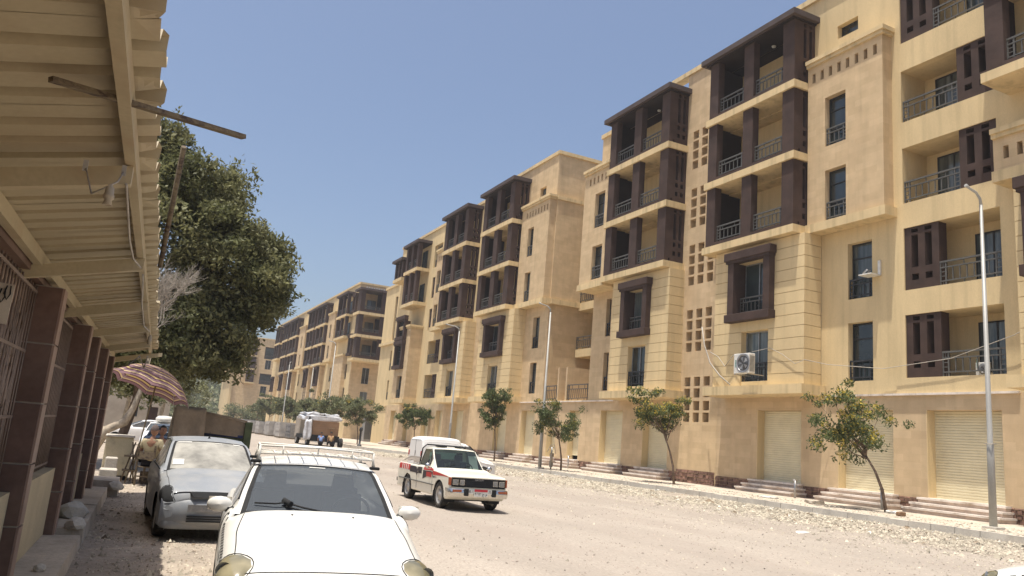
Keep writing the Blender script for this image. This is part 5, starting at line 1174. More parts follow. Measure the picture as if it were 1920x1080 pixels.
# battens sticking out at the edge
def loose(name, mb, m, label, cat, group=None):
    o = mb.build(name, m); return tag(o, label, cat, group)
M_OLDW = mat('weathered_wood', (0.24, 0.19, 0.12), 0.9, 0.2, 6, fine=0.15, dirt=(0.07, 0.05, 0.04), dscale=6, dlo=0.42, dhi=0.6, stretch=(1, 4, 4))
def gpt(x, y, z):
    """point at height z on the photograph ray through pixel x,y of the 1920 wide picture (used to set out thin things)"""
    c = Vector((x-960, -(y-540), -1458.28)); d = mw.to_3x3() @ c; t = (z-1.65)/d.z; return Vector((0, 0, 1.65))+d*t
a_, b_ = gpt(95, 148, 2.862), gpt(457, 257, 2.985)
dv = (b_-a_).normalized(); nn = Vector((0, 0, 1)).cross(dv).normalized()*0.017; up = dv.cross(nn).normalized()*0.01
if up.z < 0: up = -up
loose('timber_batten', MB().hexa([a_-nn-up, a_+nn-up, b_+nn-up, b_-nn-up, a_-nn+up, a_+nn+up, b_+nn+up, b_-nn+up]), M_OLDW, 'weathered batten lying under the canopy sheets and sticking out past the edge into the sky', 'batten')
mw_ = MB(); mw_.tube([gpt(300, 500, 2.7)+Vector((0, 0, 0)), gpt(345, 275, 3.35)], 0.017, 6); 
loose('wooden_pole', mw_, M_OLDW, 'thin wooden pole leaning beside the canopy edge in front of the tree', 'pole')
# lamp holders and wires
def lampholder(x, y, z, s, label):
    p = gpt(x, y, z); o = MB().lathe([(0.012*s, 0.10*s), (0.02*s, 0.085*s), (0.026*s, 0.08*s), (0.03*s, 0.03*s), (0.036*s, 0.025*s), (0.036*s, 0.0), (0.022*s, -0.012*s), (0.034*s, -0.05*s), (0.028*s, -0.05*s), (0.001, -0.03*s)], 16).build('lamp_holder', mat('ivory_plastic', (0.42, 0.35, 0.25), 0.5, 0.1, 5) if 'ivory_plastic' not in MATS else MATS['ivory_plastic']); o.location = p
    return tag(o, label, 'lamp holder'), p
o, p = lampholder(203, 372, 2.55, 0.62, 'empty bulb holder hanging on a looped wire under the nearest canopy cross beam')
wr_ = MB(); a = gpt(160, 312, 2.74); c = gpt(232, 322, 2.78)
wr_.tube([a, a+(p-a)*0.4+Vector((0, 0, -0.07)), p+Vector((0, 0, 0.06)), p+(c-p)*0.6+Vector((0, 0, 0.0)), c], 0.004, 6)
wr_.build('flex', M_WIRE, None); f = bpy.data.objects['flex']; f.parent = o; f.location = -p
for i_, q_ in enumerate((a, c)): 
    k_ = MB().box(-0.01, 0.01, -0.01, 0.01, -0.02, 0.03).build('hook', M_WIRE); k_.parent = o; k_.location = q_-p
o, p = lampholder(280, 640, 2.66, 0.9, 'small bulb holder hanging near the far end of the canopy edge')
loose('cable', MB().tube([gpt(237, 345, 2.78), gpt(240, 400, 2.70), gpt(243, 450, 2.66), gpt(250, 485, 2.68), gpt(264, 502, 2.80)], 0.006, 6), M_WIRE, 'slack cable hanging from the canopy beam between the two bulb holders', 'cable')
loose('cable', MB().tube([gpt(268, 515, 2.8), gpt(266, 570, 2.62), gpt(270, 612, 2.60), gpt(281, 622, 2.7)], 0.008, 6), M_WIRE, 'slack cable hanging near the far end of the canopy', 'cable')
loose('cable', MB().tube([gpt(215, 690, 2.5), gpt(240, 685, 2.35), gpt(262, 668, 2.55), gpt(270, 690, 2.4), gpt(277, 668, 2.55)], 0.012, 6), M_WIRE, 'wire looping from the end of the canopy above the umbrella', 'cable')
# sign plate at the far left
a = gpt(0, 520, 2.35); M_PLATE = mat('dirty_white_plate', (0.50, 0.43, 0.33), 0.6, 0.1, 3, dirt=(0.3, 0.23, 0.18), dscale=5, dlo=0.45, dhi=0.7)
pt = empty('sign_plate', tuple(gpt(8, 560, 2.25)), 'small dirty white sign plate with looping strokes on the left edge beside the window grille', 'sign')
pb = MB().hexa([(-0.13, -0.01, -0.14), (0.035, 0.0, -0.15), (0.035, 0.015, -0.15), (-0.13, 0.005, -0.14), (-0.13, -0.01, 0.10), (0.04, 0.0, 0.09), (0.04, 0.015, 0.09), (-0.13, 0.005, 0.10)]).build('board', M_PLATE, None); pb.parent = pt
for (x, z) in ((-0.06, 0.02), (-0.02, 0.01), (0.005, 0.03)):
    s_ = MB().tube([(x, -0.012, z+0.05), (x-0.01, -0.013, z), (x+0.008, -0.012, z-0.035), (x+0.022, -0.012, z), (x+0.018, -0.012, z+0.05)], 0.004, 5).build('stroke', M_GAP, None); s_.parent = pt

# ---- plastered block, post, umbrella, stall
def place(name, loc, label, cat, rz=0.0): return empty(name, loc, label, cat, None, rz)
bw = place('plaster_counter', (0.13, 21.2, 0), 'peeling cream plastered block beside the seated man', 'counter')
pbox('block', mat('peeling_cream', (0.52, 0.45, 0.30), 0.9, 0.08, 2, bump=0.3, dirt=(0.25, 0.22, 0.17), dscale=2.5, dlo=0.5, dhi=0.68), bw, -0.22, 0.38, 21.15, 22.3, 0.14, 1.03, 0.01)
pbox('top_slab', M_CONC, bw, -0.24, 0.40, 21.1, 22.35, 1.032, 1.07, 0.01); pbox('plinth', M_GAP, bw, -0.15, 0.34, 21.25, 22.2, 0.0, 0.139)
o = pbox('rubble_block', M_CONC, None, -0.22, 0.12, 18.9, 19.4, 0.0, 0.42, 0.02); tag(o, 'broken concrete block at the end of the walkway before the plastered counter', 'concrete block')
o = pbox('rubble_block', M_CONC, None, -0.15, 0.10, 19.7, 20.1, 0.0, 0.62, 0.02); tag(o, 'upright broken slab leaning behind the concrete block at the walkway end', 'concrete block')
# umbrella
um = place('parasol', (0.47, 21.0, 0.02), 'tilted parasol with purple, yellow and dark stripes over the seated man', 'parasol')
c_ = Vector((0.62, 21.0, 2.52)); axis = Vector((0.36, 0.10, 1)).normalized(); ux = Vector((1, 0, -0.34)).normalized(); ux = (ux-axis*ux.dot(axis)).normalized(); uy = axis.cross(ux)
def um_pt(a, r_): 
    n8 = 8; k = (a/(2*PI)*n8) % 1.0; sag = 1-0.10*math.sin(PI*k)*r_; rr = r_*1.03*sag
    h = 0.24 - 0.58*r_**2.2 + 0.07*math.sin(PI*k)*r_**3
    return c_+ux*(rr*math.cos(a))+uy*(rr*math.sin(a))+axis*h
def stripemat():
    m = bpy.data.materials.new('parasol_cloth'); m.use_nodes = True; N = m.node_tree.nodes; L = m.node_tree.links; b = N['Principled BSDF']; b.inputs['Roughness'].default_value = 0.9
    at = N.new('ShaderNodeAttribute'); at.attribute_name = 'ring'; mu = N.new('ShaderNodeMath'); mu.operation = 'MULTIPLY'; mu.inputs[1].default_value = 4.2; L.new(at.outputs['Fac'], mu.inputs[0])
    fr = N.new('ShaderNodeMath'); fr.operation = 'FRACT'; L.new(mu.outputs[0], fr.inputs[0]); r = N.new('ShaderNodeValToRGB'); r.color_ramp.interpolation = 'CONSTANT'
    els = [(0.0, (0.20, 0.115, 0.125)), (0.26, (0.10, 0.04, 0.05)), (0.38, (0.48, 0.36, 0.14)), (0.52, (0.12, 0.05, 0.07)), (0.64, (0.25, 0.155, 0.165)), (0.82, (0.55, 0.42, 0.22)), (0.92, (0.10, 0.04, 0.06))]
    while len(r.color_ramp.elements) < len(els): r.color_ramp.elements.new(0.5)
    for e, (p_, c) in zip(r.color_ramp.elements, els): e.position = p_; e.color = (*c, 1)
    L.new(fr.outputs[0], r.inputs[0]); L.new(r.outputs[0], b.inputs['Base Color'])
    t = N.new('ShaderNodeBsdfTranslucent'); L.new(r.outputs[0], t.inputs[0]); x = N.new('ShaderNodeMixShader'); x.inputs[0].default_value = 0.25; L.new(b.outputs[0], x.inputs[1]); L.new(t.outputs[0], x.inputs[2]); L.new(x.outputs[0], N['Material Output'].inputs[0]); return m
nr, na = 16, 64; P = np.array([[tuple(um_pt(2*PI*j/na, i/nr)) for j in range(na+1)] for i in range(nr+1)]); mb = MB().grid(P, True)
cl = mb.wbuild('canopy_cloth', stripemat(), um); at = cl.data.attributes.new('ring', 'FLOAT', 'POINT'); at.data.foreach_set('value', np.repeat(np.arange(nr+1)/nr, na+1).astype(np.float32))
MB().tube([(0.42, 20.95, 0.0), tuple(c_+axis*0.2)], 0.017, 8).wbuild('pole', mat('bronze_pole', (0.22, 0.17, 0.09), 0.5, 0.1, 5), um)
for k in range(8):
    a = 2*PI*k/8; MB().tube([tuple(um_pt(a, r_/6)-axis*0.012) for r_ in range(7)], 0.006, 5).wbuild('rib', M_STEEL, um)
# draped stall and canvas sided cart
M_TARP = mat('brown_canvas', (0.30, 0.225, 0.15), 0.95, 0.12, 2.5, bump=0.4, bscale=14, dirt=(0.2, 0.15, 0.1), dscale=1.5, dlo=0.5, dhi=0.8)
def drape(x0, x1, y0, y1, z0, z1, amp, seed, name, parent, m):
    rs = np.random.RandomState(seed); n = 60; k = 14; P = []
    per = []
    for i in range(n+1):
        t = i/n*4; s_ = int(t) % 4; f = t-int(t); cx_ = [(x0+(x1-x0)*f, y0), (x1, y0+(y1-y0)*f), (x1-(x1-x0)*f, y1), (x0, y1-(y1-y0)*f)][s_]; per.append(cx_)
    ph = rs.rand(6)*6
    for j in range(k+1):
        v = j/k; row = []
        for i, (x, y) in enumerate(per):
            a = 2*PI*i/n; wv_ = amp*(0.25+v)*(math.sin(7*a+ph[0]+v)+0.6*math.sin(13*a+ph[1]-2*v)); cx, cy = (x0+x1)/2, (y0+y1)/2; s_ = 1+wv_-0.10*(1-v)**3
            row.append((cx+(x-cx)*s_, cy+(y-cy)*s_, z1-(z1-z0)*v+(0.05*math.sin(3*a+ph[2]) if j == 0 else 0)))
        P.append(row)
    top = [[(np.mean([p[0] for p in P[0]]), np.mean([p[1] for p in P[0]]), z1+0.05)]*(n+1)]
    return MB().grid(np.array(top+P), True).wbuild(name, m, parent)
stl = place('draped_stall', (1.9, 26.6, 0), 'tall stall wrapped in hanging brown cloth behind the grey hatchback', 'stall')
drape(1.45, 2.4, 26.2, 27.1, 0.0, 1.90, 0.11, 3, 'cloth', stl, M_TARP)
pbox('post', M_OLDW, stl, 1.42, 1.47, 26.15, 26.2, 0, 1.9)
cw_ = place('covered_pickup', (3.0, 28.4, 0), 'parked truck bed with brown canvas side and green tailgate post behind the grey hatchback', 'truck')
def cbox(n_, m, *a, **k): return pbox(n_, m, cw_, *a, **k)
MB().hexa([(2.2, 26.9, 1.20), (3.72, 27.3, 1.10), (3.72, 30.6, 1.12), (2.2, 30.6, 1.2), (2.15, 26.9, 1.84), (3.72, 27.3, 1.60), (3.72, 30.6, 1.68), (2.15, 30.6, 1.88)]).wbuild('canvas_cover', M_TARP, cw_)
MB().tube([(2.1, 26.85, 1.87), (2.9, 27.0, 1.76), (3.75, 27.2, 1.63)], 0.03, 6).wbuild('canvas_roll', M_TARP, cw_)
M_GREEN = mat('green_truck_paint', (0.10, 0.12, 0.05), 0.6, 0.2, 4)
cbox('tailgate_post', M_GREEN, 3.72, 3.95, 27.2, 27.35, 0.75, 1.62, bev=0.01); cbox('bed', M_GREEN, 2.25, 3.85, 27.35, 31.0, 0.7, 1.08); cbox('chassis', M_GAP, 2.5, 3.6, 27.5, 32.5, 0.4, 0.69)
cbox('blue_sheet', mat('blue_sheet', (0.03, 0.035, 0.09), 0.8, 0.2, 5), 2.3, 3.7, 27.25, 27.34, 1.085, 1.17)
cbox('cab', M_GREEN, 2.4, 3.8, 31.1, 32.6, 0.7, 1.5, bev=0.05)
for y in (28.6, 31.8):
    for x, sd in ((2.45, -1), (3.65, 1)): wheel_o = wheel(cw_, x, y, 0.32, 0.18, sd)
# ================================================================ TREES
def leafmat(name, c, c2, isl=0.45, trans=0.35):
    return mat(name, c, 0.6, 0.2, 0.8, col2=c2, island=isl, fine=0, trans=trans, spec=0.25)
M_LEAF = leafmat('dark_tree_leaves', (0.20, 0.195, 0.09), (0.10, 0.11, 0.045))
M_LEAFS = leafmat('street_tree_leaves', (0.13, 0.155, 0.062), (0.070, 0.092, 0.035))
M_YEL = leafmat('yellow_blossom', (0.50, 0.38, 0.07), (0.36, 0.30, 0.06), 0.2)
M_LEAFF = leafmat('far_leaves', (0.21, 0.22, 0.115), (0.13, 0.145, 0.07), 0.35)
def leaves(name, parent, m, cen, size, seed, aspect=0.45, droop=0.0, rel=None):
    """diamond leaves scattered at centres"""
    rs = np.random.RandomState(seed); n = len(cen); d = rs.normal(0, 1, (n, 3)); d[:, 2] -= droop; d /= np.linalg.norm(d, axis=1, keepdims=True)
    e = rs.normal(0, 1, (n, 3)); e[:, 2] *= 0.5; e -= d*np.sum(e*d, 1, keepdims=True); e /= np.linalg.norm(e, axis=1, keepdims=True)
    s = (size*rs.uniform(0.6, 1.4, n))[:, None]; a = cen-d*s; b = cen+e*s*aspect; c = cen+d*s; f = cen-e*s*aspect
    V = np.stack([a, b, c, f], 1).reshape(-1, 3)
    if rel is not None: V = V-np.array(rel)
    return put(name, npmesh(name, V, 4, m), parent, rel if rel is not None else (0, 0, 0))
def clump_pts(rs, centers, per, r, flat=0.75):
    out = []
    for c in centers:
        k = int(per*rs.uniform(0.6, 1.4)); p = rs.normal(0, 1, (k, 3)); p /= np.maximum(np.linalg.norm(p, axis=1, keepdims=True), 1e-6); p *= (rs.rand(k, 1)**0.45)*r*rs.uniform(0.7, 1.3); p[:, 2] *= flat; out.append(p+c)
    return np.concatenate(out)
# --- large dark tree behind the canopy
bt = empty('large_tree', (0.3, 26.5, 0), 'large dark green tree overhanging behind the canopy and umbrella on the left', 'tree')
rs = np.random.RandomState(11); cen = []
ells = [((-0.2, 27, 7.0), (3.0, 3.2, 3.3), 130), ((2.5, 26.5, 6.2), (1.9, 2.4, 1.75), 80), ((0.9, 27, 8.9), (1.75, 2.0, 1.35), 55), ((1.7, 26.5, 4.3), (1.75, 2.2, 1.3), 60), ((-1.0, 27, 4.4), (2.4, 2.6, 1.5), 60), ((3.3, 26, 5.6), (1.25, 1.3, 1.0), 26), ((1.9, 26.6, 8.1), (1.0, 1.4, 1.0), 24), ((0.0, 26.8, 3.2), (2.2, 2.2, 0.8), 40), ((-0.4, 27, 10.2), (1.2, 1.4, 0.8), 20), ((1.5, 26.5, 3.55), (1.9, 2.0, 0.75), 40), ((3.0, 26.3, 7.2), (0.9, 1.0, 0.7), 14)]
for c, r_, k in ells:
    p = rs.normal(0, 1, (k, 3)); p /= np.linalg.norm(p, axis=1, keepdims=True); p *= rs.rand(k, 1)**0.28; cen.append(np.array(c)+p*np.array(r_))
cen = np.concatenate(cen); pts = clump_pts(rs, cen, 270, 0.58)
extra = []
for i in range(60):      # twigs sticking out of the outline
    c = cen[rs.randint(len(cen))]; d = c-np.array([0.5, 27, 6.2]); d /= np.linalg.norm(d); t = rs.rand(26, 1)**0.7; extra.append(c+d*(0.3+0.45*t)+rs.normal(0, 0.10, (26, 3)))
pts = np.concatenate([pts]+extra)
leaves('crown', bt, M_LEAF, pts, 0.082, 1, 0.42, rel=(0.3, 26.5, 0))
tk_ = MB(); tk_.tube([(0.0, 26.5, 0), (0.15, 26.5, 1.0), (0.35, 26.5, 2.0), (0.3, 26.6, 3.4), (0.2, 26.8, 5)], [0.16, 0.14, 0.12, 0.10, 0.06], 10)
for a in range(14):
    c = cen[rs.randint(len(cen))]; b0 = np.array([0.3, 26.7, rs.uniform(2.6, 4.8)]); mid = (b0+c)/2+rs.normal(0, 0.3, 3); tk_.tube([tuple(b0), tuple(mid), tuple(c)], [0.09, 0.06, 0.02], 6)
tk_.wbuild('trunk', M_BARK, bt)
lt = empty('pale_trunk', (-0.2, 24.3, 0), 'pale leaning bare trunk under the parasol beside the plastered block', 'tree trunk')
MB().tube([(-0.55, 24.3, 0.5), (-0.28, 24.3, 1.12), (0.12, 24.3, 1.35), (0.28, 24.3, 1.75), (0.42, 24.4, 2.4), (0.5, 24.6, 3.4)], [0.14, 0.12, 0.12, 0.08, 0.06, 0.04], 9).wbuild('trunk', M_PBARK, lt)
# --- bare bleached tree
br_ = empty('bare_tree', (0.35, 20.3, 3.2), 'leafless bleached grey tree against the dark tree at the canopy edge', 'tree')
rs = random.Random(5); tw = MB()
def grow(p, d, L, r_, dep):
    if dep == 0 or r_ < 0.0025: return
    q = p; pts_ = [p]; dd = d
    for i in range(3):
        dd = (dd+Vector((rs.uniform(-.3, .3), rs.uniform(-.3, .3), rs.uniform(-.12, .3)))).normalized(); q = q+dd*L/3; pts_.append(q)
    tw.tube(pts_, [r_, r_*0.9, r_*0.75, r_*0.6], 4, False)
    for k in range(rs.choice((3, 3, 4))):
        nd = (dd+Vector((rs.uniform(-.8, .95), rs.uniform(-.6, .6), rs.uniform(-.45, .7)))).normalized(); grow(pts_[rs.choice((1, 2, 3))], nd, L*rs.uniform(0.6, 0.85), r_*0.62, dep-1)
for s_ in range(3): grow(Vector((-0.1, 20.3, 3.35+0.35*s_)), Vector((0.9, 0, 0.25+0.3*s_)), 0.75, 0.028, 6)
tw.tube([(-1.2, 20.4, 0), (-1.1, 20.4, 1.8), (-0.5, 20.3, 3.2), (-0.05, 20.3, 4.6)], [0.07, 0.06, 0.045, 0.02], 7)
tw.wbuild('branches', mat('bleached_twigs', (0.36, 0.32, 0.27), 0.95, 0.1, 4), br_)
# --- street trees
def street_tree(x, y, h, lean, spread, seed, label, dens=1.0, yellow=0.1, lsz=0.075, droopy=0.0, group='young trees along the right pavement', off=(0, 0)):
    rs = np.random.RandomState(seed); o = empty('street_tree', (x, y, 0.27), label, 'tree', group); z0 = 0.27
    fork = np.array([x+lean[0]*0.55, y+lean[1]*0.55, z0+h*0.45]); tk = MB()
    tk.tube([(x, y, z0-0.05), (x+lean[0]*0.12+0.03, y+lean[1]*0.12, z0+h*0.18), (x+lean[0]*0.3, y+lean[1]*0.3, z0+h*0.33), tuple(fork)], [0.065, 0.055, 0.045, 0.035], 8)
    top = np.array([x+lean[0]+off[0], y+lean[1]+off[1], z0+h*0.76]); cs = []
    nb = int(13*dens)+5
    for i in range(nb):
        a = rs.rand()*6.28; r_ = rs.rand()**0.55; c = top+np.array([math.cos(a)*r_*spread, math.sin(a)*r_*spread, rs.uniform(-0.24, 0.25)*h*(1.1-0.5*r_)])
        b0 = fork+np.array([0, 0, rs.uniform(-0.03, 0.1)*h]); mid = (b0+c)/2+rs.normal(0, 0.08, 3)*spread; tk.tube([tuple(b0), tuple(mid), tuple(c)], [0.026, 0.017, 0.006], 5, False)
        cs.append(c)
        for k in range(3): cs.append(c+rs.normal(0, 0.27, 3)*spread*0.8)
    cs = np.array(cs); P = clump_pts(rs, cs, 58*dens, 0.30*spread**0.5, 0.65)
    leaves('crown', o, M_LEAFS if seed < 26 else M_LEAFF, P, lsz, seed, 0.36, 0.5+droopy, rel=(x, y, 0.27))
    if yellow:
        hi = cs[rs.rand(len(cs)) < yellow*3]; 
        if len(hi): leaves('blossom', o, M_YEL, clump_pts(rs, hi+np.array([0, 0, 0.08]), 22*dens, 0.24*spread**0.5, 0.7), lsz*0.62, seed+1, 0.7, rel=(x, y, 0.27))
    tk.wbuild('trunk', M_BARK, o); return o
street_tree(25.25, 20.0, 4.35, (-0.35, 1.25), 1.5, 21, 'nearest young tree with yellow blossom and a leaning trunk in front of the steps', 1.1, 0.28)
street_tree(25.0, 31.9, 4.7, (-0.35, 0.9), 1.35, 22, 'young tree thick with yellow blossom beside the latticed wall', 1.1, 0.38, 0.075)
street_tree(23.9, 41.2, 4.0, (-0.3, 0.35), 1.35, 23, 'young tree just right of the second street lamp with a forked trunk', 1.1, 0.05)
street_tree(24.0, 50.8, 5.0, (-0.1, 0.35), 1.05, 24, 'tall narrow young tree behind the bonnet of the pickup', 1.3, 0.03, 0.09)
street_tree(27.0, 76.5, 4.3, (-0.1, 0.2), 1.5, 25, 'small round tree in front of the doorway behind the white van', 1.2, 0.03, 0.11)
street_tree(21.3, 77.0, 4.4, (-0.2, 0.8), 1.9, 26, 'spreading tree with a thin bent trunk left of the grey cabinet', 1.2, 0.04, 0.12)
street_tree(20.6, 83.0, 4.5, (-0.3, 0.6), 1.9, 27, 'spreading tree just behind the loaded truck, touching its neighbour', 1.1, 0.04, 0.12)
street_tree(22.5, 103.0, 4.7, (0, 0.4), 1.9, 28, 'dense low tree above the white wrapped load of the truck', 1.5, 0.02, 0.15)
street_tree(23.0, 122.0, 5.0, (0, 0.2), 2.2, 29, 'dense low tree behind the brick pallets and left of the loaded truck', 1.5, 0.06, 0.17)
street_tree(24.5, 150.0, 5.8, (0, 0.3), 2.6, 30, 'small far tree between two street lamps', 1.1, 0.0, 0.2)
street_tree(24.5, 164.0, 5.6, (0, 0.3), 2.2, 31, 'small far tree before the end of the long block', 1.0, 0.0, 0.2)
def shrub(x, y, w_, h_, seed, label):
    o = empty('shrub', (x, y, 0.1), label, 'shrub', 'clipped shrubs at the foot of the far block'); rs = np.random.RandomState(seed)
    P = clump_pts(rs, np.array([x, y, h_*0.5])+rs.uniform(-1, 1, (26, 3))*np.array([w_/2, w_/3, h_*0.38]), 60, h_*0.24); leaves('crown', o, M_LEAFF, P, 0.22, seed, 0.5, rel=(x, y, 0.1)); MB().tube([(x, y, 0), (x, y, h_*0.5)], 0.15, 6).wbuild('trunk', M_BARK, o)
for i, (x, w_, h_) in enumerate(((27.2, 3.0, 5.0), (30.2, 3.4, 4.6), (33.2, 3.2, 4.8), (24.9, 2.6, 6.0))): shrub(x, 205+i, w_, h_, 40+i, ('left shrub of the row at the foot of the far block', 'middle shrub of the row at the foot of the far block', 'right shrub of the row at the foot of the far block', 'loose taller shrub at the left corner of the far block')[i])
# --- wooded hill at the end of the street
hx = np.linspace(-60, 60, 40); hy = np.linspace(250, 420, 20); X, Y = np.meshgrid(hx, hy, indexing='ij')
Z = 30*np.exp(-((X-12)/44)**2)*np.clip((Y-250)/110, 0, 1)**0.8+1.5*np.sin(X*0.3)*np.sin(Y*0.13)
hl = MB().grid(np.stack([X, Y, Z-1], -1), True, True).build('hill', mat('dry_hill', (0.22, 0.20, 0.12), 0.95, 0.2, 0.1)); tag(hl, kind='structure')
rs = np.random.RandomState(9); n = 900; cx = rs.uniform(-45, 50, n); cy = rs.uniform(252, 370, n); cz = 30*np.exp(-((cx-12)/44)**2)*np.clip((cy-250)/110, 0, 1)**0.8
cy[:220] = rs.uniform(236, 252, 220); cz[:220] = 0
P = clump_pts(rs, np.stack([cx, cy, cz+rs.uniform(1, 4.5, n)], 1), 55, 2.6, 0.8); o = leaves('hill_trees', None, M_LEAFF, P, 0.55, 77, 0.6); tag(o, 'hazy green trees covering the low hill at the end of the street', 'trees', None, 'stuff')
# far trees and low buildings on the left, seen under the parasol
for i, (x, y, h_) in enumerate(((-3.0, 62, 6.0), (0.2, 70, 6.5), (3.2, 80, 6.5), (6.2, 105, 7.5), (-6.5, 55, 6.5))):
    o = empty('background_tree', (x, y, 0), ('low tree left of the pale trunk behind the parked cars', 'tree right behind the roof of the broadside white car', 'tree behind the car with the roof bundle', 'tree far beyond the brown draped stall', 'tree hidden mostly by the tiled pillars')[i], 'tree', 'trees behind the parked cars'); rs = np.random.RandomState(60+i)
    P = clump_pts(rs, np.array([x, y, h_*0.66])+rs.normal(0, 1, (34, 3))*np.array([1.3, 1.3, 0.9]), 70, 0.8); leaves('crown', o, M_LEAF, P, 0.16, 60+i, 0.5, rel=(x, y, 0)); MB().tube([(x, y, 0), (x+0.2, y, h_*0.4), (x, y, h_*0.65)], [0.2, 0.16, 0.1], 7).wbuild('trunk', M_PBARK, o)
lb = empty('low_building', (-4, 90, 0), 'low dusty building behind the parked cars seen under the parasol', 'building')
M_DUSTW = mat('dusty_wall', (0.36, 0.31, 0.25), 0.95, 0.12, 0.8)
wallgrid(lb, 'wall', M_DUSTW, 90, 0.3, -14, 4.5, 0, 4.2, [(-3, -1.8, 1.2, 2.6), (0.3, 1.5, 1.2, 2.6), (2.4, 3.4, 0, 2.3)], 'y'); 
for a in (-3, 0.3): window(lb, 90, a, a+1.2, 1.2, 2.6, rail=False, axis='y')
MB().box(-14, 4.5, 90.31, 100, 4.0, 4.2).wbuild('roof', M_CONC, lb); MB().box(2.4, 3.4, 90.2, 90.25, 0, 2.3).wbuild('door', M_BROWN, lb)

# ================================================================ STREET FURNITURE
LG_ = 'street lamps along the road'
def lamp(x, y, h, label, ax=-0.8, ay=0.0, r_=0.11, flip=1):
    o = empty('street_lamp', (x, y, 0.27), label, 'street lamp', LG_); z = 0.27
    pb_ = MB().tube([(x, y, z), (x, y, z+2.5), (x, y, z+2.55), (x, y, z+h-0.15)], [r_, r_*0.9, r_*0.72, r_*0.45], 12).wbuild('post', M_POLE, o)
    MB().tube([(x, y, z+h-0.16), (x+ax*0.05, y+ay*0.05, z+h+0.05), (x+ax*0.3, y+ay*0.3, z+h+0.22), (x+ax*0.75, y+ay*0.75, z+h+0.30), (x+ax, y+ay, z+h+0.36)], [r_*0.45, r_*0.4, r_*0.36, r_*0.36, r_*0.5], 8).wbuild('arm', M_POLE, o)
    pbox('base_plate', M_CONC, o, x-0.22, x+0.22, y-0.22, y+0.22, z-0.02, z+0.07, 0.01)
    MB().tube([(x-0.13, y-0.1, z+2.52), (x+0.13, y-0.1, z+2.54), (x+0.12, y+0.12, z+2.50), (x-0.12, y+0.12, z+2.53), (x-0.13, y-0.1, z+2.52)], 0.013, 5).wbuild('wire_tie', M_WIRE, o)
    return o
lamp(24.0, 15.3, 10.35, 'nearest and tallest street lamp, at the right edge before the loggias', -0.75)
lamp(23.1, 42.4, 9.75, 'second street lamp, beside the rag wrapped standpipe', -0.75, 0.2)
lamp(23.6, 58.6, 10.1, 'third street lamp, rising behind the roof of the white van', -1.0, 0.6)
lamp(19.6, 83.9, 10.3, 'fourth street lamp, rising out of the white wrapped truck load', -0.6, 0.8)
lamp(25.9, 124.0, 10.6, 'thin far street lamp left of the truck load', -0.8, 1.0)
lamp(20.6, 115.0, 10.0, 'far street lamp standing in front of the brick pallets', 0.4, 1.4)
# AC units
def ac(loc, label, s=1.0, face='x'):
    x, y, z = loc; o = empty('air_conditioner', loc, label, 'air conditioner')
    a, b, c = 0.34*s, 0.92*s, 0.84*s
    cs = pbox('casing', M_WHITEP, o, x, x+a, y, y+b, z, z+c, 0.02)
    cyl = (x-0.004, y+b*0.38, z+c*0.5); 
    MB().lathe([(0.36*s*b/0.92, -0.012), (0.345*s, -0.03), (0.33*s, -0.012), (0.33*s, 0.0)], 28, 'x').build('fan_ring', M_STEEL, cs, cyl)
    MB().lathe([(0.32*s, 0), (0.31*s, -0.006), (0.0, -0.006)], 28, 'x').build('fan_well', M_RAILD, cs, cyl)
    gm_ = MB()
    for k in range(1, 9): gm_.tube([(-0.018, math.cos(t)*0.038*k*s, math.sin(t)*0.038*k*s) for t in [2*PI*q/20 for q in range(21)]], 0.004, 4, False)
    for k in range(5):
        t = 2*PI*k/5; gm_.add([(-0.010, 0.05*math.cos(t), 0.05*math.sin(t)), (-0.010, 0.28*s*math.cos(t-0.25), 0.28*s*math.sin(t-0.25)), (-0.006, 0.28*s*math.cos(t+0.35), 0.28*s*math.sin(t+0.35))], [(0, 1, 2)])
    gm_.build('fan_grille', M_STEEL, cs, cyl)
    sd_ = MB()
    for k in range(14): sd_.box(x+0.05, x+a-0.05, y-0.008, y-0.002, z+0.10+k*0.048*s, z+0.125+k*0.048*s)
    sd_.wbuild('side_louvres', M_RAIL, cs)
    sk = MB()
    for k in range(5): sk.box(x-0.006, x-0.003, y+b*0.84, y+b*0.90, z+0.30+k*0.075, z+0.355+k*0.075)
    sk.wbuild('maker_lettering', mat('green_print', (0.10, 0.28, 0.22), 0.6, 0.1, 5) if 'green_print' not in MATS else MATS['green_print'], cs)
    br = MB(); br.box(x-0.02, x+1.0, y+0.08, y+0.12, z-0.05, z-0.004).box(x-0.02, x+1.0, y+b-0.12, y+b-0.08, z-0.05, z-0.004); br.wbuild('bracket', M_STEEL, o)
    return o
ac((26.30, 28.25, 5.80), 'boxy white air conditioner with a round fan outside the window below the brown frame', 1.14)
pa = empty('ac_shelf_bracket', (27.9, 23.0, 10.2), 'flat pale air conditioner shelf seen edge on beside the middle window', 'bracket')  # wall bracket with an air conditioner shelf
MB().hexa([(27.9, 22.7, 10.02), (28.5, 22.7, 10.02), (28.5, 23.35, 10.02), (27.9, 23.35, 10.02), (27.9, 22.7, 10.07), (28.5, 22.7, 10.07), (28.5, 23.35, 10.07), (27.9, 23.35, 10.07)]).wbuild('shelf', M_WHITEP, pa)
MB().box(28.44, 28.52, 22.68, 22.8, 10.071, 10.7).wbuild('upright', M_WHITEP, pa); MB().tube([(28.0, 23.2, 10.1), (28.0, 23.0, 10.25), (28.2, 23.0, 10.25), (28.3, 23.3, 10.1)], 0.04, 6).wbuild('bundle', M_STEEL, pa)
a2 = ac((28.85, 18.3, 5.56), 'half hidden air conditioner lying behind the lowest loggia railing', 0.6)
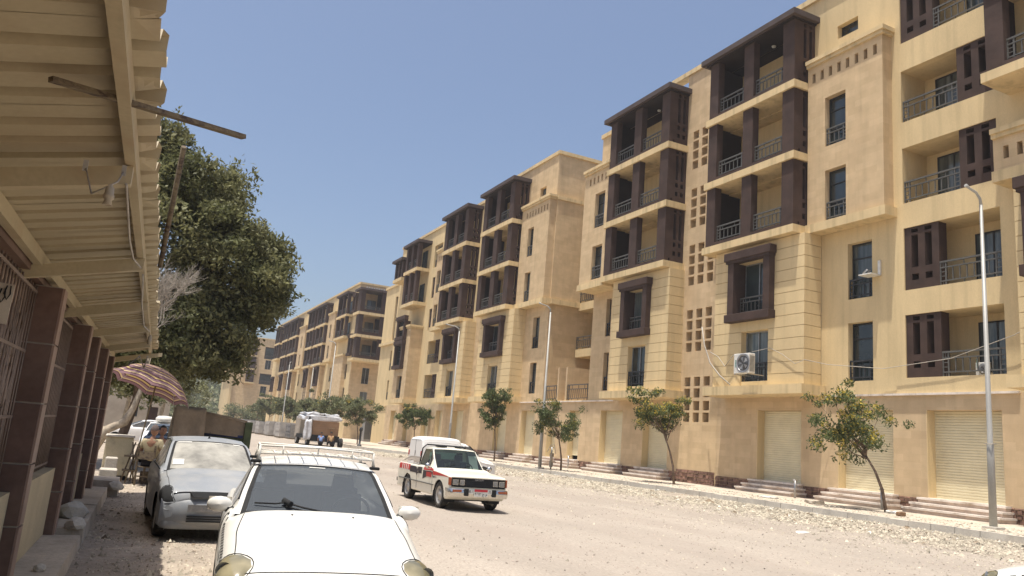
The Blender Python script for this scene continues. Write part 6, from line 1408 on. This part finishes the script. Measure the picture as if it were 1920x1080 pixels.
# cables on the facade
def cable(pts, r_, label): return loose('cable', MB().tube(pts, r_, 5), M_WIRE, label, 'cable')
cable([(27.35, 33.0, 8.6), (27.3, 32.7, 7.6), (27.3, 32.2, 6.6), (27.28, 31.4, 5.9), (27.28, 30.6, 5.4)], 0.035, 'pale cable bundle drooping from the lattice to the ledge left of the air conditioner')
cable([(27.35, 32.3, 7.2), (27.3, 31.6, 6.9), (27.25, 31.0, 6.35), (27.25, 30.4, 6.9), (27.2, 29.9, 6.7)], 0.02, 'thin cable looping to the left side of the air conditioner')
cable([(26.9, 28.7, 6.9), (27.35, 28.0, 7.1), (27.35, 27.2, 6.75), (27.35, 26.4, 6.25), (27.3, 25.8, 6.4), (27.9, 25.0, 6.2), (28.35, 22.5, 5.95), (28.35, 19.5, 6.2), (28.3, 17.0, 6.9), (28.3, 15.5, 7.6)], 0.014, 'long cable sagging from the air conditioner across the windows to the loggia railing')
# standpipe with a rag, small pipes by the steps
def pipe(x, y, h, label, rag=False):
    o = empty('standpipe', (x, y, 0.27), label, 'standpipe', 'standpipes by the shop steps'); MB().tube([(x, y, 0.27), (x, y, 0.27+h)], 0.05, 8).wbuild('pipe', M_STEEL, o)
    MB().tube([(x-0.1, y, 0.27+h), (x+0.1, y, 0.27+h)], 0.035, 8).wbuild('tap', M_STEEL, o)
    if rag: MB().lathe([(0.09, 0.0), (0.13, 0.2), (0.07, 0.5), (0.12, 0.7), (0.06, 0.85)], 9, 'z', (x, y, 0.4)).wbuild('rag', M_PBARK, o); MB().tube([(x-0.3, y, 1.3), (x-0.1, y, 1.7), (x+0.2, y+0.1, 1.75), (x+0.3, y, 1.2)], 0.02, 5).wbuild('hose', M_WIRE, o)
pipe(23.7, 42.1, 1.3, 'standpipe wrapped in rags behind the second street lamp', True)
pipe(26.9, 21.5, 0.75, 'thin standpipe between the two nearest flights of steps')
pipe(27.0, 26.0, 0.75, 'thin standpipe beside the steps of the third shutter')
pipe(27.2, 46.0, 0.8, 'thin standpipe by the steps where the two nearest blocks meet')
cb = empty('utility_cabinet', (29.3, 101, 0.27), 'tall grey utility cabinet on the pavement before the brown balconied end wall', 'cabinet')
pbox('body', M_STEEL, cb, 28.5, 30.1, 100.4, 101.6, 0.3, 4.1, 0.03); pbox('door', M_RAIL, cb, 28.52, 29.28, 100.36, 100.398, 0.6, 3.9); pbox('door', M_RAIL, cb, 29.32, 30.08, 100.36, 100.398, 0.6, 3.9)
cb.scale = (1, 1, 1)
bp2 = empty('hydrant', (19.3, 69, 0.27), 'dark slim hydrant standing near the trees left of the grey cabinet', 'hydrant')
MB().lathe([(0.22, 0), (0.2, 0.1), (0.1, 0.14), (0.1, 1.3), (0.16, 1.36), (0.14, 1.6), (0.0, 1.72)], 12, 'z', (19.3, 69, 0.27)).wbuild('body', M_RAILD, bp2)
# pallets of paving bricks
M_BRK = mat('wrapped_brick', (0.42, 0.39, 0.35), 0.85, 0.12, 1.5, island=0.25); 
rs = random.Random(3)
names = ['near end pallet of grey paving bricks beside the loaded truck']
for i in range(13):
    t = i/12; x = 19.2-0.8*t-0.5*(i % 2); y = 95+t*42; o = empty('brick_pallet', (x, y, 0), 'wrapped pallet of pale paving bricks in the long row across the far road', 'pallet', 'pallets of paving bricks along the far road')
    if i == 0: o['label'] = 'dark uncovered stack of paving bricks closest to the loaded truck'; del o['group']
    hgt = rs.uniform(1.45, 1.75); nl = 8
    pbox('pallet_base', M_OLDW, o, x-1.4, x+1.3, y-1.4, y+1.4, 0.02, 0.16)
    for l in range(nl):
        for c in range(2):
            dx = rs.uniform(-0.04, 0.04); pbox('brick_layer', M_BRK if i else M_BUMP, o, x-1.4+1.36*c+dx, x-0.06+1.36*c+dx, y-1.4, y+1.4, 0.17+l*hgt/nl, 0.16+(l+1)*hgt/nl)
# ================================================================ LOADED TRUCK AND PEOPLE
M_SKIN = mat('skin', (0.30, 0.16, 0.10), 0.6, 0.05, 8, localco=True); M_HAIR = mat('dark_hair', (0.02, 0.017, 0.015), 0.8, 0.1, 20)
def skinmesh(name, pts, edges, rad, m, parent, loc, sub=2):
    me = bpy.data.meshes.new(name); me.from_pydata([tuple(p) for p in pts], edges, []); o = bpy.data.objects.new(name+'_tmp', me); C.objects.link(o)
    md = o.modifiers.new('s', 'SKIN'); sv = me.skin_vertices[0].data
    for i, r_ in enumerate(rad): sv[i].radius = (r_ if isinstance(r_, tuple) else (r_, r_)); sv[i].use_root = (i == 0)
    s2 = o.modifiers.new('b', 'SUBSURF'); s2.levels = sub; s2.render_levels = sub
    bpy.context.view_layer.update(); dg = bpy.context.evaluated_depsgraph_get(); nm = bpy.data.meshes.new_from_object(o.evaluated_get(dg)); nm.name = name
    nm.materials.clear(); nm.materials.append(m)
    for p in nm.polygons: p.use_smooth = True
    bpy.data.objects.remove(o); return put(name, nm, parent, loc)
def head(parent, c, yaw, m=M_SKIN, hair=M_HAIR, r_=0.105, bald=False):
    n, k = 20, 16; P = []
    for i in range(k+1):
        ph = PI*i/k; row = []
        for j in range(n+1):
            th = 2*PI*j/n; x = math.sin(ph)*math.cos(th); y = math.sin(ph)*math.sin(th); z = math.cos(ph)
            f = 1.0; zz = z*1.25; ff = max(0, -y)  # face towards -y
            if ff > 0.6 and abs(x) < 0.25 and -0.35 < z < 0.1: f += 0.16*(1-abs(x)*4)*(1-abs(z+0.15)*3)
            if z < -0.3: f *= 1-0.22*(-z-0.3)
            if ff > 0.5 and 0.0 < z < 0.28 and 0.15 < abs(x) < 0.5: f -= 0.05
            row.append((x*r_*0.82*f, y*r_*f*0.98, zz*r_))
        P.append(row)
    h = MB().grid(np.array(P), True).build('head', m, parent, c, (0, 0, yaw))
    for sd in (-1, 1):
        MB().lathe([(0.0, -0.008), (0.018, -0.004), (0.022, 0.006), (0.0, 0.01)], 8, 'x', (sd*r_*0.83, 0, 0.0)).build('ear', m, h).location = (0, 0, 0)
        MB().lathe([(0.0, -0.004), (0.008, 0)], 8, 'y', (sd*r_*0.32, -r_*0.93, 0.012)).build('eye', M_HAIR, h).location = (0, 0, 0)
    P2 = [[tuple(np.array(q)*1.045+np.array([0, 0.006, 0.006])) for q in row] for row in P[:9]]
    P3 = [[(q if (q[1] > -r_*0.45 or q[2] > r_*0.75) else (q[0]*0.9, q[1]*0.8, q[2])) for q in row] for row in P2]
    MB().grid(np.array(P3), True).build('hair', hair, h).location = (0, 0, 0); return h
def hand(parent, w, d, up, side, m=M_SKIN):
    """palm and five curled fingers at wrist w, pointing along d"""
    w = Vector(w); d = Vector(d).normalized(); up = Vector(up); up = (up-d*up.dot(d)).normalized(); s = d.cross(up)*side
    skinmesh('hand', [w, w+d*0.045, w+d*0.085], [(0, 1), (1, 2)], [(0.022, 0.03), (0.018, 0.042), (0.014, 0.038)], m, parent, (0, 0, 0), 1).location = (0, 0, 0)
    for i, L in enumerate((0.062, 0.070, 0.066, 0.052)):
        b = w+d*0.085+s*(0.027-0.018*i); MB().tube([b, b+d*L*0.5-up*0.006, b+d*L*0.85-up*0.022], [0.009, 0.0085, 0.006], 7).build('finger', m, parent).location = (0, 0, 0)
    b = w+d*0.03+s*0.03; MB().tube([b, b+d*0.03+s*0.018, b+d*0.06+s*0.022-up*0.01], [0.012, 0.011, 0.008], 7).build('thumb', m, parent).location = (0, 0, 0)
def seated(label, x, y, rz, shirt, trousers, s=0.95, hair=M_HAIR, seat=0.46, arm_down=True, lean=0.12, skin=None, group=None):
    """local frame: facing -y, origin on the ground under the hips"""
    o = empty('person', (x, y, 0.02), label, 'person', group, rz, s); m = skin or M_SKIN; h = seat+0.10; L = lean
    # body: one continuous figure
    pts = [(0, 0, h), (0, L*0.35, h+0.2), (0, L*0.8, h+0.40), (0, L*0.9, h+0.50), (0, L*0.8, h+0.60),
           (0.19, L*0.85, h+0.45), (0.25, L*0.7, h+0.20), (0.22, -0.08, h+0.04),
           (-0.19, L*0.85, h+0.45), (-0.26, L*0.9, h+0.18), (-0.27, L*0.8-0.02, h-0.06 if arm_down else h+0.02),
           (0.10, -0.05, h-0.01), (0.13, -0.42, h+0.0), (0.13, -0.44, 0.10), (0.13, -0.55, 0.04),
           (-0.10, -0.05, h-0.01), (-0.14, -0.42, h+0.0), (-0.14, -0.44, 0.10), (-0.14, -0.55, 0.04)]
    ed = [(0, 1), (1, 2), (2, 3), (3, 4), (2, 5), (5, 6), (6, 7), (2, 8), (8, 9), (9, 10), (0, 11), (11, 12), (12, 13), (13, 14), (0, 15), (15, 16), (16, 17), (17, 18)]
    rad = [(0.15, 0.12), (0.14, 0.11), (0.16, 0.11), 0.055, 0.05, 0.06, 0.042, 0.03, 0.06, 0.042, 0.028, 0.09, 0.065, 0.04, 0.04, 0.09, 0.065, 0.04, 0.04]
    skinmesh('body', pts, ed, rad, m, o, (0, 0, 0))
    sh = skinmesh('shirt', [(0, 0, h-0.02), (0, L*0.35, h+0.2), (0, L*0.8, h+0.40), (0, L*0.86, h+0.47), (0.19, L*0.85, h+0.45), (0.235, L*0.78, h+0.27), (-0.19, L*0.85, h+0.45), (-0.24, L*0.9, h+0.27)],
                  [(0, 1), (1, 2), (2, 3), (2, 4), (4, 5), (2, 6), (6, 7)], [(0.175, 0.145), (0.165, 0.135), (0.18, 0.13), 0.07, 0.078, 0.068, 0.078, 0.068], shirt, o, (0, 0, 0))
    skinmesh('trousers', [(0, 0, h-0.01), (0.10, -0.05, h-0.01), (0.13, -0.42, h+0.0), (0.13, -0.44, 0.14), (-0.10, -0.05, h-0.01), (-0.14, -0.42, h+0.0), (-0.14, -0.44, 0.14)], [(0, 1), (1, 2), (2, 3), (0, 4), (4, 5), (5, 6)], [(0.165, 0.135), 0.105, 0.085, 0.07, 0.105, 0.085, 0.07], trousers, o, (0, 0, 0))
    head(o, (0, L*0.75-0.015, h+0.70), 0, m, hair)
    for sd in (-1, 1): MB().hexa([(sd*0.14-0.045, -0.68, 0.0), (sd*0.14+0.045, -0.68, 0.0), (sd*0.14+0.04, -0.41, 0.0), (sd*0.14-0.04, -0.41, 0.0), (sd*0.14-0.035, -0.66, 0.05), (sd*0.14+0.035, -0.66, 0.05), (sd*0.14+0.035, -0.41, 0.09), (sd*0.14-0.035, -0.41, 0.09)]).build('shoe', M_BLACK, o).location = (0, 0, 0)
    hand(o, (0.21, -0.09, h+0.04), (-0.1, -1, -0.1), (0, 0, 1), 1, m)
    if arm_down: hand(o, (-0.27, L*0.8-0.02, h-0.07), (0, 0.05, -1), (1, 0, 0), 1, m)
    else: hand(o, (-0.27, L*0.7, h+0.02), (0.1, -1, -0.1), (0, 0, 1), -1, m)
    return o
M_SHIRT = mat('sand_shirt', (0.38, 0.32, 0.20), 0.95, 0.08, 5, localco=True); M_TROU = mat('dark_trousers', (0.025, 0.025, 0.03), 0.95, 0.1, 5, localco=True)
M_BLUE = mat('blue_shirt', (0.20, 0.28, 0.50), 0.95, 0.08, 5, localco=True); M_TANS = mat('tan_shirt', (0.40, 0.26, 0.13), 0.95, 0.08, 5, localco=True)
M_BALD = mat('grey_cropped_hair', (0.12, 0.09, 0.08), 0.8, 0.1, 20)
def chair(label, x, y, rz, s=1.0, m=None):
    o = empty('chair', (x, y, 0.02), label, 'chair', None, rz, s); m = m or M_OLDW; hz = 0.45
    pbox_l('seat', m, o, -0.23, 0.23, -0.24, 0.2, hz-0.03, hz, 0.006)
    for sd in (-1, 1):
        pbox_l('leg', m, o, sd*0.20-0.02, sd*0.20+0.02, -0.23, -0.19, 0, hz-0.03); MB().hexa([(sd*0.2-0.02, 0.20, 0), (sd*0.2+0.02, 0.20, 0), (sd*0.2+0.02, 0.24, 0), (sd*0.2-0.02, 0.24, 0), (sd*0.2-0.018, 0.30, 0.95), (sd*0.2+0.018, 0.30, 0.95), (sd*0.2+0.018, 0.33, 0.95), (sd*0.2-0.018, 0.33, 0.95)]).build('rear_post', m, o).location = (0, 0, 0)
    pbox_l('back_rest', m, o, -0.18, 0.18, 0.275, 0.30, 0.62, 0.80); pbox_l('stretcher', m, o, -0.18, 0.18, 0.2, 0.22, 0.2, 0.23)
    return o
# man on a chair beside the grey car, seen from behind, facing away to the right
chair('wooden chair carrying the man in the sand coloured shirt', 0.78, 20.2, R(155), 0.95)
seated('man in a sand coloured shirt sitting under the parasol with one arm hanging down', 0.80, 20.1, R(155), M_SHIRT, M_TROU, 0.98, M_BALD, 0.47, True, 0.14)
seated('person in dark clothes sitting beyond the man in the sand coloured shirt', 1.02, 21.7, R(20), M_TROU, M_TROU, 0.98, M_HAIR, 0.45, False, 0.05)
o = empty('stool', (1.02, 21.7, 0.02), 'low dark stool under the person in dark clothes', 'stool'); 
pbox('seat', M_RAILD, o, 0.84, 1.2, 21.52, 21.9, 0.40, 0.44)
for a in (0.86, 1.16):
    for b in (21.54, 21.86): pbox('leg', M_RAILD, o, a, a+0.03, b, b+0.03, 0.02, 0.40)
st = empty('folded_stand', (0.35, 20.6, 0.0), 'rickety wooden stand leaning between the plastered block and the seated man', 'stand')
for a, b in ((0.22, 0.42), (0.32, 0.5), (0.50, 0.36)): MB().tube([(a, 20.5, 0.02), (b, 20.7, 0.95)], 0.02, 6).wbuild('leg', M_OLDW, st)
for z in (0.3, 0.62): pbox('shelf', M_OLDW, st, 0.22, 0.55, 20.45, 20.8, z, z+0.03)
o = pbox('carton', M_OLDW, None, 0.62, 0.86, 20.55, 20.8, 0.02, 0.30, 0.01); tag(o, 'small pale box on the ground under the seated man\'s hand', 'box')

# truck with cartons and wrapped mattresses
tr = empty('loaded_truck', (16.4, 70.5, 0), 'small truck piled with brown cartons and white wrapped mattresses, seen from behind', 'truck')
M_CARD = mat('cardboard', (0.25, 0.15, 0.085), 0.9, 0.1, 1.5, fine=0.06); M_WRAP = mat('white_plastic_wrap', (0.58, 0.58, 0.59), 0.35, 0.1, 2.5, bump=0.6, bscale=5, coat=0.3)
pbox('bed', M_GAP, tr, 14.6, 17.4, 69.0, 73.6, 0.62, 0.95); pbox('cab', M_DUSTW, tr, 14.8, 17.6, 73.7, 75.6, 0.6, 2.5, 0.08)
for x, sd in ((14.9, -1), (17.1, 1)):
    for y in (69.9, 74.4): wheel(tr, x, y, 0.42, 0.28, sd)
pbox('stake_post', M_GAP, tr, 14.62, 14.72, 69.0, 69.1, 0.95, 2.5); pbox('tailgate', M_GAP, tr, 14.6, 17.4, 68.9, 68.98, 0.42, 0.95)
def wrapb(x0, x1, y0, y1, z0, z1, seed, m, name, amp=0.06, parent=None):
    rs = np.random.RandomState(seed); bm = bmesh.new(); bmesh.ops.create_cube(bm, size=1); bmesh.ops.subdivide_edges(bm, edges=list(bm.edges), cuts=7, use_grid_fill=True)
    ph = rs.rand(6)*6
    for v in bm.verts:
        c = v.co; d = Vector((math.sin(9*c.y+ph[0])*math.cos(7*c.z+ph[1]), math.sin(8*c.x+ph[2]), math.sin(7*c.x+ph[3])*math.cos(6*c.y+ph[4])))*amp; k = 1-0.10*(abs(c.x)*2)**6*(abs(c.z)*2)**6
        v.co = Vector(((x0+x1)/2+c.x*(x1-x0)*k, (y0+y1)/2+c.y*(y1-y0)*k, (z0+z1)/2+c.z*(z1-z0)*k))+d
    me = bpy.data.meshes.new(name); bm.to_mesh(me); bm.free(); me.materials.append(m)
    for p in me.polygons: p.use_smooth = True
    q = wloc(parent); me.transform(Matrix.Translation(-q)); o = put(name, me, parent, q); return o
def thing_wrap(x0, x1, y0, y1, z0, z1, seed, m, name, label, cat, group=None, amp=0.06):
    o = wrapb(x0, x1, y0, y1, z0, z1, seed, m, name, amp, None); return tag(o, label, cat, group)
thing_wrap(14.5, 17.5, 69.1, 73.4, 2.18, 2.62, 1, M_WRAP, 'wrapped_mattress', 'upper white plastic wrapped mattress on top of the truck load', 'mattress', None, 0.07)
thing_wrap(14.6, 15.95, 69.2, 73.3, 2.60, 2.86, 2, M_WRAP, 'wrapped_mattress', 'left crumpled white bundle lying on the mattress of the truck load', 'mattress', None, 0.08)
thing_wrap(16.0, 17.3, 69.4, 73.0, 2.60, 2.80, 5, M_WRAP, 'wrapped_mattress', 'right crumpled white bundle lying on the mattress of the truck load', 'mattress', None, 0.08)
thing_wrap(14.35, 14.9, 68.8, 69.4, 0.5, 2.2, 3, M_WRAP, 'plastic_bundle', 'upright plastic wrapped panel at the left side of the truck load', 'panel', None, 0.05)
for i, (a, b, c, d, lb_) in enumerate(((15.0, 17.3, 1.62, 2.17, 'long brown carton directly under the mattress on the truck'), (15.0, 16.6, 0.96, 1.61, 'large brown carton at the middle of the truck bed'), (16.62, 17.3, 0.96, 1.61, 'upright brown carton at the right end of the truck bed'), (14.7, 14.98, 1.2, 1.7, 'small ochre carton at the left end of the truck bed'))):
    o = pbox('carton', M_CARD, None, a, b, 69.0, 70.6, c, d, 0.01); tag(o, lb_, 'carton')
seated('worker in a blue shirt crouching behind the loaded truck', 15.6, 67.9, R(170), M_BLUE, M_TROU, 1.0, M_HAIR, 0.30, False, -0.15)
seated('worker in a tan shirt crouching behind the loaded truck', 16.45, 67.8, R(185), M_TANS, M_TROU, 1.05, M_HAIR, 0.32, False, -0.15)
wo_ = wheel(None, 17.2, 67.6, 0.42, 0.3, 1); tag(wo_, 'large dark spare wheel leaning behind the loaded truck', 'wheel')

# ================================================================ BITS ON THE PAVEMENT
rs = random.Random(12)
for i, (x, y, a, b, c, m, lb_) in enumerate(((24.2, 18.6, 0.3, 0.16, 0.14, M_CARD, 'small tan brick lying on the pavement left of the nearest lamp'), (24.6, 22.7, 0.5, 0.5, 0.14, M_PAVE, 'grey heap of rubble at the foot of the steps behind the nearest tree'), (25.2, 19.6, 0.4, 0.5, 0.08, M_CHIPW, 'white litter heap right of the nearest tree trunk'), (24.4, 24.9, 0.4, 0.7, 0.06, M_WHITEP, 'flat pale scrap on the pavement before the middle steps'))):
    o = wrapb(x-a/2, x+a/2, y-b/2, y+b/2, 0.27, 0.27+c, i, m, 'rubbish_heap' if i else 'brick', 0.02 if i else 0.002, None); tag(o, lb_, 'rubbish' if i else 'brick')
for i in range(26):
    y = rs.uniform(11, 48); x = kx(y)-abs(rs.gauss(0, 0.7))-0.1; L = rs.uniform(0.10, 0.26)
    o = MB().hexa([(-L/2, -0.05, 0), (L/2, -0.07, 0), (L/2, 0.06, 0.01), (-L/2, 0.05, 0), (-L/2, -0.04, 0.05), (L/2*0.9, -0.06, 0.03), (L/2, 0.05, 0.05), (-L/2*0.8, 0.04, 0.06)]).build('board_scrap', (M_CHIPW, M_CHIP, M_OLDW)[i % 3], None, (x, y, 0.10), (rs.uniform(-.1, .1), rs.uniform(-.15, .15), rs.uniform(0, 3)))
    tag(o, 'flat scrap of board or tile lying in the rubble along the kerb', 'scrap', 'board and tile scraps in the kerbside rubble')

# ================================================================ HAZE
if True:
    hz = MB().box(-1600, 1600, -420, 3100, -1.5, 34).mesh('haze', None); ho = bpy.data.objects.new('haze', hz); C.objects.link(ho)
    hm = bpy.data.materials.new('haze_air'); hm.use_nodes = True; N = hm.node_tree.nodes; L = hm.node_tree.links
    N.remove(N['Principled BSDF']); pv_ = N.new('ShaderNodeVolumePrincipled'); pv_.inputs['Color'].default_value = (0.96, 0.96, 0.98, 1); pv_.inputs['Density'].default_value = 0.00045; pv_.inputs['Anisotropy'].default_value = 0.2
    L.new(pv_.outputs[0], N['Material Output'].inputs['Volume']); hz.materials.append(hm); tag(ho, kind='stuff')
